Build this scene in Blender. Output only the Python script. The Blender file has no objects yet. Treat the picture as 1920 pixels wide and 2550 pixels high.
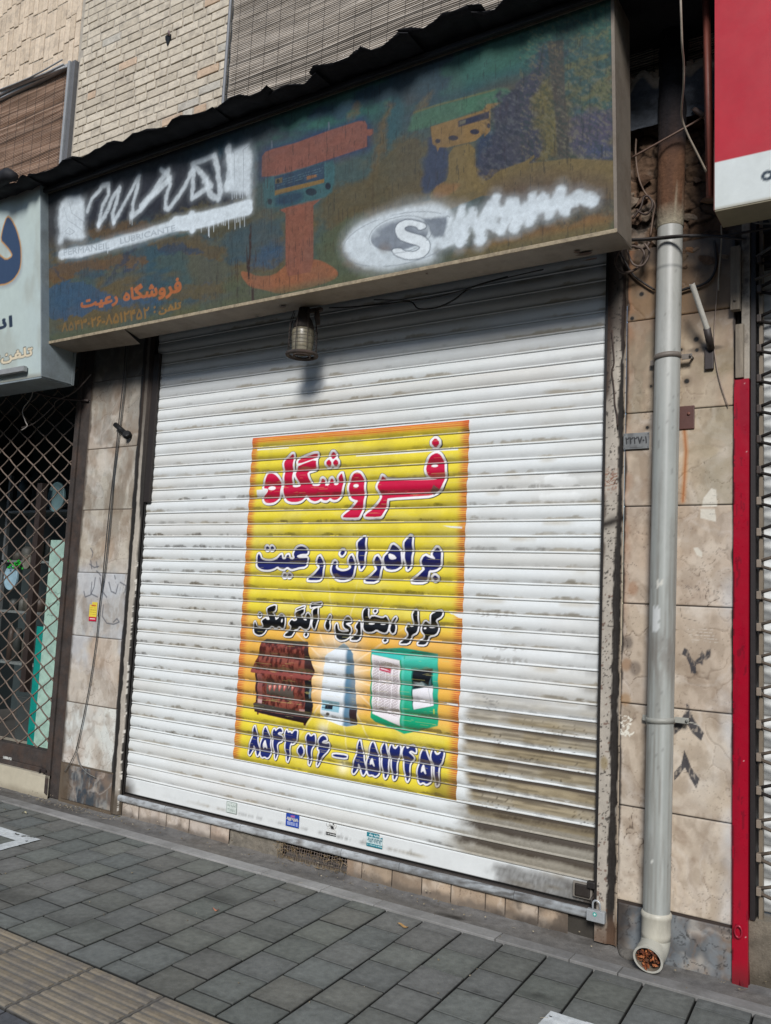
import bpy, bmesh, math, random
import numpy as np
from mathutils import Matrix, Vector

# ------------------------------------------------------------------ camera, world, sun, exposure
sc = bpy.context.scene
FPX, YAW, PITCH, ROLL = 2097.954, 0.5708123, 0.1013511, 0.0456613      # photograph 1920 x 2550
CAM = np.array([1.21621, -3.72265, 1.43509])
def basis():
    f = np.array([-math.sin(YAW)*math.cos(PITCH), math.cos(YAW)*math.cos(PITCH), math.sin(PITCH)])
    r = np.array([math.cos(YAW), math.sin(YAW), 0.0]); u = np.cross(r, f)
    c, s = math.cos(ROLL), math.sin(ROLL)
    return c*r+s*u, -s*r+c*u, f
BR, BU, BF = basis()
cd = bpy.data.cameras.new('camera'); cam = bpy.data.objects.new('camera', cd); sc.collection.objects.link(cam)
cd.sensor_fit = 'VERTICAL'; cd.sensor_height = 36.0; cd.lens = 36.0*FPX/2550.0
cd.clip_start = 0.05; cd.clip_end = 500
cam.matrix_world = Matrix(((BR[0], BU[0], -BF[0], CAM[0]), (BR[1], BU[1], -BF[1], CAM[1]), (BR[2], BU[2], -BF[2], CAM[2]), (0, 0, 0, 1)))
sc.camera = cam
SUN_TO = Vector((0.42, -1.0, 0.70)).normalized()
w = bpy.data.worlds.new("World"); sc.world = w; w.use_nodes = True
nt = w.node_tree; bg = nt.nodes['Background']
sky = nt.nodes.new('ShaderNodeTexSky'); sky.sky_type = 'NISHITA'; sky.sun_disc = False
sky.sun_elevation = math.asin(SUN_TO.z); sky.sun_rotation = math.atan2(SUN_TO.x, SUN_TO.y)
sky.air_density = 1.0; sky.dust_density = 0.4
nt.links.new(sky.outputs[0], bg.inputs[0]); bg.inputs[1].default_value = 0.085
sd = bpy.data.lights.new('sun', 'SUN'); sun = bpy.data.objects.new('sun', sd); sc.collection.objects.link(sun)
sd.energy = 3.0; sd.angle = math.radians(15); sd.color = (1.0, 0.975, 0.945)
sun.rotation_euler = SUN_TO.to_track_quat('Z', 'Y').to_euler()
sc.view_settings.view_transform = 'Standard'; sc.view_settings.look = 'None'
sc.view_settings.exposure = 0.24; sc.view_settings.gamma = 1.0

# ------------------------------------------------------------------ helpers
C = sc.collection
R = random.Random(7)
def lin(c):
    c = np.asarray(c, float)/255.0
    return np.where(c <= 0.04045, c/12.92, ((c+0.055)/1.055)**2.4)
def UP(px, py, Y0=0.0, k=0.0, z0=0.0):
    """point of the photograph (1920 x 2550) -> point on the vertical (or tilted) facade plane Y + k (z - z0) = Y0"""
    d = BF + BR*(px-960)/FPX + BU*(1275-py)/FPX
    t = (Y0-(CAM[1]+k*(CAM[2]-z0)))/(d[1]+k*d[2])
    return CAM + t*d
def fr(ox, oy, s, pts, Y0=0.0, k=0.0, z0=0.0):
    """points measured in an enlarged crop of the photograph -> (x, z) metres on the facade plane"""
    out = []
    for x, y in pts:
        p = UP(ox+x/s, oy+y/s, Y0, k, z0); out.append((p[0], p[2]))
    return np.array(out)
def GP(px, py, Z=0.0):
    d = BF + BR*(px-960)/FPX + BU*(1275-py)/FPX
    return CAM + d*(Z-CAM[2])/d[2]

def _h(ix, iy, s):
    h = (ix*374761393 + iy*668265263 + s*1442695041) & 0x7fffffff
    h = ((h ^ (h >> 13))*1274126177) & 0x7fffffff
    h = h ^ (h >> 16)
    return (h & 0xffff)/65535.0
def vn(x, y, s=0):
    ix = np.floor(x).astype(np.int64); iy = np.floor(y).astype(np.int64)
    fx = x-ix; fy = y-iy; fx = fx*fx*(3-2*fx); fy = fy*fy*(3-2*fy)
    a = _h(ix, iy, s); b = _h(ix+1, iy, s); c = _h(ix, iy+1, s); d = _h(ix+1, iy+1, s)
    return (a*(1-fx)+b*fx)*(1-fy)+(c*(1-fx)+d*fx)*fy
def fbm(x, y, s=0, o=4):
    v = 0; a = 0.5; t = 0
    for i in range(o):
        v = v+a*vn(x, y, s+i*17); t += a; a *= 0.5; x = x*2.03+3.1; y = y*2.03+1.7
    return v/t
def voro(x, y, s=0):
    """F1, F2 distance and cell id"""
    ix = np.floor(x).astype(np.int64); iy = np.floor(y).astype(np.int64)
    f1 = np.full(x.shape, 9.0); f2 = f1.copy(); cid = np.zeros(x.shape)
    for dx in (-1, 0, 1):
        for dy in (-1, 0, 1):
            cx = ix+dx; cy = iy+dy
            d = np.hypot(cx+_h(cx, cy, s)-x, cy+_h(cx, cy, s+5)-y)
            n = d < f1
            f2 = np.where(n, f1, np.minimum(f2, d)); cid = np.where(n, _h(cx, cy, s+9), cid); f1 = np.where(n, d, f1)
    return f1, f2, cid
def sstep(a, b, x):
    t = np.clip((x-a)/(b-a), 0, 1); return t*t*(3-2*t)
def sdf_edges(X, Z, A, B, inside=True):
    d2 = np.full(X.shape, 1e9); ins = np.zeros(X.shape, bool)
    for (ax, az), (bx, bz) in zip(A, B):
        ex, ez = bx-ax, bz-az; L = ex*ex+ez*ez+1e-12
        t = np.clip(((X-ax)*ex+(Z-az)*ez)/L, 0, 1)
        d2 = np.minimum(d2, (X-ax-t*ex)**2+(Z-az-t*ez)**2)
        if inside and az != bz:
            c = ((az > Z) != (bz > Z)) & (X < ex*(Z-az)/(bz-az)+ax); ins ^= c
    d = np.sqrt(d2)
    return np.where(ins, -d, d)
def smooth(P, n=1):
    P = np.asarray(P, float)
    for _ in range(n):
        Q = np.roll(P, -1, 0); P = np.stack([P*0.78+Q*0.22, P*0.22+Q*0.78], 1).reshape(-1, 2)
    return P
def sdf(X, Z, P, m=0.03, sm=0):
    P = np.asarray(P, float)
    if sm: P = smooth(P, sm)
    out = np.full(X.shape, 9.0)
    k = (X > P[:, 0].min()-m) & (X < P[:, 0].max()+m) & (Z > P[:, 1].min()-m) & (Z < P[:, 1].max()+m)
    if k.any(): out[k] = sdf_edges(X[k], Z[k], P, np.roll(P, -1, 0))
    return out
def sdf_line(X, Z, P, m=0.05):
    P = np.asarray(P, float); out = np.full(X.shape, 9.0)
    k = (X > P[:, 0].min()-m) & (X < P[:, 0].max()+m) & (Z > P[:, 1].min()-m) & (Z < P[:, 1].max()+m)
    if k.any(): out[k] = sdf_edges(X[k], Z[k], P[:-1], P[1:], False)
    return out
def cov(d, w): return np.clip(0.5-d/w, 0, 1)
def over(Cc, col, a):
    Cc += (np.asarray(col)-Cc)*np.clip(a, 0, 1)[..., None]
def ell(cx, cy, rx, ry, n=18):
    return [(cx+rx*math.cos(t*2*math.pi/n), cy+ry*math.sin(t*2*math.pi/n)) for t in range(n)]

_base = {}
import unicodedata
for cp in list(range(0xFB50, 0xFC00))+list(range(0xFE70, 0xFEFD)):
    d_ = unicodedata.decomposition(chr(cp)).split()
    if len(d_) == 2: _base.setdefault(chr(int(d_[1], 16)), {})[d_[0].strip('<>')] = chr(cp)
def shape(s):
    out = []
    for i, c in enumerate(s):
        dual = lambda q: q in _base and 'initial' in _base[q]
        fin = lambda q: q in _base and 'final' in _base[q]
        pv = i > 0 and dual(s[i-1]) and fin(c); nx = i < len(s)-1 and dual(c) and fin(s[i+1])
        k = 'medial' if pv and nx else 'final' if pv else 'initial' if nx else 'isolated'
        out.append(_base[c].get(k, c) if c in _base else c)
    return ''.join(reversed(out))
def glyph_mesh(s):
    cu = bpy.data.curves.new('t', 'FONT'); cu.body = s; cu.resolution_u = 4; cu.fill_mode = 'NONE'
    o = bpy.data.objects.new('t', cu); C.objects.link(o)
    dg = bpy.context.evaluated_depsgraph_get(); me = o.evaluated_get(dg).to_mesh()
    V = np.array([v.co[:2] for v in me.vertices]); E_ = [tuple(e.vertices) for e in me.edges]
    o.evaluated_get(dg).to_mesh_clear(); bpy.data.objects.remove(o); bpy.data.curves.remove(cu)
    # orient every closed outline along its own vertex order
    nb = {}
    for a, b in E_: nb.setdefault(a, []).append(b); nb.setdefault(b, []).append(a)
    seen = set(); out = []
    for v0 in range(len(V)):
        if v0 in seen or v0 not in nb: continue
        loop = [v0]; seen.add(v0); cur = v0; nxt = v0+1 if (v0+1) in nb[v0] else nb[v0][0]
        while nxt not in seen:
            loop.append(nxt); seen.add(nxt); c = [k for k in nb[nxt] if k != cur]; cur = nxt
            if not c: break
            nxt = c[0]
        out += [(loop[i], loop[(i+1) % len(loop)]) for i in range(len(loop))]
    mn, mx = V.min(0), V.max(0)
    return (V-mn)/(mx-mn), None, out
def text_sdf(X, Z, s, quad, m=0.01):
    """quad: BL, BR, TR, TL in the plane's metres"""
    V, T, E_ = glyph_mesh(s); q = np.asarray(quad, float)
    u = V[:, :1]; v = V[:, 1:]
    P = q[0]*(1-u)*(1-v)+q[1]*u*(1-v)+q[2]*u*v+q[3]*(1-u)*v
    out = np.full(X.shape, 9.0)
    k = (X > P[:, 0].min()-m) & (X < P[:, 0].max()+m) & (Z > P[:, 1].min()-m) & (Z < P[:, 1].max()+m)
    x = X[k]; z = Z[k]; wn = np.zeros(x.shape, int); A = P[[e[0] for e in E_]]; B = P[[e[1] for e in E_]]
    for (ax, az), (bx, bz) in zip(A, B):
        if az == bz: continue
        c = ((az > z) != (bz > z)) & (x < (bx-ax)*(z-az)/(bz-az)+ax); wn += np.where(c, 1 if bz > az else -1, 0)
    d = sdf_edges(x, z, A, B, False)
    out[k] = np.where(wn != 0, -d, d)
    return out

def tag(o, label=None, cat=None, group=None, kind=None):
    if label: o['label'] = label
    if cat: o['category'] = cat
    if group: o['group'] = group
    if kind: o['kind'] = kind
    return o
def empty(name, loc, label=None, cat=None, group=None):
    o = bpy.data.objects.new(name, None); C.objects.link(o); o.location = loc; o.empty_display_size = 0.1
    return tag(o, label, cat, group)
def link(name, me, mat, parent=None, smooth_=False):
    me.name = name
    if mat: me.materials.append(mat)
    if smooth_: me.polygons.foreach_set('use_smooth', [True]*len(me.polygons))
    o = bpy.data.objects.new(name, me); C.objects.link(o)
    if parent is not None:
        o.parent = parent; o.matrix_parent_inverse = Matrix.Translation(parent.location).inverted()
    return o
class MB:
    def __init__(s): s.v = []; s.f = []; s.c = []; s.sm = []
    def add(s, vs, fs, col=None, sm=False):
        n = len(s.v); s.v += [tuple(v) for v in vs]; s.f += [tuple(n+i for i in f) for f in fs]
        s.c += [col if col is not None else (1, 1, 1)]*len(vs); s.sm += [sm]*len(fs)
        return s
    def box(s, x0, x1, y0, y1, z0, z1, col=None, M=None, bev=0.0):
        if bev > 0:
            b = bev; vs = []; 
            bm = bmesh.new(); bmesh.ops.create_cube(bm, size=1)
            bmesh.ops.scale(bm, vec=(x1-x0, y1-y0, z1-z0), verts=bm.verts)
            bmesh.ops.bevel(bm, geom=bm.edges[:], offset=b, segments=2, affect='EDGES', profile=0.6)
            bmesh.ops.translate(bm, vec=((x0+x1)/2, (y0+y1)/2, (z0+z1)/2), verts=bm.verts)
            vs = [v.co.copy() for v in bm.verts]; bm.verts.index_update(); fs = [[v.index for v in f.verts] for f in bm.faces]; bm.free()
        else:
            vs = [Vector(p) for p in ((x0, y0, z0), (x1, y0, z0), (x1, y1, z0), (x0, y1, z0), (x0, y0, z1), (x1, y0, z1), (x1, y1, z1), (x0, y1, z1))]
            fs = [(0, 3, 2, 1), (4, 5, 6, 7), (0, 1, 5, 4), (1, 2, 6, 5), (2, 3, 7, 6), (3, 0, 4, 7)]
        if M is not None: vs = [M @ v for v in vs]
        return s.add(vs, fs, col)
    def tube(s, pts, r, n=8, col=None, caps=True):
        pts = [Vector(p) for p in pts]; rs = r if isinstance(r, (list, tuple)) else [r]*len(pts)
        vs = []; fs = []; up = None
        for i, p in enumerate(pts):
            t = (pts[min(i+1, len(pts)-1)]-pts[max(i-1, 0)]).normalized()
            if up is None:
                up = Vector((0, 0, 1)) if abs(t.z) < 0.9 else Vector((1, 0, 0))
            a = t.cross(up).normalized(); b = a.cross(t).normalized(); up = b
            for j in range(n):
                q = 2*math.pi*j/n; vs.append(p+a*math.cos(q)*rs[i]+b*math.sin(q)*rs[i])
        for i in range(len(pts)-1):
            for j in range(n):
                k = (j+1) % n; fs.append((i*n+j, i*n+k, (i+1)*n+k, (i+1)*n+j))
        if caps: fs.append(tuple(range(n))); fs.append(tuple(range((len(pts)-1)*n+n-1, (len(pts)-1)*n-1, -1)))
        return s.add(vs, fs, col, True)
    def ring(s, c, r, t, axis='Z', n=24, m=6, col=None, sx=1, sy=1):
        vs = []; fs = []
        for i in range(n):
            a = 2*math.pi*i/n
            for j in range(m):
                b = 2*math.pi*j/m; rr = r+t*math.cos(b); h = t*math.sin(b)
                p = (rr*math.cos(a)*sx, rr*math.sin(a)*sy, h)
                if axis == 'Y': p = (p[0], p[2], p[1])
                if axis == 'X': p = (p[2], p[0], p[1])
                vs.append((c[0]+p[0], c[1]+p[1], c[2]+p[2]))
        for i in range(n):
            for j in range(m):
                fs.append((i*m+j, ((i+1) % n)*m+j, ((i+1) % n)*m+(j+1) % m, i*m+(j+1) % m))
        return s.add(vs, fs, col, True)
    def prism(s, poly, y0, y1, col=None):
        """(x, z) polygon extruded from y0 (front) to y1 (back)"""
        n = len(poly); vs = [(p[0], y0, p[1]) for p in poly]+[(p[0], y1, p[1]) for p in poly]
        fs = [tuple(range(n)), tuple(range(2*n-1, n-1, -1))]+[(i, n+i, n+(i+1) % n, (i+1) % n) for i in range(n)]
        return s.add(vs, fs, col)
    def build(s, name, mat, parent=None):
        me = bpy.data.meshes.new(name); me.from_pydata(s.v, [], s.f)
        ca = me.color_attributes.new('Col', 'FLOAT_COLOR', 'POINT')
        ca.data.foreach_set('color', np.c_[np.array(s.c, float).reshape(-1, 3), np.ones(len(s.v))].astype(np.float32).ravel())
        bm = bmesh.new(); bm.from_mesh(me); bmesh.ops.recalc_face_normals(bm, faces=bm.faces); bm.to_mesh(me); bm.free()
        me.polygons.foreach_set('use_smooth', s.sm)
        return link(name, me, mat, parent)
def grid(name, P, Col, mat, parent=None, smooth_=True, flip=False, mask=None):
    """P: (n, m, 3) positions, Col: (n, m, 3) linear colours"""
    n, m = P.shape[:2]; idx = np.arange(n*m).reshape(n, m)
    q = np.stack([idx[:-1, :-1], idx[:-1, 1:], idx[1:, 1:], idx[1:, :-1]], -1).reshape(-1, 4)
    if flip: q = q[:, ::-1]
    if mask is not None: q = q[mask[:-1, :-1].ravel()]
    me = bpy.data.meshes.new(name); me.vertices.add(n*m); me.vertices.foreach_set('co', P.astype(np.float32).ravel())
    me.loops.add(q.size); me.loops.foreach_set('vertex_index', q.ravel().astype(np.int32))
    me.polygons.add(len(q)); me.polygons.foreach_set('loop_start', np.arange(0, q.size, 4, dtype=np.int32))
    me.update(calc_edges=True)
    ca = me.color_attributes.new('Col', 'FLOAT_COLOR', 'POINT')
    ca.data.foreach_set('color', np.concatenate([np.clip(Col, 0, 1), np.ones((n, m, 1))], -1).astype(np.float32).ravel())
    o = link(name, me, mat, parent, smooth_)
    return o
def facade_grid(x0, x1, z0, z1, step):
    xs = np.linspace(x0, x1, max(2, int(round((x1-x0)/step))+1)); zs = np.linspace(z0, z1, max(2, int(round((z1-z0)/step))+1))
    return np.meshgrid(xs, zs)

def mat(name, base=None, rough=0.6, metal=0.0, attr=True, var=0.12, vscale=18.0, bump=0.15, bscale=60.0, bdist=0.002, spec=0.5, dirt=None, dscale=3.0, damt=0.0, coat=0.0, rvar=0.1, stretch=(1, 1, 1), dthr=(0.45, 0.7)):
    """procedural: attribute or flat colour x two noises, patches of dirt, noise bump"""
    m = bpy.data.materials.new(name); m.use_nodes = True; n = m.node_tree; b = n.nodes['Principled BSDF']; L = n.links
    tc = n.nodes.new('ShaderNodeTexCoord'); mp = n.nodes.new('ShaderNodeMapping'); mp.inputs['Scale'].default_value = stretch
    geo = n.nodes.new('ShaderNodeNewGeometry'); L.new(geo.outputs['Position'], mp.inputs['Vector'])
    vec = mp.outputs[0]
    def noise(sc_, det=4, rg=0.6):
        q = n.nodes.new('ShaderNodeTexNoise'); q.inputs['Scale'].default_value = sc_; q.inputs['Detail'].default_value = det; q.inputs['Roughness'].default_value = rg
        L.new(vec, q.inputs['Vector']); return q.outputs['Fac']
    if attr:
        a = n.nodes.new('ShaderNodeAttribute'); a.attribute_name = 'Col'; col = a.outputs['Color']
        if base is not None:
            mx = n.nodes.new('ShaderNodeMix'); mx.data_type = 'RGBA'; mx.blend_type = 'MULTIPLY'; mx.inputs[0].default_value = 1
            L.new(col, mx.inputs[6]); mx.inputs[7].default_value = (*lin(base), 1); col = mx.outputs[2]
    else:
        rgb = n.nodes.new('ShaderNodeRGB'); rgb.outputs[0].default_value = (*lin(base), 1); col = rgb.outputs[0]
    if var > 0:
        def vary(col, sc_, amt):
            r = n.nodes.new('ShaderNodeMapRange'); L.new(noise(sc_), r.inputs[0]); r.inputs[1].default_value = 0.3; r.inputs[2].default_value = 0.7
            r.inputs[3].default_value = 1-amt; r.inputs[4].default_value = 1+amt
            mx = n.nodes.new('ShaderNodeVectorMath'); mx.operation = 'SCALE'; L.new(col, mx.inputs[0]); L.new(r.outputs[0], mx.inputs['Scale'])
            return mx.outputs[0]
        col = vary(col, vscale, var); col = vary(col, vscale*9, var*0.6)
    if damt > 0:
        r = n.nodes.new('ShaderNodeMapRange'); L.new(noise(dscale, 7, 0.7), r.inputs[0]); r.inputs[1].default_value = dthr[0]; r.inputs[2].default_value = dthr[1]; r.inputs[3].default_value = 0; r.inputs[4].default_value = damt
        mx = n.nodes.new('ShaderNodeMix'); mx.data_type = 'RGBA'; L.new(r.outputs[0], mx.inputs[0]); L.new(col, mx.inputs[6]); mx.inputs[7].default_value = (*lin(dirt), 1); col = mx.outputs[2]
    L.new(col, b.inputs['Base Color'])
    r = n.nodes.new('ShaderNodeMapRange'); L.new(noise(vscale*2.3), r.inputs[0]); r.inputs[3].default_value = max(0.03, rough-rvar); r.inputs[4].default_value = min(1, rough+rvar)
    L.new(r.outputs[0], b.inputs['Roughness'])
    b.inputs['Metallic'].default_value = metal; b.inputs['Specular IOR Level'].default_value = spec
    if coat: b.inputs['Coat Weight'].default_value = coat; b.inputs['Coat Roughness'].default_value = 0.15
    if bump > 0:
        bp = n.nodes.new('ShaderNodeBump'); bp.inputs['Strength'].default_value = bump; bp.inputs['Distance'].default_value = bdist
        L.new(noise(bscale, 5), bp.inputs['Height']); L.new(bp.outputs[0], b.inputs['Normal'])
    return m
# ------------------------------------------------------------------ materials
M_sh = mat('shutter_paint', rough=0.33, var=0.03, vscale=9, bump=0.08, bscale=25, bdist=0.002, coat=0.0, rvar=0.08)
M_pos = mat('poster_film', rough=0.38, var=0.05, vscale=14, bump=0.1, bscale=30, bdist=0.002)
M_sign = mat('sign_face', rough=0.6, var=0.14, vscale=35, bump=0.2, bscale=120, bdist=0.001, spec=0.3)
M_marb = mat('stone_cladding', rough=0.5, var=0.06, vscale=22, bump=0.25, bscale=45, bdist=0.002, spec=0.4)
M_brick = mat('brick', rough=0.9, var=0.13, vscale=26, dirt=(120, 112, 104), dscale=9, damt=0.5, dthr=(0.5, 0.68), bump=0.7, bscale=70, bdist=0.006, spec=0.2)
M_mort = mat('mortar', base=(166, 158, 146), attr=False, rough=0.95, var=0.2, vscale=20, bump=0.6, bscale=80, bdist=0.004, spec=0.2)
M_reed = mat('reed', rough=0.85, var=0.2, vscale=25, bump=0.3, bscale=90, spec=0.2, stretch=(0.15, 1, 1))
M_dark = mat('dark_metal', base=(34, 34, 38), attr=False, rough=0.7, var=0.25, vscale=12, bump=0.3, bscale=50, spec=0.3)
M_rust = mat('rusty_iron', base=(62, 56, 53), attr=False, rough=0.85, var=0.3, vscale=14, bump=0.5, bscale=70, spec=0.3, dirt=(84, 64, 52), dscale=9, damt=0.6)
M_grime = mat('grimy_paint', base=(150, 142, 130), attr=False, rough=0.65, var=0.15, vscale=12, bump=0.25, bscale=60, dirt=(48, 38, 32), dscale=7, damt=0.85, dthr=(0.5, 0.66))
M_case = mat('sign_casing', base=(128, 118, 106), attr=False, rough=0.6, var=0.1, vscale=9, bump=0.15, bscale=50, dirt=(84, 66, 50), dscale=5, damt=0.6)
M_casew = mat('white_casing', base=(128, 138, 142), attr=False, rough=0.5, var=0.1, vscale=9, bump=0.12, bscale=50, dirt=(80, 78, 72), dscale=4, damt=0.5)
M_attr = mat('painted', rough=0.55, var=0.1, vscale=20, bump=0.2, bscale=60)
M_pvc = mat('pvc_pipe', rough=0.45, var=0.05, vscale=12, bump=0.1, bscale=40, stretch=(1, 1, 0.35), dirt=(104, 98, 88), dscale=7, damt=0.55, dthr=(0.55, 0.8))
M_pave = mat('concrete_paver', rough=0.85, var=0.2, vscale=34, bump=0.5, bscale=160, bdist=0.003, spec=0.3, dirt=(56, 56, 56), dscale=2.2, damt=0.5, dthr=(0.52, 0.78))
M_cem = mat('cement', base=(112, 110, 107), attr=False, rough=0.9, var=0.2, vscale=9, bump=0.8, bscale=60, bdist=0.006, spec=0.2, dirt=(66, 62, 58), dscale=5, damt=0.7)
M_joint = mat('joint_sand', base=(34, 33, 31), attr=False, rough=0.95, var=0.3, vscale=30, bump=0.6, bscale=120, spec=0.2)
M_rub = mat('rubble', rough=0.95, var=0.25, vscale=25, bump=0.8, bscale=70, bdist=0.006, spec=0.2)
M_red = mat('red_paint', base=(176, 16, 40), attr=False, rough=0.32, var=0.06, vscale=9, bump=0.1, bscale=40, dirt=(92, 14, 26), dscale=14, damt=0.7, dthr=(0.6, 0.72))
M_cable = mat('cable', rough=0.6, var=0.15, vscale=20, bump=0.1)
M_glass = mat('lamp_glass', base=(126, 120, 104), attr=False, rough=0.35, var=0.08, vscale=40, bump=0.1, dirt=(110, 96, 66), dscale=25, damt=0.5)
M_steel = mat('galvanised', base=(176, 180, 182), attr=False, rough=0.4, metal=0.35, var=0.12, vscale=20, bump=0.15)
M_sill = mat('sill_stone', base=(128, 132, 138), attr=False, rough=0.35, var=0.18, vscale=8, bump=0.25, bscale=60, dirt=(70, 64, 58), dscale=6, damt=0.6)
M_wood = mat('weathered_wood', base=(128, 118, 104), attr=False, rough=0.85, var=0.22, vscale=10, bump=0.5, bscale=50, stretch=(6, 6, 0.6), dirt=(70, 58, 48), dscale=4, damt=0.5)
M_straw = mat('straw', rough=0.9, var=0.2, vscale=30, bump=0.2)

# ------------------------------------------------------------------ ground
def ground_sheet():
    mb = MB(); mb.add([(-60, -60, -0.03), (60, -60, -0.03), (60, 30, -0.03), (-60, 30, -0.03)], [(0, 1, 2, 3)])
    o = mb.build('ground', M_joint); tag(o, kind='structure')
ground_sheet()
U = np.array([1.0, 0.0]); 
def paver_geo(mb, cx0, cx1, y0, y1, col, z=0.0, g=0.0040, tilt=0.0):
    """a paver with chamfered edges; x shears with y as the joints do"""
    sh = -0.055
    def P(x, y, zz): return (x+sh*(y+0.25), y, zz)
    b = 0.0022; dz = [z+R.uniform(-tilt, tilt) for _ in range(4)]
    o = [(cx0+g, y0+g), (cx1-g, y0+g), (cx1-g, y1-g), (cx0+g, y1-g)]; i = [(cx0+g+b, y0+g+b), (cx1-g-b, y0+g+b), (cx1-g-b, y1-g-b), (cx0+g+b, y1-g-b)]
    def dk(x, y):
        X_, Y_, _ = P(x, y, 0); f = 1.0
        for (sx, sy, rx, ry, a_) in STAINS: f *= 1-a_*math.exp(-((X_-sx)/rx)**2-((Y_-sy)/ry)**2)
        return f
    vs = [P(x, y, z-0.03) for x, y in o]+[P(x, y, z-0.004) for x, y in o]; fs = [(a, (a+1) % 4, 4+(a+1) % 4, 4+a) for a in range(4)]
    mb.add(vs, fs, tuple(np.array(col)*0.12))
    n = 5 if y1 > -1.5 and -4.2 < cx0 < 1.3 else 1; g_ = []; cs = []
    for q in range(n+1):
        for p in range(n+1):
            u_ = p/n; v_ = q/n; x = i[0][0]*(1-u_)+i[1][0]*u_; y = i[0][1]*(1-v_)+i[3][1]*v_
            zz = dz[0]*(1-u_)*(1-v_)+dz[1]*u_*(1-v_)+dz[2]*u_*v_+dz[3]*(1-u_)*v_
            e_ = 0.80 if (p in (0, n) or q in (0, n)) else 1.0
            g_.append(P(x, y, zz)); cs.append(tuple(np.array(col)*(dk(x, y) if n > 1 else 1)*(e_ if n > 1 else 1)*R.uniform(0.94, 1.06)))
    k0 = len(mb.v); mb.v += g_; mb.c += cs
    for q in range(n):
        for p in range(n): mb.f.append((k0+q*(n+1)+p, k0+q*(n+1)+p+1, k0+(q+1)*(n+1)+p+1, k0+(q+1)*(n+1)+p)); mb.sm.append(False)
    # chamfer
    cr = [k0, k0+n, k0+(n+1)*(n+1)-1, k0+(n+1)*n]; e0 = len(mb.v); mb.v += [P(x, y, z-0.004) for x, y in o]; mb.c += [tuple(np.array(col)*0.22)]*4
    for a in range(4): b2 = (a+1) % 4; mb.f.append((e0+a, e0+b2, cr[b2], cr[a])); mb.sm.append(False)
STAINS = []
for px_, py_, rx_, ry_, a_ in ((553, 2238, 0.085, 0.05, 0.55), (30, 2232, 0.16, 0.07, 0.5), (1345, 2478, 0.055, 0.018, 0.7), (1185, 2472, 0.014, 0.012, 0.6), (375, 2352, 0.02, 0.015, 0.5), (590, 2445, 0.02, 0.014, 0.6), (340, 2437, 0.02, 0.016, 0.5), (62, 2212, 0.03, 0.012, 0.6), (960, 2340, 0.1, 0.05, 0.2), (700, 2330, 0.14, 0.05, 0.18), (200, 2300, 0.2, 0.06, 0.25), (1020, 2400, 0.012, 0.01, 0.5)):
    g0 = GP(px_, py_, 0.0); STAINS.append((g0[0], g0[1], rx_, ry_, a_))
PW = 0.1965; PL = 0.2035
def pavement():
    mb = MB(); Y1 = -0.255; Y0 = -1.452; n = 0
    for c in range(-42, 34):
        x0 = -1.099+c*PW; x1 = x0+PW
        off = 0.0 if c % 2 else PL*0.5
        y = Y1; first = True
        while y > Y0+0.004:
            h = (PL if off == 0 else PL*0.5) if first else PL
            if c % 2 == 0 and first: h = PL*0.42
            y2 = max(Y0, y-h); first = False
            if y-y2 > 0.012:
                t = R.uniform(-1, 1); b = 106+t*5
                col = lin((b+1+R.uniform(-2, 2), b+3, b-1+R.uniform(-2, 2)))
                paver_geo(mb, x0, x1, y2, y, tuple(col), z=R.uniform(-0.0012, 0.0012), tilt=0.0012)
            y = y2
    # beyond the tactile strip
    for c in range(-42, 34):
        x0 = -1.099+c*PW; y = -1.852
        while y > -4.2:
            y2 = y-PL; b = 90+R.uniform(-8, 8)
            paver_geo(mb, x0, x0+PW, y2, y, tuple(lin((b, b+2, b+6))), z=R.uniform(-0.001, 0.001), tilt=0.001); y = y2
    o = mb.build('pavement', M_pave); tag(o, kind='structure')
pavement()
def edge_strip():
    mb = MB(); x = -9.0
    cuts = [-6.2, -5.4, -4.65, -3.9, -3.1, -2.33, -1.67, -1.29, -0.98, -0.36, -0.03, 0.17, 0.75, 1.5, 2.3, 3.1, 4]
    for a, b in zip(cuts[:-1], cuts[1:]):
        v = 146+R.uniform(-9, 8)
        y1 = -0.168; y0 = -0.25
        if a > -0.4: y0 = -0.245; v -= 18
        mb.box(a+0.002, b-0.002, y0, y1, -0.02, 0.004+R.uniform(-0.001, 0.001), tuple(lin((v, v-1, v-3))), bev=0.003)
    o = mb.build('paving_strip', mat('strip_stone', rough=0.75, var=0.14, vscale=7, bump=0.4, bscale=90, spec=0.35, dirt=(84, 82, 78), dscale=3, damt=0.6), None); tag(o, kind='structure')
edge_strip()
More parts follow.
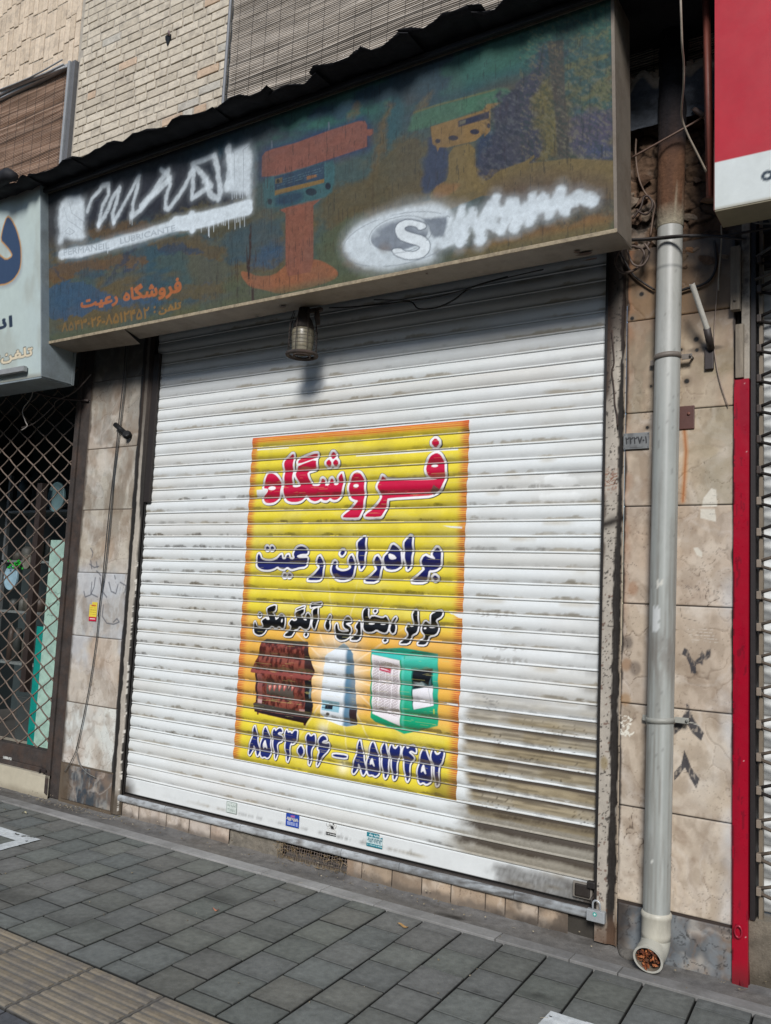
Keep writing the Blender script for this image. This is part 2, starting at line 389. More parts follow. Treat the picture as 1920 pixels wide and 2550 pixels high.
def apron():
    X, Y = np.meshgrid(np.arange(-7.0, 4.0, 0.02), np.linspace(-0.17, 0.08, 22))
    t = (Y+0.17)/0.25
    Z = 0.0+0.035*sstep(0.35, 1.0, t)*(0.5+fbm(X*2.2, Y*9, 3))+0.010*(fbm(X*12, Y*12, 4)-0.5)+0.006*(fbm(X*40, Y*40, 5)-0.5)
    d = fbm(X*2.3, Y*6, 8); v = 114+26*(fbm(X*5, Y*9, 6)-0.5)-10*(1-t)
    left = sstep(-3.0, -3.5, X); v = v-12*left
    Cc = lin(np.stack([v+8*d, v+3*d, v-4*d], -1))
    # dark oil stain right of centre
    over(Cc, lin((40, 37, 34)), sstep(0.11, 0.02, np.hypot((X+0.62), (Y+0.13)*2.5)+0.06*(fbm(X*20, Y*20, 3)-0.5))*0.85)
    over(Cc, lin((58, 50, 42)), sstep(0.5, 0.75, fbm(X*6, Y*20, 9))*t*0.8)
    o = grid('apron', np.stack([X, Y, Z], -1), Cc, mat('apron_cement', rough=0.9, var=0.2, vscale=24, bump=0.7, bscale=110, bdist=0.004, spec=0.2)); tag(o, kind='structure')
apron()
def tactile():
    mb = MB(); TW = 0.3745
    for k in range(-14, 14):
        x0 = -1.576+k*TW
        for row in range(1):
            y1 = -1.458; y0 = -1.846
            b = R.uniform(-6, 6); base = tuple(lin((122+b, 118+b, 109+b)))
            paver_geo(mb, x0+0.065, x0+TW+0.065, y0, y1, base, z=-0.001, g=0.003)
            n = 9; p = (y1-y0)/n
            for i in range(n):
                yc = y1-(i+0.5)*p; bb = R.uniform(-8, 8); c = tuple(lin((142+bb, 130+bb, 110+bb)))
                sh = -0.055; X0 = x0+0.075+sh*(yc+0.25); X1 = X0+TW-0.02
                h = 0.0032; a = p*0.40
                vs = [(X0, yc-a, -0.0005), (X1, yc-a, -0.0005), (X1, yc-a*0.55, h), (X0, yc-a*0.55, h), (X1, yc+a*0.55, h), (X0, yc+a*0.55, h), (X1, yc+a, -0.0005), (X0, yc+a, -0.0005)]
                mb.add(vs, [(0, 1, 2, 3), (3, 2, 4, 5), (5, 4, 6, 7), (0, 3, 5, 7), (1, 6, 4, 2)], c)
    o = mb.build('tactile_paving', mat('tactile_tile', rough=0.8, var=0.22, vscale=9, bump=0.5, bscale=120, dirt=(92, 90, 88), dscale=9, damt=0.85, dthr=(0.36, 0.62))); tag(o, kind='structure')
tactile()
def paint_mark(poly, seed):
    """worn road paint following the pavers: thin sheet"""
    P = np.array(poly); x0, y0 = P.min(0); x1, y1 = P.max(0)
    X, Y = np.meshgrid(np.arange(x0, x1+0.004, 0.004), np.arange(y0, y1+0.004, 0.004))
    d = sdf_edges(X, Y, P, np.roll(P, -1, 0)); wear = fbm(X*22, Y*22, seed)
    m = (d < 0) & (wear > 0.30)
    v = 196+26*(fbm(X*9, Y*9, seed+4)-0.5)
    o = grid('painted_marking', np.stack([X, Y, np.full(X.shape, 0.0055)], -1), lin(np.stack([v, v+5, v+6], -1)), M_pave, mask=m); tag(o, kind='structure')
paint_mark([(-3.9, -0.615), (-2.972, -0.615), (-2.945, -1.1), (-3.04, -1.1), (-3.055, -0.715), (-3.9, -0.71)], 3)
paint_mark([(0.075, -0.715), (0.5, -0.705), (0.5, -0.80), (0.165, -0.80), (0.17, -1.2), (0.075, -1.2)], 5)

# ------------------------------------------------------------------ upper storey
def brick_wall():
    root = empty('brick_wall', (-3.3, 0.05, 4.0), 'pale yellow brick wall between the two reed blinds with a dark hole near its top', 'wall')
    mb = MB(); co = 0.0628; z = 3.75; i = 0
    while z < 6.6:
        x = -4.12-R.uniform(0, 0.1)
        up_left = False
        while x < -2.545:
            Lb = R.choice([0.205, 0.205, 0.2, 0.1, 0.15]) if R.random() < 0.75 else 0.12
            x1 = min(x+Lb, -2.54); 
            if x1-x > 0.03:
                xa = max(x, -4.1)
                t = R.uniform(0, 1); v = R.uniform(-14, 12)
                v *= 0.7; c = np.array((198+v, 187+v, 169+v)) if t < 0.90 else (np.array((192+v, 168+v, 144+v)) if t < 0.95 else np.array((184+v, 178+v, 166+v)))
                j = R.uniform(-0.004, 0.004); m = 0.0062
                M = Matrix.Translation(((xa+x1)/2, 0, z+co/2)) @ Matrix.Rotation(R.uniform(-0.012, 0.012), 4, 'Y')
                if x1-xa > 0.03: mb.box(-(x1-xa)/2+m, (x1-xa)/2-m, -0.0055+j*0.6, 0.05, -co/2+m*0.7, co/2-m*0.7, tuple(lin(c)), M=M, bev=0.005)
            x = x1+0.001
        z += co; i += 1
    mb.build('brickwork', M_brick, root)
    # soldier courses above the left blind
    mb = MB(); x = -6.2
    while x < -4.13:
        z = 5.37+R.uniform(-0.08, 0)
        while z < 7.2:
            Lb = 0.205; v = R.uniform(-12, 12); j = R.uniform(-0.003, 0.003)
            v *= 0.7; c = np.array((206+v, 188+v, 166+v)); m = 0.0045; z0 = max(z, 5.37)
            mb.box(x+m*0.6, x+0.0628-m*0.6, -0.006+j, 0.05, z0+m, z+Lb-m, tuple(lin(c)), bev=0.005); z += Lb
        x += 0.0628
    mb.build('soldier_brickwork', M_brick, root)
    mb = MB(); mb.box(-6.3, -2.5, 0.0, 0.3, 5.36, 7.3); mb.box(-4.15, -2.5, 0.002, 0.3, 3.7, 5.36)
    mb.build('mortar', M_mort, root)
    p = UP(418, 96, -0.012)
    mb = MB(); vs = []; 
    n = 12
    for k in range(n):
        a = 2*math.pi*k/n; r = 0.032*(1+0.25*math.sin(3*a)+0.1*R.uniform(-1, 1)); vs.append((p[0]+r*0.8*math.cos(a), r*1.25*math.sin(a)+p[2]))
    mb.prism(vs, -0.012, 0.02, tuple(lin((14, 13, 14)))); mb.build('hole', M_attr, root)
    mb = MB(); mb.tube([(p[0]+0.005, -0.015, p[2]+0.02), (p[0]+0.03, -0.035, p[2]+0.03), (p[0]+0.035, -0.03, p[2]-0.0)], 0.006, col=tuple(lin((120, 100, 100)))); mb.build('bent_nail', M_attr, root)
brick_wall()
def blind(name_loc, x0, x1, z0, z1, y, label, tone, wav, seed, parts):
    root = empty('reed_blind', name_loc, label, 'window blind', 'reed blinds over the upper windows')
    rr = random.Random(seed); mb = MB(); z = z0; n = 14 if x1-x0 > 2.2 else 10
    while z < z1:
        pts = []; ph = rr.uniform(0, 6)
        for i in range(n+1):
            x = x0+(x1-x0)*i/n
            pts.append((x, y+0.004*math.sin(x*9+z*40), z+wav*math.sin(x*2.1+z*1.7+1.1)+0.6*wav*math.sin(x*5+z*3)+rr.uniform(-0.0009, 0.0009)))
        v = rr.uniform(-26, 22); c = np.array(tone)+v
        if rr.random() < 0.12: c = c*0.72
        mb.tube(pts, rr.uniform(0.0034, 0.005), 5, tuple(lin(np.clip(c, 8, 255))), caps=False)
        z += 0.0118
    mb.build('reeds', M_reed, root)
    mb = MB(); x = x0+0.06
    while x < x1:
        mb.tube([(x, y-0.007, z0), (x+0.004, y-0.007, (z0+z1)/2), (x, y-0.007, z1)], 0.0012, 4, tuple(lin((66, 60, 56)))); x += 0.115
    mb.build('binding_cord', M_cable, root)
    mb = MB(); mb.box(x0-0.05, x1+0.05, 0.05, 0.09, z0-0.05, z1+0.05, tuple(lin((60, 48, 42)))); mb.build('backing', M_attr, root)
    return root
b1 = blind((-5, -0.03, 4.3), -6.6, -4.19, 3.55, 5.31, -0.015, 'brown reed blind in a pale metal frame, left of the brick wall', (178, 150, 130), 0.004, 3, 1)
mb = MB(); gc = tuple(lin((146, 148, 150)))
mb.box(-4.18, -4.155, -0.05, 0.05, 3.6, 5.36, gc, bev=0.003); mb.box(-4.147, -4.112, -0.035, 0.05, 3.6, 5.36, tuple(lin((98, 98, 100))), bev=0.003)
mb.build('frame', M_attr, b1)
mb = MB(); mb.box(-6.6, -4.185, -0.05, 0.04, 5.315, 5.345, tuple(lin((160, 162, 164))), bev=0.003); mb.build('top_rail', M_attr, b1)
mb = MB()
for k in range(3):
    pts = [(-6.6+i*0.2, -0.06-0.012*k, 5.33+0.012*k+0.02*math.sin(i*0.9+k)*(i/12)) for i in range(13)]
    mb.tube(pts, 0.010-0.002*k, 6, tuple(lin((176-20*k, 178-20*k, 180-20*k))))
mb.build('rolled_sheet', M_attr, b1)
b2 = blind((-1, -0.03, 4.5), -2.5, 2.2, 3.75, 6.6, -0.03, 'wide weathered grey reed blind hanging above the green sign', (196, 186, 174), 0.006, 5, 1)
mb = MB(); mb.tube([(-2.52, -0.045, 3.7), (-2.525, -0.045, 4.6), (-2.515, -0.045, 5.6), (-2.52, -0.045, 6.6)], 0.011, 6, tuple(lin((122, 124, 128)))); mb.build('edge_binding', M_attr, b2)

# ------------------------------------------------------------------ awning of dark sheet metal
def awning():
    root = empty('awning', (-1.5, -0.3, 4.0), 'rusty black sheet metal awning with a ragged edge above the signs', 'awning')
    edges = [-5.2, -4.5, -3.98, -3.62, -3.18, -2.78, -2.45, -2.0, -1.62, -1.32, -1.02, -0.78, -0.42, -0.12, 0.2, 0.62, 1.05, 1.6]
    r2 = random.Random(11)
    for k, (a, b) in enumerate(zip(edges[:-1], edges[1:])):
        n = 7; m = 9; b2_ = b+0.05; vs = []; lift = r2.uniform(-0.012, 0.014); yf = -0.665+r2.uniform(-0.03, 0.02); curl = r2.uniform(-0.01, 0.02)
        for i in range(n+1):
            x = a+(b2_-a)*i/n
            ye = yf+r2.uniform(-0.007, 0.007)+0.02*math.sin(i*1.3+k)
            for j in range(m+1):
                t = j/m; y = ye*(1-t)+0.04*t
                zz = 4.0+lift*(1-t)+0.012*t+0.008*math.sin(i*2.2)*(1-t)+curl*max(0, 0.25-t)*2+(0.004 if k % 2 else 0)
                vs.append((x, y, zz))
        top = [(x, y, zz+0.0025) for x, y, zz in vs]; N = len(vs); fs = []
        for i in range(n):
            for j in range(m):
                q = (i*(m+1)+j, i*(m+1)+j+1, (i+1)*(m+1)+j+1, (i+1)*(m+1)+j); fs.append(q); fs.append(tuple(N+z_ for z_ in q[::-1]))
            fs.append((i*(m+1), (i+1)*(m+1), N+(i+1)*(m+1), N+i*(m+1)))
        mb = MB(); mb.add(vs+top, fs, tuple(lin((30, 29, 32))), True)
        mb.build('sheet', M_dark, root)
    mb = MB()
    for px, py in ((255, 435), (300, 400)):
        pass
    mb.tube([(-3.86, -0.71, 4.005), (-3.80, -0.715, 4.03), (-3.72, -0.715, 4.035), (-3.66, -0.71, 4.01)], [0.03, 0.045, 0.045, 0.03], 10, tuple(lin((30, 29, 32))))
    mb.build('sheet_roll', M_dark, root)
    mb = MB(); mb.box(-3.66, 0.19, -0.545, -0.525, 3.965, 3.99, tuple(lin((40, 38, 40))), bev=0.003); mb.build('batten', M_attr, root)
awning()
# ------------------------------------------------------------------ roller shutter
SP = 0.075; ZB = 0.25                        # slat pitch, height of the lowest slat joint
U_ = [0.0, 0.018, 0.035, 0.06, 0.09, 0.12, 0.145, 0.165, 0.19, 0.24, 0.32, 0.42, 0.52, 0.62, 0.72, 0.82, 0.9, 0.955, 0.985]
def prof(z):
    u = np.mod((z-ZB)/SP, 1.0)
    rib = -0.0060*np.sin(np.pi*np.clip(u/0.15, 0, 1))
    main = -0.0082*np.sin(np.pi*np.clip((u-0.15)/0.85, 0, 1))
    y = np.where(u < 0.15, rib, main)
    y = np.where((u < 0.010) | (u > 0.992), 0.002, y)
    return np.where(z < ZB-0.001, -0.004, y)
def zoff(X, Z):
    """each slat sags and bows a little on its own"""
    row = np.floor((Z-ZB)/SP+1e-6); return np.where(Z < ZB-0.001, 0, 0.0042*(fbm(X*0.8, row*2.3, 55, 2)-0.5)+0.002*(fbm(X*3.1, row*4.1, 56, 2)-0.5))
def dent(X, Z):
    v = 0
    for cx, cz, rx, rz, a in ((-0.27, 2.02, 0.12, 0.05, 0.006), (-2.55, 1.35, 0.16, 0.06, 0.005), (-0.35, 1.5, 0.2, 0.04, 0.005), (-2.2, 0.6, 0.12, 0.07, 0.006), (-1.3, 2.45, 0.25, 0.05, 0.005), (-0.2, 0.6, 0.1, 0.08, 0.007), (-1.0, 0.36, 0.2, 0.05, 0.006), (-2.8, 2.1, 0.1, 0.05, 0.004)):
        v = v+a*np.exp(-((X-cx)/rx)**2-((Z-cz)/rz)**2)
    return v
def grime(X, Z):
    """dirt on the slats: alpha of dark dirt, alpha of ochre dust (collects above each joint, soot at the lower right)"""
    u = np.mod((Z-ZB)/SP, 1.0); row = np.floor((Z-ZB)/SP)
    n1 = fbm(X*4.5+row*7.3, row*3.1, 21); n2 = fbm(X*130, Z*220, 22); n3 = fbm(X*15+row*3, Z*30, 24); n4 = fbm(X*5+row*11, Z*260, 26); n5 = fbm(X*45+row*5, row*2.3, 28)
    edge = 0.17+0.26*sstep(0.3, 0.75, n3)*(0.55+0.6*n5)
    lo = sstep(edge+0.05, edge-0.07, u)*sstep(0.13, 0.17, u)
    d = lo*sstep(0.26, 0.50, n1)*(0.25+0.70*n2)*sstep(0.22, 0.46, n5)*1.05
    d *= 0.82*(0.45+0.75*sstep(0.35, 0.6, fbm(X*1.3+row*0.7, row*0.9, 29)))*np.where(X > -0.7, 0.6, 1.0)*np.where(Z > 2.0, 0.40, 1.0)*np.where(Z < 0.5, sstep(-3.3, -0.8, X)*0.6+0.2, 1)
    d = np.maximum(d, 0.28*sstep(0.32, 0.15, u)*sstep(0.12, 0.16, u)*sstep(2.15, 2.5, Z))
    x0_ = -0.70+0.10*np.abs(np.mod(Z*1.9, 1)-0.5)
    reg = sstep(x0_, x0_+0.06, X+0.05*(n3-0.5))*sstep(1.10, 0.78, Z+0.12*(n1-0.5))*sstep(0.40, 0.46, Z)
    d = np.maximum(d, reg*sstep(0.62, 0.96, u+0.25*(n4-0.5))*(0.75+0.5*n1)); d = np.maximum(d, reg*sstep(0.86, 0.97, u)*0.9)
    d = np.maximum(d, reg*sstep(0.47, 0.60, n4)*0.55*sstep(0.2, 0.6, u))
    d = np.maximum(d, reg*sstep(0.50, 0.72, n3)*0.2*(0.5+n2))
    x1_ = -0.80+0.10*vn(row*3.3, row*0, 5)
    low = sstep(x1_, x1_+0.20, X+0.12*(n3-0.5))*sstep(0.50, 0.44, Z)*sstep(0.245, 0.26, Z)
    d = np.maximum(d, low*sstep(0.30, 0.92, u+0.25*(n3-0.5))*(0.70+0.4*n2)*1.25); d = np.maximum(d, low*0.34*(0.4+n2)); d = np.maximum(d, low*sstep(0.85, 0.97, u)*0.9)
    ed = sstep(-0.16, 0.0, X-0.10*(n5-0.5)); d = np.maximum(d, ed*sstep(1.6, 0.8, Z)*sstep(0.45, 0.95, u)*0.75); d = np.maximum(d, sstep(-0.03, 0.0, X)*0.75*n1*2*sstep(2.4, 0.5, Z))
    foot = sstep(-0.50, -0.44, X+0.12*(n3-0.5))*sstep(0.262, 0.22, Z+0.03*(n3-0.5)); d = np.maximum(d, foot*(0.50+0.35*n2+0.3*sstep(-0.2, 0.0, X)))
    d = np.maximum(d, sstep(-0.30, -0.12, X-0.2*(n1-0.5))*np.exp(-((Z-2.055)/0.018)**2)*0.35)
    d = np.maximum(d, sstep(0.13, 0.0, np.hypot((X+3.0)*1.0, (Z-0.155)*0.9)+0.05*(n3-0.5))*0.95)
    d = np.maximum(d, sstep(-2.90, -3.0, X)*0.7*sstep(0.34, 0.16, u)*sstep(0.13, 0.17, u)*sstep(1.8, 1.2, Z))
    och = reg*sstep(0.16, 0.45, u)*(0.75+0.5*sstep(0.35, 0.6, n1)); och = np.maximum(och, low*0.55); och = np.maximum(och, 0.4*sstep(0.6, 0.8, n1)*sstep(-0.7, -0.5, X)*sstep(0.6, 0.9, u))
    och = np.maximum(och, 0.5*lo*sstep(0.45, 0.6, fbm(X*2, row*2.2, 33)))
    spk = (fbm(X*150, Z*190, 35) > 0.70)*reg; d = np.maximum(d, spk*0.7*sstep(0.46, 0.58, fbm(X*6+row*3, Z*10, 36)))
    return np.clip(d, 0, 0.93), np.clip(och, 0, 0.85)
def dirty(Cc, X, Z, amt=1.0):
    d, o = grime(X, Z)
    over(Cc, lin((152, 132, 88)), o*amt*0.95)
    over(Cc, lin((54, 43, 32)), d*amt)
def shutter():
    root = empty('roller_shutter', (-1.5, 0, 0.155), 'closed white steel roller shutter with dirty horizontal slats, behind the yellow poster', 'roller shutter')
    zs = [ZB+SP*(k+u) for k in range(0, 41) for u in U_]
    xs = np.arange(-3.0, 0.0001, 0.0075)
    X, Z = np.meshgrid(xs, np.array(zs))
    Y = prof(Z)
    # dents
    Y = Y+0.0035*(fbm(X*1.4, Z*2.2, 51)-0.5)+0.0018*(fbm(X*6, np.floor((Z-ZB)/SP)*3.7, 52)-0.5)
    Y = Y+dent(X, Z)
    base = np.stack([218+4*(fbm(X*2, Z*2, 53)-0.5), 221+0*X, 220+0*X], -1)
    Cc = lin(base)
    row = np.floor((Z-ZB)/SP)
    over(Cc, lin((196, 190, 178)), 0.35*sstep(0.4, 0.7, fbm(X*1.2, row*1.9, 54)))
    dirty(Cc, X, Z)
    # glue and torn paper traces right of the poster
    for (cx, cz, rx, rz, s) in ((-0.22, 2.02, 0.1, 0.03, 61), (-0.2, 1.94, 0.12, 0.025, 62), (-0.55, 1.38, 0.12, 0.018, 63), (-0.5, 1.17, 0.16, 0.02, 64), (-0.45, 1.22, 0.1, 0.01, 67)):
        m = sstep(1.1, 0.6, np.hypot((X-cx)/rx, (Z-cz)/rz)+1.2*(fbm(X*30, Z*60, s)-0.5))
        over(Cc, lin((236, 238, 236)), 0.6*m*(s < 63)); over(Cc, lin((150, 146, 138)), 0.5*m*(s >= 63)*(fbm(X*70, Z*70, s+3) > 0.5))
    u = np.mod((Z-ZB)/SP, 1)
    over(Cc, lin((52, 50, 48)), 0.85*((u < 0.008)*1.0))
    # scribbles
    for pts in ([(-0.57, 0.99), (-0.53, 0.97), (-0.50, 0.975), (-0.48, 0.96)], [(-0.56, 0.965), (-0.52, 0.955), (-0.50, 0.96)], [(-0.55, 0.94), (-0.53, 0.93), (-0.53, 0.925)]):
        over(Cc, lin((120, 118, 118)), 0.7*cov(sdf_line(X, Z, pts)-0.002, 0.004))
    grid('curtain', np.stack([X, Y, Z+zoff(X, Z)], -1), Cc, M_sh, root)
    # bottom rail
    zs = np.array([0.156, 0.1575, 0.162, 0.175, 0.19, 0.205, 0.22, 0.235, 0.243, 0.2465, 0.248]); X, Z = np.meshgrid(xs, zs)
    Y = np.where(Z < 0.157, 0.012, np.where(Z > 0.2478, 0.006, -0.0065)); Y = Y+0.003*(fbm(X*1.4, Z, 51)-0.5)
    Cc = lin(np.stack([219+0*X, 222+0*X, 221+0*X], -1)); dirty(Cc, X, Z)
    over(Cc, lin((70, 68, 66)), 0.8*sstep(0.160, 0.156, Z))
    grid('bottom_rail', np.stack([X, Y, Z], -1), Cc, M_sh, root)
    # guide rails, angle iron
    def rail(x0, x1, y, sgn, seed):
        X, Z = facade_grid(x0, x1, 0.02, 3.15, 0.005)
        n = fbm(X*20, Z*9, seed); Cc = lin(np.stack([172+20*(n-0.5), 164+18*(n-0.5), 152+16*(n-0.5)], -1))
        rag = 0.5*(fbm(Z*7, Z*0+seed, seed+1)-0.5)+0.35*(fbm(Z*28, Z*0+seed, seed+2)-0.5)
        return X, Z, n, Cc, rag
    X, Z, n, Cc, rag = rail(0.004, 0.100, 0, 1, 71)
    w_ = 0.066+0.03*rag+0.006*sstep(2.35, 2.6, Z)-0.008*sstep(1.9, 1.5, Z); over(Cc, lin((172, 156, 136)), sstep(0.086, 0.09, X-0.5*(0.5*(fbm(Z*9, Z*0+3, 75)-0.5))*0.05)*1.0)
    over(Cc, lin((24, 20, 18)), sstep(-0.003, 0.003, X-w_)*sstep(0.094, 0.088, X-0.02*(fbm(Z*16, Z*0+8, 76)-0.5))*0.97)
    over(Cc, lin((58, 40, 30)), sstep(2.15, 2.5, Z+0.25*(n-0.5))*0.9*sstep(0.05, 0.02, X)); over(Cc, lin((46, 34, 28)), sstep(2.5, 2.75, Z)*0.85)
    over(Cc, lin((60, 44, 34)), sstep(0.022, 0.008, X+0.03*(fbm(Z*9, Z*0, 77)-0.5))*sstep(0.9, 1.7, Z)*0.8)
    over(Cc, lin((124, 74, 46)), np.exp(-((Z-2.005)/0.05)**2)*(fbm(X*150, Z*150, 78) > 0.54)*0.85*(X < 0.065))
    over(Cc, lin((92, 56, 40)), (fbm(X*60, Z*60, 79) > 0.72)*0.7*(Z < 1.5)*(X < 0.055))
    over(Cc, lin((30, 22, 18)), np.exp(-((Z-1.80-0.35*X)/0.022)**2)*0.95)
    over(Cc, lin((34, 28, 26)), (fbm(X*110, Z*110, 80) > 0.69)*0.8)
    over(Cc, lin((92, 70, 54)), sstep(0.17, 0.05, Z+0.1*(n-0.5))*0.85)
    over(Cc, lin((136, 118, 78)), cov(np.hypot((X-0.033)/1.0, (Z-0.765)/1.7)-0.017, 0.01)*0.7)
    Y = -0.034-0.004*(fbm(X*30, Z*6, 81)-0.5)+0.008*sstep(0.062, 0.068, X-0.03*rag)*sstep(0.094, 0.088, X)
    grid('guide_rail', np.stack([X, Y, Z], -1), Cc, M_rub2, root)
    X, Z, n, Cc, rag = rail(-3.092, -3.006, 0, -1, 91)
    wl = -3.068+0.03*rag-0.0*Z; wr = -3.030+0.014*(fbm(Z*5, Z*0, 93)-0.5)-0.014*sstep(1.75, 2.1, Z)
    over(Cc, lin((22, 20, 19)), np.maximum(sstep(0.003, -0.003, X-wl), sstep(-0.003, 0.002, X-wr))*0.97)
    over(Cc, lin((54, 44, 38)), sstep(2.0, 2.7, Z)*0.8); over(Cc, lin((80, 70, 58)), sstep(0.2, 0.1, Z)*0.9)
    over(Cc, lin((205, 200, 190)), (np.abs(X-wr) < 0.003)*(fbm(X*90, Z*90, 94) > 0.58)*(Z < 1.6))
    Y = -0.034+0.014*sstep(-3.036, -3.026, X)
    grid('guide_rail', np.stack([X, Y, Z], -1), Cc, M_rub2, root)
    mb = MB(); dk = tuple(lin((30, 27, 25)))
    mb.box(0.0, 0.012, -0.036, 0.06, 0.1, 3.2, dk); mb.box(-3.014, -3.0, -0.02, 0.06, 0.1, 3.2, dk); mb.box(-3.0, 0, 0.03, 0.05, 0.1, 3.5, dk)
    mb.box(-3.006, -2.955, -0.03, -0.01, 1.975, 2.95, tuple(lin((42, 36, 33))), bev=0.003)
    mb.build('side_channel', M_attr, root)
    # hasp
    mb = MB(); mb.box(-0.10, -0.012, -0.026, -0.012, 0.178, 0.245, tuple(lin((120, 114, 106))), bev=0.006); mb.box(-0.088, -0.02, -0.030, -0.024, 0.186, 0.238, tuple(lin((44, 38, 34))), bev=0.006)
    mb.box(-0.03, 0.006, -0.045, -0.02, 0.232, 0.262, tuple(lin((34, 30, 28))), bev=0.005)
    mb.ring((0.0, -0.05, 0.19), 0.016, 0.004, 'X', 14, 6, tuple(lin((46, 40, 36)))); mb.tube([(0.0, -0.03, 0.20), (0.0, -0.055, 0.20)], 0.005, 6, tuple(lin((46, 40, 36))))
    mb.build('hasp', M_attr, root)
M_rub2 = mat('rail_paint', rough=0.7, var=0.12, vscale=30, bump=0.4, bscale=70, bdist=0.003, spec=0.3)
shutter()

# ------------------------------------------------------------------ poster wrapped over the slats
FA = (640, 1070, 6.664); FB = (830, 1060, 5.374); FC = (620, 1320, 6.408); FD = (820, 1310, 5.553)
FE = (610, 1480, 6.408); FF = (820, 1490, 5.553); FG = (590, 1780, 6.17); FH = (820, 1820, 5.048)
G1 = (590, 1580, 7.933); G2 = (780, 1590, 9.62); G3 = (900, 1600, 6.408); G5 = (560, 1000, 2.212)
T1 = [(FA, [(175,730),(260,725),(320,760),(370,810),(400,880),(400,960),(385,1060),(355,1150),(300,1205),(220,1222),(150,1215),(108,1165),(105,1110),(170,1050),(190,1010),(180,980),(105,972),(130,880),(160,790)]),
 (FA, [(612,385),(605,480),(598,600),(588,780),(585,920),(600,950),(660,955),(725,935),(690,850),(645,760),(640,712),(665,680),(680,612),(720,590),(985,485),(985,640),(960,655),(830,700),(860,800),(890,880),(925,932),(1020,935),(1042,905),(1070,820),(1095,805),(1125,830),(1125,890),(1130,928),(1180,928),(1195,900),(1210,830),(1245,800),(1265,830),(1270,895),(1290,920),(1335,918),(1355,860),(1350,790),(1410,710),(1430,780),(1430,880),(1415,1000),(1370,1120),(1330,1160),(1270,1168),(1210,1130),(1190,1150),(1160,1175),(1100,1170),(1060,1135),(1020,1175),(960,1190),(900,1170),(850,1130),(815,1075),(790,1120),(740,1180),(660,1200),(560,1200),(490,1170),(450,1100),(440,960),(455,850),(460,700),(450,520),(500,480)]),
 (FA, [(680,515),(735,470),(1005,375),(1000,450),(975,470),(690,575)]),
 (FA, [(1270,350),(1320,430),(1262,505),(1205,430)]), (FA, [(1195,485),(1250,555),(1200,635),(1140,560)]), (FA, [(1310,485),(1365,550),(1305,625),(1255,555)]),
 (FB, [(320,620),(370,640),(405,700),(415,800),(415,950),(405,1050),(375,1160),(355,1210),(330,1232),(140,1232),(130,1210),(215,1130),(290,1060),(340,1000),(280,990),(230,960),(210,880),(215,780),(240,700),(275,640)]),
 (FB, [(660,665),(720,735),(1290,722),(1400,712),(1290,690),(1260,650),(1240,560),(1260,480),(1310,400),(1380,362),(1440,390),(1480,470),(1500,600),(1490,720),(1450,820),(1400,880),(1330,920),(1260,935),(730,965),(725,1000),(715,1060),(680,1150),(650,1210),(600,1222),(435,1222),(430,1195),(530,1110),(610,1040),(655,960),(630,900),(590,830),(600,770),(640,700)]),
 (FB, [(1365,155),(1435,225),(1365,300),(1310,230)])]
T1h = [(FA, ell(250, 970, 62, 34)), (FB, ell(305, 805, 35, 24)), (FB, ell(1355, 535, 45, 18))]
T2 = [(FC, [(155,370),(185,400),(200,460),(250,485),(330,495),(400,480),(460,450),(500,400),(527,388),(535,465),(590,460),(605,400),(640,390),(655,460),(700,468),(735,440),(712,380),(725,320),(770,275),(840,255),(900,280),(930,330),(935,380),(840,380),(775,405),(770,425),(800,442),(860,445),(945,440),(920,500),(905,580),(800,590),(740,610),(680,625),(615,580),(560,625),(500,610),(460,575),(400,615),(320,635),(220,630),(150,590),(122,540),(135,450)]),
 (FC, [(292,250),(328,290),(292,325),(255,290)]), (FC, [(368,248),(402,288),(365,325),(330,290)]), (FC, [(570,685),(602,722),(570,760),(530,722)]), (FC, [(645,685),(680,722),(640,760),(606,722)]),
 (FC, [(1130,400),(1170,460),(1190,560),(1180,680),(1150,760),(1120,800),(940,800),(940,770),(1050,700),(1120,620),(1130,580),(1070,520)]),
 (FD, [(80,480),(98,495),(85,560),(110,600),(180,625),(250,615),(300,580),(290,540),(255,500),(305,390),(340,450),(350,560),(340,650),(300,710),(230,745),(130,745),(70,710),(40,640),(35,560),(50,500)]),
 (FD, [(185,320),(218,365),(180,418),(140,370)]),
 (FD, [(485,140),(502,180),(497,300),(490,450),(470,560),(440,605),(420,560),(400,450),(390,240),(430,190)]),
 (FD, [(660,400),(710,460),(720,560),(700,680),(650,770),(500,768),(490,745),(580,690),(650,620),(665,590),(610,510)]),
 (FD, [(880,250),(940,290),(980,350),(1000,450),(985,550),(930,595),(860,605),(790,590),(755,530),(760,430),(800,380),(830,330)]),
 (FD, [(1130,125),(1147,180),(1145,350),(1135,500),(1110,580),(1080,605),(1065,540),(1045,420),(1035,240),(1080,170)]),
 (FD, [(1500,285),(1540,360),(1550,430),(1540,530),(1500,590),(1440,610),(1380,610),(1370,680),(1330,775),(1150,775),(1140,745),(1230,690),(1310,610),(1320,590),(1265,510),(1320,400),(1390,440),(1480,462),(1420,390),(1440,345)]),
 (FD, [(1465,670),(1512,715),(1465,762),(1420,715)])]
T2h = [(FD, [(815,375),(900,400),(940,450),(870,468),(830,450)])]
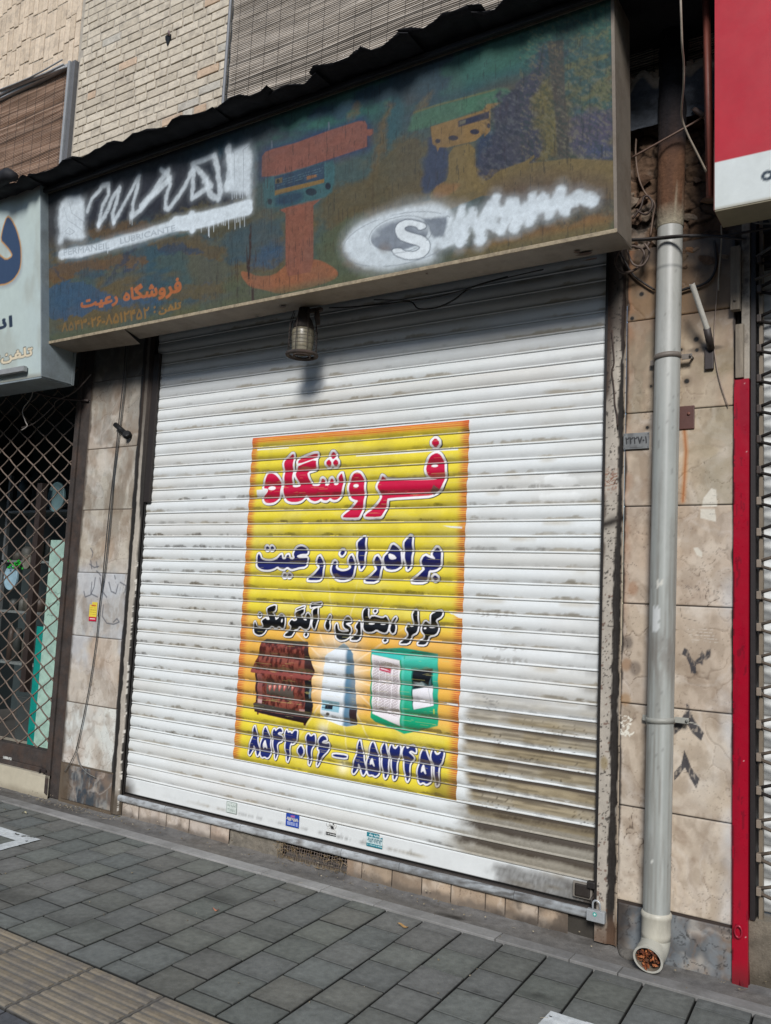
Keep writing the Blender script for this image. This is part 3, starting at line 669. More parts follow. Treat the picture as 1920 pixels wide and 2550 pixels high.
T3 = [(FE, [(165,425),(180,470),(180,510),(230,530),(290,520),(290,470),(270,420),(330,370),(355,405),(400,405),(365,350),(355,280),(365,215),(495,165),(500,255),(430,290),(460,330),(480,380),(495,410),(530,380),(545,330),(590,318),(630,370),(645,450),(625,520),(590,545),(540,500),(490,540),(430,495),(380,530),(330,550),(320,600),(280,640),(220,650),(160,620),(135,560),(140,500)]),
 (FE, [(230,288),(262,330),(235,368),(203,330)]), (FE, [(820,240),(945,185),(952,208),(830,262)]),
 (FE, [(815,280),(950,225),(945,290),(880,330),(905,370),(940,410),(985,420),(958,370),(985,320),(1012,295),(1040,345),(1040,500),(990,560),(930,550),(880,505),(830,555),(780,565),(770,620),(740,670),(630,665),(650,620),(720,570),(745,510),(705,470),(740,400),(790,430),(830,410),(800,340)]),
 (FE, [(970,605),(1003,640),(975,680),(942,640)]), (FE, [(1100,240),(1155,205),(1167,240),(1160,380),(1140,500),(1100,572),(1075,500),(1080,370),(1085,260)]),
 (FE, [(1060,138),(1110,150),(1180,138),(1222,128),(1205,182),(1150,192),(1100,195),(1050,212),(1043,180)]),
 (FE, [(1362,325),(1372,350),(1345,400),(1340,450),(1362,500),(1345,560),(1310,578),(1280,520),(1290,430),(1320,380)]),
 (FF, [(255,250),(290,280),(300,335),(250,340),(222,355),(300,400),(305,450),(270,490),(285,520),(230,570),(150,580),(95,540),(80,480),(85,380),(100,345),(118,380),(125,440),(170,468),(260,462),(275,440),(210,410),(190,350),(200,290)]),
 (FF, [(405,310),(430,350),(440,420),(430,500),(405,578),(300,578),(300,550),(370,500),(400,440),(360,400)]),
 (FF, [(480,150),(535,130),(545,300),(600,240),(740,280),(790,245),(820,320),(815,440),(780,480),(720,470),(655,430),(600,465),(520,470),(475,430),(465,300),(470,190)]),
 (FF, [(635,152),(662,175),(635,207),(608,175)]), (FF, [(770,555),(803,580),(765,608),(738,575)]),
 (FF, [(925,255),(935,275),(885,335),(920,400),(910,470),(870,490),(840,440),(850,350),(890,290)]),
 (FF, [(1210,155),(1225,240),(1225,380),(1220,470),(1140,510),(1120,560),(1095,622),(980,625),(985,600),(1080,540),(1100,490),(1060,430),(1070,390),(1090,350),(1120,395),(1160,390),(1175,350),(1150,190)]),
 (FF, [(1560,170),(1560,250),(1470,300),(1490,360),(1510,440),(1480,500),(1380,520),(1350,590),(1330,640),(1230,638),(1220,610),(1310,560),(1330,510),(1280,450),(1280,380),(1330,310),(1375,350),(1400,370),(1410,290),(1410,220),(1490,180)])]
T3h = [(FE, ell(592, 420, 12, 28)), (FF, ell(580, 350, 42, 14)), (FF, ell(740, 355, 38, 12)), (FF, ell(1322, 415, 18, 12)), (FF, ell(1420, 400, 42, 10))]
T4 = [(FG, [(272,160),(297,230),(307,350),(332,470),(345,570),(320,642),(290,580),(258,450),(235,540),(200,622),(178,590),(185,490),(225,380),(245,250)]),
 (FG, [(435,175),(480,260),(510,380),(520,560),(500,640),(470,665),(430,638),(390,655),(355,600),(355,500),(390,340),(410,250)]),
 (FG, [(570,205),(600,255),(620,225),(660,198),(700,240),(700,270),(650,262),(625,300),(702,330),(690,400),(620,430),(620,560),(600,690),(580,640),(565,500),(550,370),(545,290)]),
 (FG, [(760,222),(790,280),(820,262),(850,300),(880,240),(925,248),(930,310),(910,400),(850,450),(820,425),(810,550),(790,722),(765,690),(750,560),(740,400),(740,300)]),
 (FG, [(980,458),(1042,560),(975,652),(928,550)]),
 (FG, [(1095,285),(1140,340),(1190,298),(1212,360),(1195,450),(1150,500),(1140,620),(1125,772),(1100,740),(1090,600),(1070,440),(1065,350)]),
 (FG, [(1320,318),(1370,340),(1392,390),(1340,392),(1300,430),(1370,450),(1425,430),(1400,550),(1330,620),(1280,680),(1240,792),(1225,740),(1250,640),(1280,560),(1232,510),(1262,480),(1250,420),(1280,350)]),
 (FH, [(48,285),(225,305),(222,342),(50,318)]),
 (FH, [(380,106),(405,170),(422,290),(450,420),(455,520),(428,562),(398,500),(368,390),(345,490),(310,542),(290,510),(300,430),(345,290),(360,200)]),
 (FH, [(540,126),(580,190),(610,290),(635,420),(620,540),(580,572),(545,545),(500,552),(470,500),(475,400),(510,250)]),
 (FH, [(690,146),(720,210),(745,400),(735,520),(710,602),(685,560),(670,420),(655,260),(670,190)]),
 (FH, [(780,166),(810,222),(840,230),(870,176),(897,220),(890,300),(850,370),(850,480),(835,600),(810,612),(795,520),(785,380),(760,270),(765,210)]),
 (FH, [(950,186),(980,230),(1010,200),(1060,188),(1092,250),(1090,280),(1030,245),(1000,270),(1050,312),(1070,350),(1010,400),(1010,500),(990,642),(960,600),(945,420),(920,300),(930,220)]),
 (FH, [(1190,210),(1230,290),(1270,400),(1285,550),(1270,640),(1220,672),(1180,642),(1140,662),(1110,610),(1110,500),(1140,370),(1160,270)]),
 (FH, [(1300,236),(1340,300),(1380,300),(1412,242),(1440,290),(1420,390),(1370,440),(1375,560),(1370,680),(1345,692),(1330,600),(1320,450),(1285,350),(1285,280)])]
T4h = [(FG, [(430,370),(465,470),(465,530),(430,490),(398,530),(400,450)]), (FH, [(540,330),(577,440),(560,450),(540,410),(512,430),(515,370)]), (FH, [(1180,410),(1226,540),(1205,545),(1185,500),(1152,530),(1160,450)])]
def poster():
    x0, x1, z0, z1 = -2.128, -0.690, 0.484, 2.341
    us = np.unique(np.round(np.concatenate([U_, np.linspace(0, 0.97, 26)]), 4))
    zs = np.array([ZB+SP*(k+u) for k in range(2, 29) for u in us]); zs = np.concatenate([[z0], zs[(zs > z0) & (zs < z1)], [z1]])
    X, Z = np.meshgrid(np.arange(x0, x1, 0.0029), zs)
    t = (Z-z0)/(z1-z0); u = np.mod((Z-ZB)/SP, 1)
    # the sheet leans a little: left edge drifts
    n = fbm(X*3, Z*3, 101)
    yel = lin((228, 209, 62)); Cc = np.ones(X.shape+(3,))*yel
    Cc *= (0.93+0.12*n)[..., None]; over(Cc, lin((226, 214, 130)), sstep(0.5, 0.72, fbm(X*5, Z*14, 102))*0.30); over(Cc, lin((190, 168, 60)), sstep(0.5, 0.72, fbm(X*9, Z*5, 103))*0.25)
    # orange glow behind the goods
    gz = sstep(0.74, 0.86, Z)*sstep(1.36, 1.22, Z)
    over(Cc, lin((232, 158, 84)), gz*0.65)
    c1 = np.hypot((X+1.42)/0.17, (Z-1.02)/0.22); over(Cc, lin((250, 236, 214)), sstep(1.5, 0.3, c1)*0.75)
    for a in range(16):                       # star rays
        an = a*math.pi/8+0.2; dx, dz = math.cos(an), math.sin(an)
        al = (X+1.42)*dx+(Z-1.02)*dz; pe = np.abs(-(X+1.42)*dz+(Z-1.02)*dx)
        over(Cc, lin((252, 240, 215)), cov(pe-0.003, 0.010)*sstep(0.62, 0.2, al)*(al > 0)*0.5)
    for sx, sz in ((-1.50, 0.72), (-1.22, 0.63), (-1.36, 0.545)):
        r_ = np.hypot(X-sx, (Z-sz)); over(Cc, lin((253, 246, 220)), np.exp(-(r_/0.035)**2)*0.7)
    # orange edge with fine teeth
    e = np.minimum(np.minimum(X-x0, x1-X), (z1-Z)); es = np.minimum(X-x0, x1-X)
    teeth = (np.mod(Z/0.0098, 1) < 0.55); teet2 = (np.mod(X/0.0098, 1) < 0.55)
    over(Cc, lin((222, 140, 72)), sstep(0.085, 0.0, es+0.01*n)*0.72)
    over(Cc, lin((214, 116, 60)), sstep(0.06, 0.0, z1-Z)*0.75)
    over(Cc, lin((190, 74, 50)), ((es < 0.055) & teeth)*sstep(0.062, 0.02, es)*0.7)
    over(Cc, lin((206, 66, 40)), ((z1-Z < 0.034) & (np.mod((z1-Z)/0.011, 1) < 0.5))*0.6)
    PV = lambda F, P: fr(F[0], F[1], F[2], P, -0.008)
    # fireplace
    def pp(F, P, col, al=1.0, soft=0.004, sm=0, tex=None):
        a = cov(sdf(X, Z, PV(F, P), sm=sm), soft)*al
        over(Cc, lin(col), a if tex is None else a*tex)
        return a
    a = pp(G1, [(470,150),(590,85),(1000,120),(1400,140),(1405,260),(1445,500),(1535,700),(1530,750),(1480,850),(1470,1300),(1505,1420),(1500,1500),(1440,1640),(1370,1770),(1360,1800),(1320,1800),(1320,1750),(430,1550),(430,1580),(400,1580),(395,1530),(340,1515),(320,1450),(320,1370),(380,1330),(360,1150),(365,760),(275,740),(270,690),(330,600),(400,470),(440,330),(465,190)], (116, 56, 46))
    vein = fbm(X*60, Z*34, 111); over(Cc, lin((60, 26, 22)), a*sstep(0.5, 0.62, vein)*0.8); over(Cc, lin((150, 84, 68)), a*sstep(0.5, 0.36, vein)*0.6)
    pp(G1, [(470,150),(590,85),(1000,120),(1400,140),(1405,200),(900,170)], (88, 84, 78))
    pp(G1, [(1325,270),(1405,260),(1445,500),(1535,700),(1520,760),(1340,700)], (52, 36, 34), 0.9)
    pp(G1, [(275,690),(700,730),(1490,820),(1430,900),(700,790),(275,740)], (140, 70, 62), 0.9)
    pp(G1, [(365,760),(400,765),(410,1330),(380,1330)], (50, 32, 34))
    pp(G1, [(1340,900),(1470,900),(1470,1300),(1505,1420),(1440,1600),(1340,1530)], (26, 24, 28))
    pp(G1, [(1430,1050),(1465,1050),(1465,1250),(1430,1270)], (120, 150, 158), 0.8, 0.01)
    pp(G1, [(400,770),(500,780),(500,1370),(410,1350)], (150, 92, 86), 0.7)
    pp(G1, [(415,1280),(495,1290),(495,1365),(415,1350)], (196, 160, 160))
    pp(G1, [(1230,1480),(1340,1490),(1340,1540),(1230,1520)], (196, 150, 146))
    pp(G1, [(590,970),(1110,1040),(1120,1270),(580,1180)], (92, 82, 74))
    for fx in (650, 740, 840, 935, 1020, 1090):
        pp(G1, [(fx-35,1010),(fx,1130),(fx+40,1040),(fx+20,1000)], (186, 92, 84) if fx != 1020 else (70, 30, 30), 0.9)
        pp(G1, [(fx-12,1010),(fx,1080),(fx+12,1015)], (240, 200, 180), 0.9)
    pp(G1, [(320,1370),(400,1350),(1000,1480),(1440,1560),(1500,1500),(1440,1640),(1100,1600),(340,1480)], (84, 78, 74))
    pp(G1, [(340,1490),(1000,1590),(1440,1650),(1370,1770),(1320,1750),(345,1520)], (30, 16, 18))
    # water heater
    a = pp(G2, [(740,110),(800,160),(860,250),(955,370),(965,560),(985,740),(980,930),(1010,1060),(1010,1280),(1030,1480),(1045,1720),(1050,1960),(1045,2070),(800,2110),(640,2080),(300,1950),(175,1800),(190,1560),(200,1240),(235,950),(270,560),(280,440),(340,370),(520,250),(620,180)], (226, 232, 236))
    xx = PV(G2, [(760, 1000)])[0][0]; over(Cc, lin((92, 128, 152)), a*sstep(xx-0.012, xx+0.012, X)); over(Cc, lin((128, 140, 148)), a*sstep(xx+0.02, xx+0.06, X)*0.8)
    pp(G2, [(620,180),(740,110),(800,160),(850,240),(700,230),(560,240)], (158, 180, 188), 0.9)
    pp(G2, [(860,1690),(1040,1710),(1050,1960),(1045,2070),(880,2050)], (52, 36, 38))
    pp(G2, [(205,1470),(620,1530),(620,1780),(205,1710)], (142, 188, 202)); pp(G2, [(280,1600),(460,1615),(460,1705),(280,1690)], (18, 24, 36))
    pp(G2, ell(350, 1810, 45, 40), (90, 84, 80)); pp(G2, [(205,1640),(280,1650),(280,1665),(205,1660)], (24, 34, 50))
    # cooler
    pp(G3, [(150,110),(660,80),(1210,180),(1225,300),(1225,1330),(900,1420),(680,1465),(560,1410),(220,1270),(150,1200),(135,870),(150,600)], (22, 158, 112))
    pp(G3, [(150,110),(660,80),(1210,180),(680,215)], (24, 168, 138))
    pp(G3, [(150,110),(680,215),(680,290),(160,185)], (60, 186, 176)); pp(G3, [(690,215),(1215,180),(1220,250),(700,300)], (96, 190, 172))
    zt = PV(G3, [(800, 300)])[0][1]; zb_ = PV(G3, [(800, 1300)])[0][1]
    a = cov(sdf(X, Z, PV(G3, [(640,260),(1215,260),(1222,1330),(900,1420),(640,1400)])), 0.004); over(Cc, lin((70, 192, 172)), a*sstep(zb_, zt, Z)*0.8)
    pp(G3, [(165,190),(615,285),(615,1335),(170,1130)], (232, 226, 228))
    gx = PV(G3, [(190, 300), (610, 300)]); gw = gx[1][0]-gx[0][0]
    a = cov(sdf(X, Z, PV(G3, [(185,265),(590,350),(590,1200),(185,1080)])), 0.004)
    cols_ = (np.mod((X-gx[0][0])/(gw/4.1), 1) > 0.12); zz = Z+0.16*(X-gx[0][0])
    over(Cc, lin((128, 104, 104)), a*cols_*(np.mod(zz/0.0072, 1) < 0.42)*0.75)
    pp(G3, [(285,365),(465,420),(470,490),(285,440)], (178, 22, 66)); pp(G3, [(300,400),(400,430),(455,460),(300,420)], (244, 225, 230), 0.8)
    pp(G3, [(640,230),(680,230),(680,1380),(640,1380)], (120, 214, 200), 0.35, 0.01)
    pp(G3, [(800,440),(1135,410),(1145,1020),(830,1075),(800,960)], (16, 96, 84)); pp(G3, [(820,460),(1115,425),(1120,705),(820,735)], (14, 18, 24))
    for k in range(4): pp(G3, [(825,690-22*k),(960+20*k,625+10*k),(1000,690),(825,700-22*k)], (186, 205, 205), 0.55, 0.002)
    pp(G3, [(970,620),(1010,690),(1110,700),(1115,560),(1060,690)], (90, 130, 140), 0.8)
    pp(G3, [(820,750),(1135,690),(1145,1010),(840,1070),(820,980)], (228, 226, 230)); 
    over(Cc, lin((120, 140, 140)), cov(sdf_line(X, Z, PV(G3, [(1065,740),(1095,850),(1100,1000)]))-0.001, 0.003)*0.8)
    pp(G3, [(1150,1065),(1170,1065),(1170,1145),(1150,1145)], (210, 214, 70), 0.8)
    # lettering: black shadow, white outline, fill
    def letters(T, H, col, wo, sh):
        pol = [PV(F, P) for F, P in T]; hol = [PV(F, P) for F, P in H]
        sm = lambda P: smooth(P, 1)
        pol = [sm(P) for P in pol]; hol = [sm(P) for P in hol]
        D = np.full(X.shape, 9.0)
        for P in pol: D = np.minimum(D, sdf(X, Z, P, m=0.035))
        over(Cc, lin((18, 20, 30)), cov(D-wo-0.0022, 0.003))
        Ds = np.full(X.shape, 9.0)
        for P in pol: Ds = np.minimum(Ds, sdf(X, Z, P+np.array([sh, -sh*0.55]), m=0.035))
        over(Cc, lin((18, 20, 30)), cov(Ds-wo-0.001, 0.003))
        over(Cc, lin((236, 234, 234)), cov(D-wo, 0.003))
        DH = np.full(X.shape, 9.0)
        for P in hol: DH = np.minimum(DH, sdf(X, Z, P))
        D = np.maximum(D, -DH)
        over(Cc, lin(col), cov(D, 0.003))
    letters(T1, T1h, (196, 18, 62), 0.0135, 0.006)
    letters(T2, T2h, (24, 28, 92), 0.0115, 0.005)
    letters(T3, T3h, (12, 12, 16), 0.0080, 0.006)
    letters(T4, T4h, (26, 38, 104), 0.0080, 0.005)
    # peeled slivers and tears showing the slat below
    for F, P in ((FB, [(300,400),(900,355),(1300,325),(1666,290),(1666,325),(1300,345),(900,375),(300,412)]), (FA, [(0,1000),(190,985),(180,1020),(80,1110),(0,1140)]), (FA, [(0,320),(520,290),(520,305),(0,345)]),
                 (G5, [(1250,1168),(1330,1168),(1330,1200),(1285,1190)]), (G5, [(1200,683),(1310,690),(1310,700),(1240,694)]), (G5, [(1180,1652),(1285,1665),(1285,1680)]), (FF, [(1600,180),(1700,225),(1700,190)])):
        over(Cc, lin((222, 224, 222)), cov(sdf(X, Z, PV(F, P)), 0.003))
    # scuffs
    over(Cc, lin((206, 196, 120)), (fbm(X*8, Z*260, 121) > 0.74)*0.3)
    pp(FB, [(1300,880),(1345,790),(1420,850),(1345,930)], (112, 84, 76), 0.9); pp(FB, [(1410,850),(1470,830),(1560,845),(1560,870),(1420,880)], (120, 100, 80), 0.5, 0.01)
    # slat joints bite through the film; shading and dirt low on each slat
    over(Cc, lin((196, 196, 190)), 0.75*((u > 0.02) & (u < 0.10)))
    over(Cc, lin((60, 54, 44)), 0.85*((u < 0.014) | (u > 0.985)))
    over(Cc, lin((70, 62, 40)), 0.45*sstep(0.50, 0.16, u)*(u > 0.15)*(0.4+0.8*fbm(X*12, np.floor((Z-ZB)/SP)*3, 127))); over(Cc, lin((60, 54, 44)), 0.6*((u > 0.115) & (u < 0.15))*(fbm(X*7, np.floor((Z-ZB)/SP)*5, 122) > 0.42))  # olive toward each slat's foot: painted-in shading together with dirt, then joint dashes
    dirty(Cc, X, Z, 0.75)
    over(Cc, lin((110, 92, 50)), sstep(-0.86, -0.80, X+0.04*(n-0.5))*sstep(0.62, 0.56, Z)*0.6)
    Y = prof(Z)+0.0035*(fbm(X*1.4, Z*2.2, 51)-0.5)+0.0018*(fbm(X*6, np.floor((Z-ZB)/SP)*3.7, 52)-0.5)-0.0022+dent(X, Z)
    lift = 0.006*np.exp(-((X-x1)/0.03)**2)*(fbm(X, Z*9, 125) > 0.55)
    skew = -0.0*Z
    o = grid('poster', np.stack([X, Y-lift, Z+zoff(X, Z)], -1), Cc, M_pos)
    tag(o, 'yellow poster with red and navy Persian lettering and three appliances, pasted on the shutter', 'poster')
poster()

def sticker(px, py, w_, h_, label, painter, lean=0.0, name='sticker'):
    p = UP(px, py, -0.0115); x0 = p[0]; z1 = p[2]
    X, Z = np.meshgrid(np.linspace(x0, x0+w_, int(w_/0.0012)), np.linspace(z1-h_, z1, int(h_/0.0012)))
    Cc, mk = painter(X, Z, x0, z1)
    Y = np.where(Z < ZB-0.001, -0.0125, prof(Z)-0.004)
    o = grid(name, np.stack([X, np.minimum(Y, -0.012), Z], -1), Cc, M_attr, mask=mk); tag(o, label, 'sticker', 'stickers on the foot of the shutter')
def base_col(X, c): return np.ones(X.shape+(3,))*lin(c)
def q4(x0, x1, z0, z1): return [(x0, z0), (x1, z0), (x1, z1), (x0, z1)]
def st1(X, Z, x0, z1):
    Cc = base_col(X, (204, 212, 206)); n = fbm(X*80, Z*80, 3)
    e = np.minimum(np.minimum(X-x0, x0+0.078-X), np.minimum(z1-Z, Z-z1+0.062)); over(Cc, lin((110, 128, 118)), (e < 0.0035)*0.8)
    over(Cc, lin((60, 90, 76)), cov(text_sdf(X, Z, '۳۲۸۶۱۵۰۸', q4(x0+0.01, x0+0.07, z1-0.054, z1-0.038)), 0.002))
    over(Cc, lin((90, 116, 104)), cov(text_sdf(X, Z, shape('تخلیه چاه'), q4(x0+0.008, x0+0.07, z1-0.032, z1-0.012)), 0.002))
    return Cc, n > 0.2
def st2(X, Z, x0, z1):
    Cc = base_col(X, (28, 66, 160))
    over(Cc, lin((232, 226, 190)), cov(text_sdf(X, Z, '۰۹۱۵۲۰۹۸۸۹۰', q4(x0+0.005, x0+0.085, z1-0.036, z1-0.019))-0.0006, 0.0018))
    over(Cc, lin((232, 110, 140)), cov(text_sdf(X, Z, shape('تخلیه'), q4(x0+0.032, x0+0.06, z1-0.017, z1-0.004))-0.0004, 0.0018))
    for dz in (0.044, 0.05, 0.056): over(Cc, lin((210, 220, 240)), ((np.abs(Z-z1+dz) < 0.0015) & (X > x0+0.01) & (X < x0+0.082) & (vn(X*900, Z*0, 3) > 0.3))*0.8)
    return Cc, None
def st3(X, Z, x0, z1):
    Cc = base_col(X, (214, 214, 210)); n = fbm(X*120, Z*70, 9)
    over(Cc, lin((36, 36, 38)), ((Z > z1-0.03) & (X < x0+0.05) & (n > 0.5))*1.0); over(Cc, lin((30, 30, 32)), (Z < z1-0.048)*0.95)
    over(Cc, lin((220, 220, 216)), ((np.abs(Z-z1+0.0555) < 0.0016) & (vn(X*800, Z*0, 3) > 0.35))*1.0)
    return Cc, (n > 0.42) | (Z < z1-0.048)
def st4(X, Z, x0, z1):
    Cc = base_col(X, (196, 214, 214)); 
    over(Cc, lin((22, 118, 132)), (Z > z1-0.022)*1.0); over(Cc, lin((22, 118, 132)), (Z < z1-0.052)*1.0)
    over(Cc, lin((20, 90, 104)), cov(text_sdf(X, Z, '۰۹۱۵۳۰۶۷۲۷۳', q4(x0+0.004, x0+0.092, z1-0.048, z1-0.026))-0.0006, 0.0018))
    over(Cc, lin((220, 235, 235)), cov(text_sdf(X, Z, shape('تخلیه چاه'), q4(x0+0.015, x0+0.08, z1-0.019, z1-0.004))-0.0005, 0.0018))
    over(Cc, lin((200, 225, 225)), ((np.abs(Z-z1+0.059) < 0.0016) & (vn(X*800, Z*0, 4) > 0.3))*0.9)
    return Cc, ~((X > x0+0.075) & (Z > z1-0.012-(x0+0.095-X)*0.5))
sticker(565, 1994, 0.078, 0.062, 'small faded pale sticker with green writing, leftmost on the foot of the shutter', st1)
sticker(713, 2024, 0.09, 0.066, 'small blue sticker with a yellow phone number on the foot of the shutter', st2)
sticker(813, 2047, 0.064, 0.062, 'torn black and white sticker between the blue and the teal sticker', st3)
sticker(914, 2071, 0.095, 0.068, 'small teal and white sticker with a phone number, rightmost on the foot of the shutter', st4)
# ------------------------------------------------------------------ long green shop sign
KS = dict(Y0=-0.40, k=0.107, z0=3.0)
K1 = (0, 0, 2.458); K2 = (560, 0, 2.45); K3 = (1200, 0, 2.314); K5 = (820, 440, 2.251); K6 = (100, 300, 2.777); K4 = (600, 200, 3.6875); K7 = (0, 420, 3.95)
def green_sign():
    root = empty('shop_sign', (-1.7, -0.3, 3.0), 'long weathered green shop sign with white spray paint over its lettering', 'shop sign')
    x0, x1, zb, zt = -3.625, 0.152, 3.006, 3.985
    X, Z = facade_grid(x0, x1, zb, zt, 0.0042)
    q = lambda F, P: fr(F[0], F[1], F[2], P, **KS)
    n1 = fbm(X*3.2, Z*6, 201); n2 = fbm(X*7, Z*16, 202); n3 = fbm(X*38, Z*38, 203); n4 = fbm(X*1.3, Z*2.0, 204)
    t = (X-x0)/(x1-x0)
    Cc = lin(np.stack([84+0*X, 86+0*X, 72+0*X], -1))
    wx = X+0.05*(n2-0.5); wz = Z+0.03*(n1-0.5)
    n5 = fbm(X*90, Z*90, 209); n6 = fbm(X*16, Z*30, 210)
    def A(F, P, col, al=0.9, soft=0.01, sm=1, warp=0.0):
        PP = q(F, P); g_ = sum(col)/3.0; col = [c*0.82+g_*0.18 for c in col]
        if soft > 0.008: soft = soft*1.5
        ww = warp+(0.012 if soft > 0.008 else 0.0); a = cov(sdf(X+ww*1.6*(n2-0.5)+ww*0.8*(n3-0.5), Z+ww*1.2*(n6-0.5)+ww*0.5*(n5-0.5), PP, m=0.06+soft*1.5, sm=sm), soft)*al*(0.80+0.4*n6)
        over(Cc, lin(col), a); return a
    # large soft colour fields
    over(Cc, lin((58, 86, 90)), sstep(0.45, 0.62, n1)*0.7)
    over(Cc, lin((100, 84, 50)), sstep(0.5, 0.68, fbm(X*2.4, Z*7, 206))*0.8)
    over(Cc, lin((44, 78, 96)), sstep(0.53, 0.66, fbm(X*3.0, Z*9, 207))*0.65*sstep(-1.9, -2.2, X))
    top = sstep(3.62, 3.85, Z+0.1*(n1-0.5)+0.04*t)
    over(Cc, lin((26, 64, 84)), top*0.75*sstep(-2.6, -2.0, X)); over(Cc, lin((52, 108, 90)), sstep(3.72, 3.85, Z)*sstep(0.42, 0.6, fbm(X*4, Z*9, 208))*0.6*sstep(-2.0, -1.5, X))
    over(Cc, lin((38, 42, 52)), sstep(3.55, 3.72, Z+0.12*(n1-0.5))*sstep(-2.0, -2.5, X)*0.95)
    A(K6, [(300,520),(1000,300),(1450,180),(1460,560),(1000,640),(600,700),(320,760)], (36, 40, 54), 0.9, 0.05, 1, 0.08)
    # waves, left
    for P, c in (([(40,1020),(300,960),(600,930),(750,970),(700,1010),(300,1030),(200,1110),(50,1110)], (110, 78, 42)), ([(700,850),(950,800),(1150,820),(1280,900),(1290,960),(1000,930),(860,900)], (98, 80, 46)),
                 ([(780,890),(920,860),(1180,900),(1000,925),(850,930)], (44, 66, 92)), ([(560,1020),(650,1000),(660,1020),(600,1045)], (44, 62, 92)), ([(300,1070),(440,1055),(440,1080),(280,1090)], (54, 74, 92)),
                 ([(50,1130),(250,1110),(420,1180),(760,1240),(1000,1205),(1190,1100),(1185,1125),(900,1250),(500,1290),(250,1360),(50,1400)], (46, 84, 120)), ([(600,1200),(1150,1130),(1300,1100),(1280,1200),(900,1260)], (98, 84, 50)),
                 ([(1310,960),(1500,920),(1650,860),(1650,900),(1450,960),(1320,990)], (46, 76, 104)), ([(640,880),(720,840),(470,1110),(450,1115)], (50, 62, 84)), ([(60,990),(80,1000),(165,1115),(150,1115)], (50, 62, 84)),
                 ([(320,760),(600,700),(900,740),(600,790),(400,840)], (104, 76, 44)), ([(700,720),(1000,600),(1350,560),(1500,700),(1480,780),(1150,800)], (84, 78, 52))):
        A(K6, P, c, 0.8, 0.012, 1, 0.05)
    # middle: drifting vertical washes
    for P, c in (([(640,830),(700,820),(540,1400),(500,1700),(560,1715),(700,1200)], (62, 88, 84)), ([(990,700),(1060,560),(1120,640),(1040,900),(980,960)], (44, 88, 98)), ([(960,760),(1000,620),(1020,640),(900,1150),(860,1120)], (112, 90, 52)),
                 ([(1080,820),(1250,800),(1180,1180),(900,1280),(560,1420),(600,1150),(850,1100)], (94, 82, 52)), ([(1160,700),(1230,590),(1250,610),(1180,720)], (118, 96, 54)), ([(740,700),(790,640),(800,660),(760,720)], (112, 88, 56)),
                 ([(560,1420),(900,1290),(720,1470),(760,1640),(900,1700),(560,1700)], (78, 92, 66)), ([(0,1400),(360,1300),(360,1500),(0,1650)], (56, 82, 92)), ([(240,1500),(360,1480),(360,1600),(100,1660)], (44, 80, 112)),
                 ([(1180,1200),(1365,1095),(1365,920),(1255,800),(1240,950)], (44, 66, 98)), ([(0,1690),(700,1690),(900,1680),(1300,1600),(1300,1650),(700,1760),(0,1800)], (84, 92, 64))):
        A(K2, P, c, 0.85, 0.03, 2, 0.05)
    over(Cc, lin((44, 56, 100)), cov(np.abs(sdf(X, Z, q(K4, [(190,880),(195,700),(230,650),(500,575),(1100,375),(1160,440),(1160,610),(800,730)]), m=0.12))-0.02, 0.05)*0.7)
    # orange T shape
    A(K4, [(0,1750),(60,1760),(150,1800),(300,1790),(400,1710),(410,1690),(660,1640),(750,1660),(870,1730),(900,1780),(860,1830),(700,1890),(500,1930),(350,1965),(200,1920),(80,1900),(0,1800)], (160, 92, 54), 0.95, 0.006)
    A(K4, [(355,1190),(560,1120),(740,1085),(665,1150),(665,1650),(640,1760),(430,1800),(410,1700),(410,1220)], (146, 82, 60), 0.95, 0.006, 0)
    a = A(K4, [(190,885),(192,700),(225,655),(290,630),(500,575),(800,465),(1080,375),(1140,375),(1160,415),(1160,450),(1215,450),(1215,490),(1190,510),(1160,510),(1160,610),(800,730),(500,830),(310,880)], (138, 80, 66), 0.97, 0.005, 0)
    over(Cc, lin((92, 72, 116)), a*sstep(-2.0, -2.13, X+0.02*(n1-0.5))*0.85)
    A(K4, [(205,900),(310,880),(760,760),(860,735),(860,1010),(750,1090),(300,1175),(230,1170),(210,1100)], (52, 100, 106), 0.92, 0.01, 1)
    A(K4, [(305,890),(765,760),(765,905),(310,1010)], (42, 66, 92), 0.95, 0.004, 0)
    for k, (zz) in enumerate((0.3, 0.48, 0.66)):
        L_ = q(K4, [(330, 890+120*zz), (755, 765+130*zz)]); over(Cc, lin((84, 110, 118)), cov(sdf_line(X, Z, L_)-0.0016, 0.003)*(vn(X*170, Z*0, 7+k) > 0.4)*0.8)
    A(K4, [(310,1012),(765,905),(765,940),(310,1058)], (138, 104, 48), 0.95, 0.004, 0); A(K4, [(605,880),(690,865),(700,885),(605,915)], (146, 96, 52), 0.9, 0.004, 0); A(K4, [(315,905),(380,890),(380,940),(315,950)], (104, 92, 60), 0.9, 0.004, 0)
    A(K4, ell(340, 925, 14, 20), (30, 34, 44), 0.9, 0.004, 0)
    A(K4, [(310,1060),(560,1010),(560,1110),(320,1165)], (32, 58, 86), 0.9, 0.02)
    for e_ in (ell(265, 1113, 20, 28), ell(645, 1025, 52, 34), ell(800, 972, 26, 32)): A(K4, e_, (22, 34, 52), 0.95, 0.004, 0)
    for P in ([(275,550),(287,550),(290,620),(276,625)], [(800,385),(812,380),(815,455),(802,460)]): A(K4, P, (96, 108, 124), 0.8, 0.005, 0)
    # small orange and green lift, right
    A(K2, [(1530,850),(1640,790),(1720,900),(1720,1010),(1530,1058)], (42, 58, 88), 0.9, 0.02); A(K2, [(1250,800),(1365,915),(1365,1095),(1230,1180),(1190,1120),(1235,980)], (42, 60, 96), 0.9, 0.015)
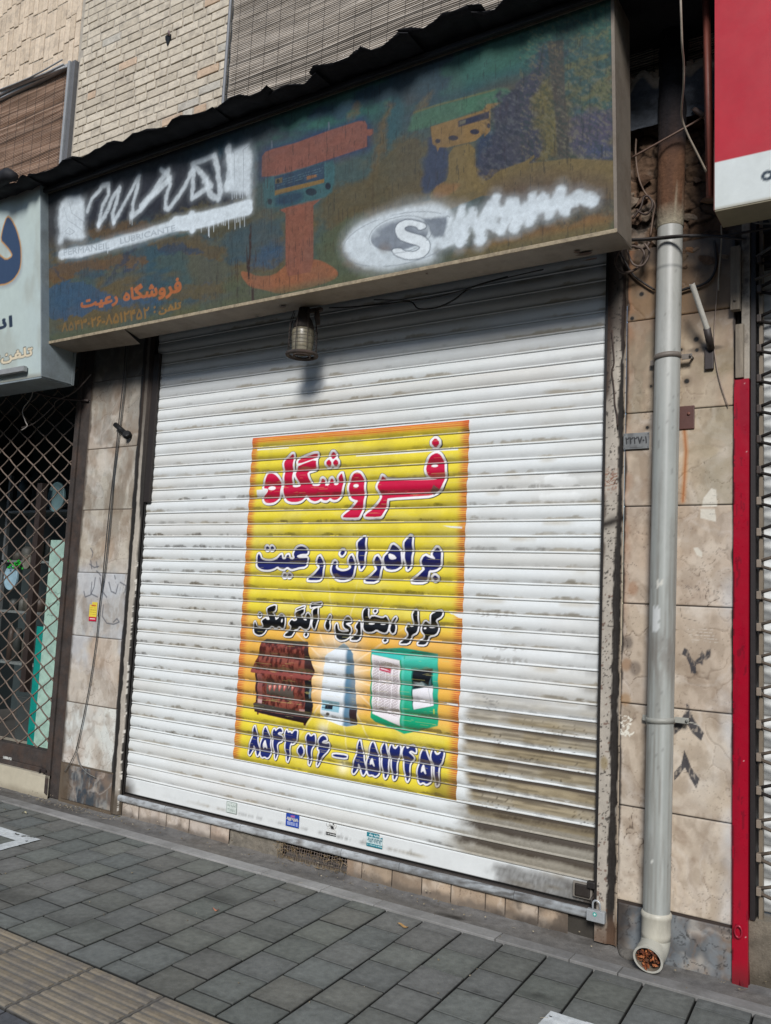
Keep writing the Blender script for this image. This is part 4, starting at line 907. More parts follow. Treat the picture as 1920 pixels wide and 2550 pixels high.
    A(K2, [(1120,790),(1150,690),(1290,645),(1660,545),(1740,540),(1740,620),(1660,645),(1260,775),(1120,800)], (64, 116, 88), 0.92, 0.012)
    A(K2, [(1150,685),(1290,640),(1650,545),(1650,552),(1290,650),(1150,695)], (116, 110, 60), 0.8, 0.006, 0); A(K3, [(0,645),(30,600),(115,590),(70,620),(0,650)], (140, 108, 60), 0.9, 0.006, 0)
    A(K2, [(1255,775),(1620,660),(1620,800),(1585,835),(1580,815),(1530,860),(1360,900),(1310,900),(1300,925),(1290,895),(1268,880),(1265,850)], (148, 112, 58), 0.95, 0.005, 0)
    A(K2, [(1425,738),(1612,680),(1612,722),(1425,777)], (40, 48, 76), 0.95, 0.004, 0); A(K2, [(1432,742),(1470,730),(1470,752),(1432,765)], (110, 108, 90), 0.8, 0.004, 0)
    for e_ in (ell(1300, 862, 16, 14), ell(1395, 843, 30, 16), ell(1525, 805, 28, 17), ell(1610, 768, 10, 15)): A(K2, e_, (24, 34, 66), 0.95, 0.004, 0)
    A(K2, [(1365,905),(1527,868),(1530,1060),(1700,1015),(1740,1030),(1660,1130),(1450,1190),(1260,1222),(1250,1190),(1300,1130),(1367,1095)], (128, 106, 58), 0.97, 0.006)
    A(K2, [(1260,1190),(1300,1120),(1450,1125),(1400,1170),(1300,1225)], (154, 104, 56), 0.7, 0.01)
    # trees
    A(K3, [(0,60),(700,-60),(765,60),(765,300),(500,200),(380,240),(330,250),(0,440)], (44, 100, 84), 0.75, 0.04, 1, 0.06)
    lf = fbm(X*26, Z*46, 211)
    A(K3, [(85,600),(90,540),(200,500),(300,430),(330,300),(352,260),(352,700),(352,900),(150,965),(20,1010),(0,960),(-15,880),(55,830),(62,640)], (58, 60, 80), 0.93, 0.02, 1, 0.05)
    A(K3, [(320,480),(420,440),(430,915),(350,935),(350,850),(300,740)], (108, 98, 52), 0.8, 0.02, 1, 0.04)
    a = A(K3, [(470,250),(760,150),(765,680),(600,700),(490,650)], (62, 92, 78), 0.85, 0.02, 1, 0.06)
    over(Cc, lin((126, 112, 56)), a*sstep(0.5, 0.64, lf)*0.40); over(Cc, lin((40, 84, 96)), a*sstep(0.48, 0.4, lf)*0.5)
    A(K3, [(490,640),(765,630),(765,925),(505,915)], (74, 70, 100), 0.85, 0.03, 1, 0.04); A(K3, [(600,850),(765,820),(765,925),(600,918)], (52, 70, 108), 0.8, 0.04)
    A(K3, [(375,240),(470,230),(478,500),(505,910),(438,918),(425,700),(400,450)], (72, 68, 62), 0.95, 0.008, 0)
    A(K3, [(352,250),(362,250),(335,400),(330,430),(325,430),(330,380)], (44, 56, 56), 0.8, 0.005, 0)
    st = fbm(X*50+Z*60, Z*24, 213); mk = sstep(-0.50, -0.42, X)*(Z > 3.3)
    st2 = fbm(X*110+Z*90, Z*60, 214); over(Cc, lin((28, 42, 54)), sstep(0.52, 0.68, st2)*0.5*mk*(X < -0.26)*(Z < 3.72)); over(Cc, lin((104, 112, 112)), sstep(0.42, 0.32, st2)*0.30*mk*(Z < 3.72)); over(Cc, lin((30, 56, 54)), sstep(0.54, 0.66, st2)*0.5*(X > -0.26)); over(Cc, lin((128, 118, 80)), sstep(0.42, 0.30, st2)*0.28*(X > -0.26))
    # hill
    A(K3, [(-400,1180),(-200,1130),(0,1080),(100,985),(180,955),(250,930),(300,893),(305,905),(270,942),(500,913),(765,925),(765,1150),(400,1120),(0,1130),(-400,1300)], (120, 100, 56), 0.95, 0.006, 0)
    A(K3, [(0,1090),(300,1000),(765,1030),(765,1210),(500,1240),(0,1400)], (92, 74, 66), 0.7, 0.06)
    A(K3, [(-200,1480),(0,1400),(300,1330),(765,1215),(765,1340),(500,1400),(0,1500)], (140, 96, 46), 0.95, 0.03, 1, 0.03)
    over(Cc, lin((84, 92, 64)), sstep(3.07, 3.02, Z)*0.6)
    # rust and rain streaks below the orange shape
    stx = fbm(X*90, Z*5, 215); reg = np.exp(-((X+1.86)/0.12)**2)+0.25
    over(Cc, lin((52, 30, 26)), sstep(0.60, 0.72, stx)*sstep(0.35, 0.6, fbm(X*30, Z*26, 216))*reg*0.9*sstep(3.85, 3.6, Z))
    over(Cc, lin((30, 36, 40)), (fbm(X*220, Z*12, 217) > 0.72)*0.45)
    # dulling film, rain streaks and fine grain over the whole print
    over(Cc, lin((88, 88, 84)), 0.10+0.18*sstep(0.4, 0.7, fbm(X*5, Z*1.6, 218))); Cc *= (0.80+0.36*fbm(X*150, Z*150, 219)+0.10*(fbm(X*60, Z*3, 220)-0.5))[..., None]*0.90
    # ---- white spray
    sp = lin((206, 216, 222))
    def spray(F, pts, wpx, al=0.9, soft=0.022, wob=0.02):
        soft *= 0.75; al = min(1, al*1.06)
        L_ = q(F, pts); d = sdf_line(X+wob*(n3-0.5), Z+wob*(n2-0.5), L_, m=0.12)
        over(Cc, sp, sstep(wpx+soft*0.55, wpx-soft*0.45, d)*al*(0.82+0.3*n2)); over(Cc, sp, sstep(wpx+soft*2.0, wpx, d)*0.16*al)
    def sprayP(F, P, al=0.92, soft=0.04):
        d = sdf(X+0.02*(n3-0.5), Z+0.02*(n2-0.5), q(F, P), m=0.12, sm=1)
        over(Cc, sp, sstep(soft*0.55, -soft*0.45, d)*al*(0.8+0.3*n2)); over(Cc, sp, sstep(soft*1.6, 0, d)*0.2)
    sprayP(K6, [(140,590),(180,530),(300,515),(306,640),(298,760),(312,810),(250,822),(170,805),(150,852),(125,850),(140,760),(125,690)])
    for P, w_ in (([(330,625),(360,540),(430,450),(475,440),(470,520),(430,600),(405,725)], 0.014), ([(405,725),(450,660),(500,540),(548,462),(530,560),(500,640),(508,705)], 0.014), ([(508,705),(560,620),(620,500),(680,388),(672,470),(645,560),(632,660)], 0.013),
                  ([(632,665),(700,610),(770,520),(860,440),(900,400)], 0.016), ([(835,335),(880,380),(900,440),(870,520),(868,600),(885,610),(930,560),(1000,460),(1050,340)], 0.013), ([(700,590),(780,500),(830,420),(880,350)], 0.018),
                  ([(1060,340),(1050,540),(1120,490),(1180,450),(1100,350),(1050,300),(1200,240)], 0.015), ([(1205,240),(1225,320),(1245,500),(1230,545),(1180,520),(1140,420)], 0.017), ([(1300,180),(1310,330),(1290,470)], 0.02)):
        spray(K6, P, w_, 0.68, 0.024)
    sprayP(K6, [(1290,250),(1340,200),(1460,160),(1455,540),(1420,500),(1330,500),(1260,470),(1320,380)], 0.85)
    spray(K6, [(150,925),(290,905),(500,855),(700,800),(930,725)], 0.030, 0.9, 0.03); spray(K6, [(930,715),(1050,700),(1200,665),(1430,600)], 0.042, 0.97, 0.022)
    spray(K6, [(1045,650),(1050,760)], 0.02, 0.95, 0.02)
    rr = random.Random(4)
    def drips(F, xa, ya, xb, yb, n, l0, l1):
        for i in range(n):
            f_ = rr.random(); xx = xa+(xb-xa)*f_; yy = ya+(yb-ya)*f_; L_ = q(F, [(xx, yy), (xx+1, yy+rr.uniform(l0, l1))])
            over(Cc, sp, cov(sdf_line(X, Z, L_)-0.0016, 0.004)*0.9)
    drips(K6, 1090, 720, 1440, 640, 16, 30, 100); drips(K6, 960, 740, 1050, 730, 3, 20, 45); drips(K6, 1150, 720, 1170, 715, 2, 70, 95); drips(K6, 1320, 500, 1450, 500, 6, 20, 60); drips(K6, 140, 940, 160, 940, 3, 20, 40); drips(K6, 455, 870, 490, 865, 3, 30, 60); drips(K6, 620, 670, 640, 670, 2, 40, 60)
    # ghost letters under the paint
    gl = lin((150, 160, 168))
    for s, P in (('PERMANEIL', [(165, 935), (480, 885), (478, 845), (163, 893)]), ('LUBRICANTE', [(555, 855), (935, 760), (932, 722), (552, 815)])):
        over(Cc, gl, cov(text_sdf(X, Z, s, q(K6, P))-0.001, 0.004)*0.75)
    for P in ([(1330,200),(1340,230),(1345,440)], [(1405,560),(1405,200),(1440,175)], [(165,600),(190,690),(240,720),(290,760)], [(200,560),(220,640),(300,700)], [(170,770),(200,740),(240,770),(210,790),(180,780)], [(350,760),(350,570),(430,540)], [(390,640),(480,620)]):
        over(Cc, lin((70, 78, 90)), cov(sdf_line(X, Z, q(K6, P))-0.0012, 0.004)*0.6)
    # logo
    sprayP(K5, [(85,350),(150,280),(230,240),(350,195),(450,165),(600,155),(690,190),(700,330),(590,400),(590,470),(450,490),(300,525),(190,500),(95,430)], 0.9, 0.045)
    El = lambda rx, ry, cx=400, cy=320, an=-0.22: [(cx+rx*math.cos(a)*math.cos(an)-ry*math.sin(a)*math.sin(an), cy+rx*math.cos(a)*math.sin(an)+ry*math.sin(a)*math.cos(an)) for a in [i*math.pi/16 for i in range(32)]]
    a = cov(sdf(X, Z, q(K5, El(165, 88, 395, 325))), 0.008); over(Cc, lin((118, 126, 136)), a*(0.35+0.6*sstep(0.4, 0.6, n1)))
    A(K5, [(520,235),(665,222),(650,335),(590,345),(540,260)], (112, 122, 134), 0.9, 0.01, 0); A(K5, ell(310, 400, 30, 25), (120, 108, 100), 0.6, 0.03)
    Sg = [(545,285),(535,262),(440,240),(385,262),(368,300),(390,350),(450,372),(500,385),(515,400),(480,425),(420,420),(400,402),(350,408),(370,440),(440,465),(520,455),(560,420),(565,370),(530,335),(470,320),(425,305),(420,285),(450,272),(490,280),(505,300)]
    over(Cc, lin((90, 98, 108)), cov(sdf(X, Z, q(K5, Sg), sm=1)-0.006, 0.004)*0.8); over(Cc, lin((212, 220, 224)), cov(sdf(X, Z, q(K5, Sg), sm=1)-0.001, 0.004))
    for rx, ry, cx, cy in ((180, 100, 400, 325), (330, 140, 400, 350)):
        P = q(K5, El(rx, ry, cx, cy)); d = np.abs(sdf(X, Z, P, m=0.03)); over(Cc, lin((128, 136, 144)), cov(d-0.0018, 0.004)*0.75*(fbm(X*9, Z*9, 221) > 0.40))
    for P in ([(700,340),(740,180),(735,370)], [(735,370),(800,200),(850,360)], [(850,360),(860,240),(935,125),(900,250)], [(900,250),(960,300),(1010,150),(965,300)], [(965,300),(1045,150),(1040,290)], [(1040,290),(1140,120),(1120,250)], [(1120,250),(1200,120),(1230,210)], [(1230,210),(1300,80),(1320,190)], [(1320,170),(1400,110),(1475,135)], [(1100,200),(1300,150)], [(880,200),(1080,190)], [(640,380),(720,340)]):
        spray(K5, P, 0.022, 0.85, 0.03, 0.03)
    # lettering
    over(Cc, lin((166, 98, 58)), cov(text_sdf(X, Z, shape('فروشگاه رعیت'), q(K6, [(285, 1312), (975, 1212), (970, 1072), (282, 1225)]))-0.0052, 0.004)*0.92)
    over(Cc, lin((138, 104, 56)), cov(text_sdf(X, Z, shape('تلفن')+'', q(K6, [(820, 1345), (972, 1312), (972, 1250), (820, 1290)]))-0.0030, 0.004)*0.85)
    over(Cc, lin((132, 100, 54)), cov(text_sdf(X, Z, ':', q(K6, [(786, 1330), (796, 1328), (796, 1285), (786, 1288)]))-0.003, 0.004)*0.8)
    over(Cc, lin((132, 100, 54)), cov(text_sdf(X, Z, '۸۵۴۳۰۲۶-۸۵۱۲۴۵۲', q(K6, [(150, 1462), (752, 1365), (752, 1290), (150, 1405)]))-0.0026, 0.004)*np.clip(0.55+0.5*sstep(-3.4, -3.0, X), 0, 0.85))
    # panel joints and chips
    for P in ([(1305,950),(1300,1260)], [(1660,600),(1650,1250)]):
        over(Cc, lin((44, 46, 44)), cov(sdf_line(X, Z, q(K6, P))-0.0008, 0.004)*0.6)
    over(Cc, lin((60, 58, 54)), sstep(x0+0.012, x0+0.004, X)*0.9)
    Y = -0.40-0.107*(Z-3.0)+0.0015*np.sin(X*2.2)+0.002*(fbm(X*1.5, Z*2, 231)-0.5)
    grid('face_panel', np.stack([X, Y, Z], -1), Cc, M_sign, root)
    # casing
    k = 0.107
    def yf(z): return -0.40-k*(z-3.0)
    mb = MB(); w = None
    def slab(xa, xb, za, zb2, fo, back, col):
        vs = [(xa, yf(za)-fo, za), (xb, yf(za)-fo, za), (xb, back[0], za), (xa, back[0], za), (xa, yf(zb2)-fo, zb2), (xb, yf(zb2)-fo, zb2), (xb, back[1], zb2), (xa, back[1], zb2)]
        mb.add(vs, [(0, 3, 2, 1), (4, 5, 6, 7), (0, 1, 5, 4), (1, 2, 6, 5), (2, 3, 7, 6), (3, 0, 4, 7)], col)
    slab(0.152, 0.166, 2.992, 3.995, 0.004, (-0.2, -0.29), (1, 1, 1)); slab(-3.64, -3.626, 2.992, 3.995, 0.004, (-0.2, -0.29), (1, 1, 1))
    slab(-3.625, 0.151, 3.97, 3.99, 0.004, (-0.28, -0.29), (1, 1, 1))
    mb.build('casing', M_case, root)
    mb = MB()
    mb.box(-3.638, 0.164, -0.406, -0.400, 2.988, 3.006, bev=0.002); mb.build('bottom_lip', mat('lip', base=(156, 142, 118), attr=False, rough=0.8, var=0.2, vscale=40, bump=0.7, bscale=90, bdist=0.005, dirt=(96, 84, 68), dscale=18, damt=0.7), root)
    mb = MB(); mb.add([(-2.86, -0.40, 2.990), (0.166, -0.40, 2.990), (0.166, -0.2, 2.998), (-2.96, -0.2, 2.998), (-2.86, -0.40, 2.993), (0.166, -0.40, 2.993), (0.166, -0.2, 3.001), (-2.96, -0.2, 3.001)], [(0, 3, 2, 1), (4, 5, 6, 7), (0, 1, 5, 4), (1, 2, 6, 5), (2, 3, 7, 6), (3, 0, 4, 7)])
    mb.build('underside_panel', M_case, root)
    mb = MB(); mb.add([(-3.64, -0.40, 2.988), (-2.87, -0.40, 2.988), (-2.93, -0.22, 2.956), (-3.64, -0.2, 2.985), (-3.64, -0.40, 2.991), (-2.87, -0.40, 2.991), (-2.93, -0.22, 2.959), (-3.64, -0.2, 2.988)], [(0, 3, 2, 1), (4, 5, 6, 7), (0, 1, 5, 4), (1, 2, 6, 5), (2, 3, 7, 6), (3, 0, 4, 7)])
    o = mb.build('underside_panel', M_case, root); o['label'] = 'sagging loose end of the underside'
    mb = MB()
    for px, py, a, b in ((1455, 633, 0.035, 0.008), (1437, 628, 0.014, 0.006), (1470, 646, 0.03, 0.004), (1063, 682, 0.006, 0.004), (705, 764, 0.02, 0.006), (640, 788, 0.012, 0.005)):
        g = GP(px, py, 2.987)
        vs = [(g[0]+a*math.cos(t_*math.pi/5)*(1+0.35*math.sin(t_*3)), g[1]+b*2*math.sin(t_*math.pi/5), 2.9875) for t_ in range(10)]
        mb = MB(); mb.add(vs, [tuple(range(10))], tuple(lin((70, 44, 26)))); mb.build('rust_spot', M_attr, root)
green_sign()

def white_sign():
    KW = dict(Y0=-0.43, k=0.107, z0=2.77)
    root = empty('shop_sign', (-4.5, -0.3, 2.77), 'cream shop sign with a big navy Persian letter, left of the green sign', 'shop sign')
    x0, x1, zb, zt = -5.6, -3.603, 2.768, 4.02
    X, Z = facade_grid(x0, x1, zb, zt, 0.0055)
    n1 = fbm(X*2, Z*2, 301); n2 = fbm(X*8, Z*3, 302)
    Cc = lin(np.stack([184+8*(n1-0.5), 197+8*(n1-0.5), 194+0*X], -1)); over(Cc, lin((146, 140, 122)), sstep(0.5, 0.75, n2)*0.3)
    q = lambda P: fr(K7[0], K7[1], K7[2], P, **KW)
    L_ = q([(0, 350), (430, 215)]); zz = L_[1][1]+(L_[0][1]-L_[1][1])*(X-L_[1][0])/(L_[0][0]-L_[1][0])
    tt = Z-zz; over(Cc, lin((122, 44, 20)), sstep(-0.01, 0.075, tt)*0.9); over(Cc, lin((34, 14, 14)), sstep(0.05, 0.13, tt))
    D = [(-230,560),(-100,760),(0,860),(60,905),(130,860),(100,800),(50,740),(10,700),(30,590),(70,470),(110,500),(160,600),(200,750),(205,900),(190,1000),(130,1090),(60,1130),(-20,1140),(-240,1060),(-300,900)]
    d = sdf(X, Z, q(D), m=0.1, sm=1)
    over(Cc, lin((150, 156, 160)), cov(sdf(X, Z, q([(x+14, y+34) for x, y in D]), m=0.1, sm=1)-0.006, 0.03)*0.75)
    over(Cc, lin((190, 142, 82)), cov(d-0.010, 0.006)); over(Cc, lin((52, 70, 98)), cov(d, 0.005))
    over(Cc, lin((40, 52, 70)), cov(text_sdf(X, Z, shape('انواع'), q([(-290, 1690), (118, 1600), (118, 1450), (-290, 1540)]))-0.007, 0.005))
    ts = text_sdf(X, Z, '۰۵۱۵'+' :'+shape('تلفن'), q([(-330, 1990), (318, 1860), (318, 1750), (-330, 1880)]))
    over(Cc, lin((40, 40, 38)), cov(ts-0.009, 0.004)); over(Cc, lin((220, 206, 178)), cov(ts-0.0045, 0.004))
    over(Cc, lin((120, 104, 80)), sstep(2.80, 2.77, Z+0.02*(n2-0.5))*0.5)
    Y = -0.43-0.107*(Z-2.77)
    grid('face_panel', np.stack([X, Y, Z], -1), Cc, M_sign2, root)
    mb = MB()
    vs = [(x1, -0.435, 2.765), (x1+0.010, -0.435, 2.765), (x1+0.010, -0.2, 2.765), (x1, -0.2, 2.765), (x1, -0.565, 4.02), (x1+0.010, -0.565, 4.02), (x1+0.010, -0.3, 4.02), (x1, -0.3, 4.02)]
    mb.add(vs, [(0, 3, 2, 1), (4, 5, 6, 7), (0, 1, 5, 4), (1, 2, 6, 5), (2, 3, 7, 6), (3, 0, 4, 7)])
    mb.box(x0, x1, -0.43, -0.2, 2.755, 2.766); mb.box(x0, x1+0.012, -0.21, -0.19, 2.76, 3.0)
    mb.build('casing', M_casew, root)
    mb = MB(); a = UP(-60, 905, -0.47, 0, 0); b = UP(60, 917, -0.47)
    mb.box(-5.2, b[0], -0.475, -0.445, b[2]-0.018, b[2]+0.018, tuple(lin((140, 142, 142))), bev=0.003); mb.build('support_bar', M_attr, root)
M_sign2 = mat('sign_face_pale', rough=0.45, var=0.04, vscale=16, bump=0.1, bscale=60)
white_sign()

def red_sign():
    root = empty('shop_sign', (1.0, -0.5, 3.0), 'red and white shop sign at the right edge of the photo', 'shop sign')
    Yr = -0.45; a = UP(1780, 523, Yr); b = UP(1780, 408, Yr); x0 = a[0]; zb = a[2]; zm = b[2]
    X, Z = facade_grid(x0, 2.6, zb, 4.1, 0.006)
    Cc = lin(np.stack([206+0*X, 212+0*X, 210+0*X], -1))
    red = (Z > zm)
    over(Cc, lin((172, 16, 36)), red*1.0)
    over(Cc, lin((130, 116, 80)), sstep(zb+0.015, zb, Z)*0.7); over(Cc, lin((180, 184, 176)), 0.25*sstep(0.5, 0.8, fbm(X*4, Z*4, 401))*(~red))
    r = UP(1911, 438, Yr); rad = abs(UP(1920, 438, Yr)[0]-r[0])
    d = np.hypot(X-r[0], Z-r[2]); over(Cc, lin((24, 44, 60)), cov(np.abs(d-0.0145)-0.0065, 0.004))
    over(Cc, lin((24, 44, 60)), cov(text_sdf(X, Z, '۵۱', q4(r[0]+0.04, r[0]+0.14, r[2]-0.03, r[2]+0.04))-0.006, 0.004))
    Y = Yr-0.03*(Z-zb)
    grid('face_panel', np.stack([X, Y, Z], -1), Cc, mat('sign_vinyl', rough=0.4, var=0.06, vscale=5, bump=0.06, bscale=40), root)
    mb = MB(); mb.box(x0, 2.6, Yr+0.002, Yr+0.16, zb-0.006, zb+0.004, tuple(lin((120, 112, 90)))); mb.box(x0-0.004, x0+0.004, Yr, Yr+0.16, zb, 4.05, tuple(lin((110, 66, 56)))); mb.build('casing', M_attr, root)
    mb = MB(); p0 = UP(1769, 490, -0.36); p1 = UP(1757, 0, -0.36)
    c = tuple(lin((118, 62, 50)))
    for dz in (0,):
        mb.tube([(p0[0], -0.36, p0[2]), (p1[0], -0.36, p1[2]+0.1)], 0.016, 4, c)
    mb.build('angle_iron', M_attr, root)
red_sign()
# ------------------------------------------------------------------ stone clad pilasters
def stone_panel(root, x0, x1, z0, z1, y, tone, seed, painter=None, left_c=None):
    X, Z = facade_grid(x0+0.0008, x1-0.0008, z0+0.0012, z1-0.0012, 0.0042)
    n = fbm(X*4, Z*4, seed); n2 = fbm(X*14, Z*14, seed+1)
    wx = X+0.34*(fbm(X*4, Z*4, seed+2, 5)-0.5); wz = Z+0.34*(fbm(X*4, Z*4, seed+3, 5)-0.5)
    f1, f2, cid = voro(wx*6.5, wz*5.0, seed+4)
    t = np.array(tone, float)
    Cc = lin(np.stack([t[0]+22*(n-0.5)+12*(cid-0.5), t[1]+20*(n-0.5)+10*(cid-0.5), t[2]+20*(n-0.5)+6*(cid-0.5)], -1))
    over(Cc, lin((176, 140, 110)), sstep(0.55, 0.75, fbm(X*3, Z*3, seed+7))*0.35); over(Cc, lin((140, 122, 104)), sstep(0.5, 0.7, fbm(X*11, Z*6, seed+9))*0.4); over(Cc, lin((206, 196, 182)), sstep(0.55, 0.7, fbm(X*7, Z*7, seed+12))*0.4)
    crack = sstep(0.035, 0.0, f2-f1)*sstep(0.42, 0.6, fbm(X*6, Z*6, seed+5))
    vein = 1-np.abs(fbm(wx*4, wz*5, seed+21, 6)-0.5)*14; over(Cc, lin((128, 104, 84)), np.clip(vein, 0, 1)*0.35*sstep(0.4, 0.6, n)); over(Cc, lin((212, 204, 194)), np.clip(1-np.abs(fbm(wx*5, wz*3, seed+23, 6)-0.5)*18, 0, 1)*0.3); over(Cc, lin((110, 92, 76)), crack*0.4); over(Cc, lin((124, 104, 84)), sstep(0.50, 0.66, fbm(X*22, Z*14, seed+25, 5))*0.30)
    over(Cc, lin((66, 52, 42)), sstep(0.012, 0.0, f2-f1)*sstep(0.5, 0.62, fbm(X*4, Z*4, seed+6))*0.7)
    spk = fbm(X*130, Z*130, seed+8); over(Cc, lin((110, 96, 84)), sstep(0.70, 0.76, spk)*0.5*sstep(0.4, 0.6, fbm(X*6, Z*6, seed+15)))
    e = np.minimum(np.minimum(Z-z0, z1-Z), 1); over(Cc, lin((52, 42, 36)), sstep(0.004, 0.0015, e)*0.85)
    if painter: painter(X, Z, Cc, n, n2)
    Y = y-0.0015*(n-0.5)-0.001*(cid-0.5)*sstep(0.0, 0.06, f2-f1)+0.0015*crack+0.004*sstep(0.003, 0.0, e)
    return grid('stone_panel', np.stack([X, Y, Z], -1), Cc, M_marb, root)
FR6 = (1440, 600, 3.16); FR7 = (1440, 1300, 3.16); FL = (0, 800, 1.769)
qp = lambda F, P, y=-0.031: fr(F[0], F[1], F[2], P, y)
def right_paint(X, Z, Cc, n, n2):
    # greenish and sooty weathering
    over(Cc, lin((128, 120, 92)), sstep(0.30, 0.5, X+0.1*(n2-0.5))*sstep(0.45, 0.62, n)*0.5*sstep(1.5, 1.9, Z))
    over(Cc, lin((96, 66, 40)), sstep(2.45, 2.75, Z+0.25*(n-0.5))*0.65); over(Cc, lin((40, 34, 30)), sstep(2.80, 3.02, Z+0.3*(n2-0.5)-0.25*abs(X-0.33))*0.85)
    over(Cc, lin((150, 100, 66)), sstep(0.135, 0.1, X+0.05*(n2-0.5))*0.45*sstep(1.2, 1.6, Z))
    over(Cc, lin((112, 104, 84)), sstep(0.52, 0.66, fbm(X*9, Z*5, 507))*0.4*sstep(2.0, 2.3, Z))
    b = sstep(0.49, 0.545, X+0.015*(n2-0.5))*sstep(1.75, 1.4, Z); over(Cc, lin((196, 204, 210)), b*0.45*sstep(0.35, 0.6, n))
    over(Cc, lin((176, 30, 80)), sstep(0.548, 0.56, X+0.008*(n2-0.5))*sstep(1.1, 0.7, Z)*0.8)
    over(Cc, lin((30, 22, 20)), sstep(0.549, 0.557, X+0.02*(fbm(Z*12, Z*0, 511)-0.5))*sstep(0.7, 1.0, Z)*0.9)
    over(Cc, lin((30, 24, 20)), sstep(0.113, 0.104, X+0.02*(fbm(Z*14, Z*0, 512)-0.5))*0.9*sstep(0.2, 0.5, Z))
    # rust run below the brown plate
    P = qp(FR6, [(835,1480),(850,1650),(835,1900),(825,2050)]); d = sdf_line(X, Z, P, 0.08)
    over(Cc, lin((176, 112, 44)), sstep(0.018, 0.002, d)*0.6); over(Cc, lin((150, 80, 26)), sstep(0.006, 0.0, d)*0.7)
    over(Cc, lin((30, 26, 24)), sstep(0.9, 0.5, np.hypot((X-qp(FR6, [(1000, 850)])[0][0])/0.10, (Z-qp(FR6, [(1000, 850)])[0][1])/0.018))*0.6)
    for cx, cy, r_ in ((425,612,14),(930,775,17),(935,860,13),(812,858,10),(855,1105,17),(575,1145,9),(545,1470,12),(500,420,16)):
        p = qp(FR6, [(cx, cy)])[0]; d = np.hypot(X-p[0], Z-p[1]); rr_ = r_*0.0007; over(Cc, lin((120, 104, 86)), sstep(rr_*3.2, rr_, d)*0.7); over(Cc, lin((16, 14, 13)), sstep(rr_*1.2, rr_*0.7, d))
    # torn bill and plaster flakes
    for F, P in ((FR6, [(1050,1945),(1085,1960),(1090,2030),(1095,2090),(970,2090),(985,2020)]), (FR6, [(960,2110),(1080,2110),(1085,2212),(960,2180)]), (FR7, [(905,205),(940,198),(975,240),(970,278),(930,262)])):
        over(Cc, lin((208, 202, 188)), cov(sdf(X+0.01*(n2-0.5), Z, qp(F, P)), 0.003)*0.95)
    for k in range(6):
        P = qp(FR6, [(1035, 2000+k*30), (1080, 2002+k*30)]); over(Cc, lin((90, 88, 90)), cov(sdf_line(X, Z, P)-0.001, 0.002)*(vn(X*700, Z*0, k) > 0.45)*0.7)
    # black stencilled numerals
    ink = lin((44, 46, 54)); wear = 0.55+0.45*sstep(0.30, 0.46, fbm(X*110, Z*60, 521))
    for P in ([(815,1040),(838,985),(868,1010),(885,1060),(915,1095),(960,1060),(972,1010),(1000,1050),(1010,1010),(1045,995),(1040,1060),(1005,1090),(985,1080),(980,1130),(960,1110),(930,1120),(930,1195),(890,1190),(880,1130),(850,1060)],
              [(850,1425),(870,1440),(905,1540),(990,1660),(968,1722),(900,1660),(850,1575),(800,1640),(755,1675),(755,1590),(820,1535),(850,1480)],
              [(835,1795),(860,1850),(890,1930),(955,2020),(930,2100),(880,2010),(840,1930),(790,2000),(755,2035),(755,1970),(812,1905)]):
        over(Cc, ink, cov(sdf(X, Z, qp(FR7, P)), 0.003)*wear*0.92)
    over(Cc, lin((212, 208, 196)), cov(sdf_line(X, Z, qp(FR7, [(820,1570),(900,1580),(950,1600)]))-0.0015, 0.003)*0.8)
    pen = lin((60, 58, 60))
    for P in ([(845,495),(870,520),(895,580)], [(845,520),(860,500),(900,525)], [(920,520),(935,500),(955,530),(935,540),(925,525)], [(955,530),(960,600)], [(985,530),(980,580),(1005,580),(1010,540),(990,525)], [(1025,520),(1035,590)], [(1070,540),(1075,610)], [(1072,540),(1110,550),(1085,575),(1115,600),(1075,615)],
              [(800,650),(815,750),(935,780)], [(516,320),(516,385)], [(360,325),(375,345)], [(400,330),(420,340),(430,320)], [(440,335),(470,350)]):
        over(Cc, pen, cov(sdf_line(X, Z, qp(FR7, P))-0.0007, 0.0025)*0.85)
    for k in range(9):
        P = qp(FR7, [(850+6*k, 830+14*k), (1060+5*k, 850+12*k)]); over(Cc, lin((216, 210, 198)), cov(sdf_line(X, Z, P)-0.0006, 0.002)*(vn(X*150, Z*40, k) > 0.42)*0.6)
    for cx, cy, c in ((430,520,(150,106,72)), (375,1120,(140,100,60)), (370,1400,(146,108,62)), (395,950,(60,52,50)), (450,1150,(80,68,60))):
        p = qp(FR7, [(cx, cy)])[0]; d = np.hypot(X-p[0], (Z-p[1])*0.8)+0.02*(n2-0.5); over(Cc, lin(c), sstep(0.03, 0.012, d)*0.6)
    over(Cc, lin((226, 222, 208)), ((fbm(X*90, Z*90, 523) > 0.60) & (np.hypot(X-0.115, Z-0.93) < 0.05))*0.9)
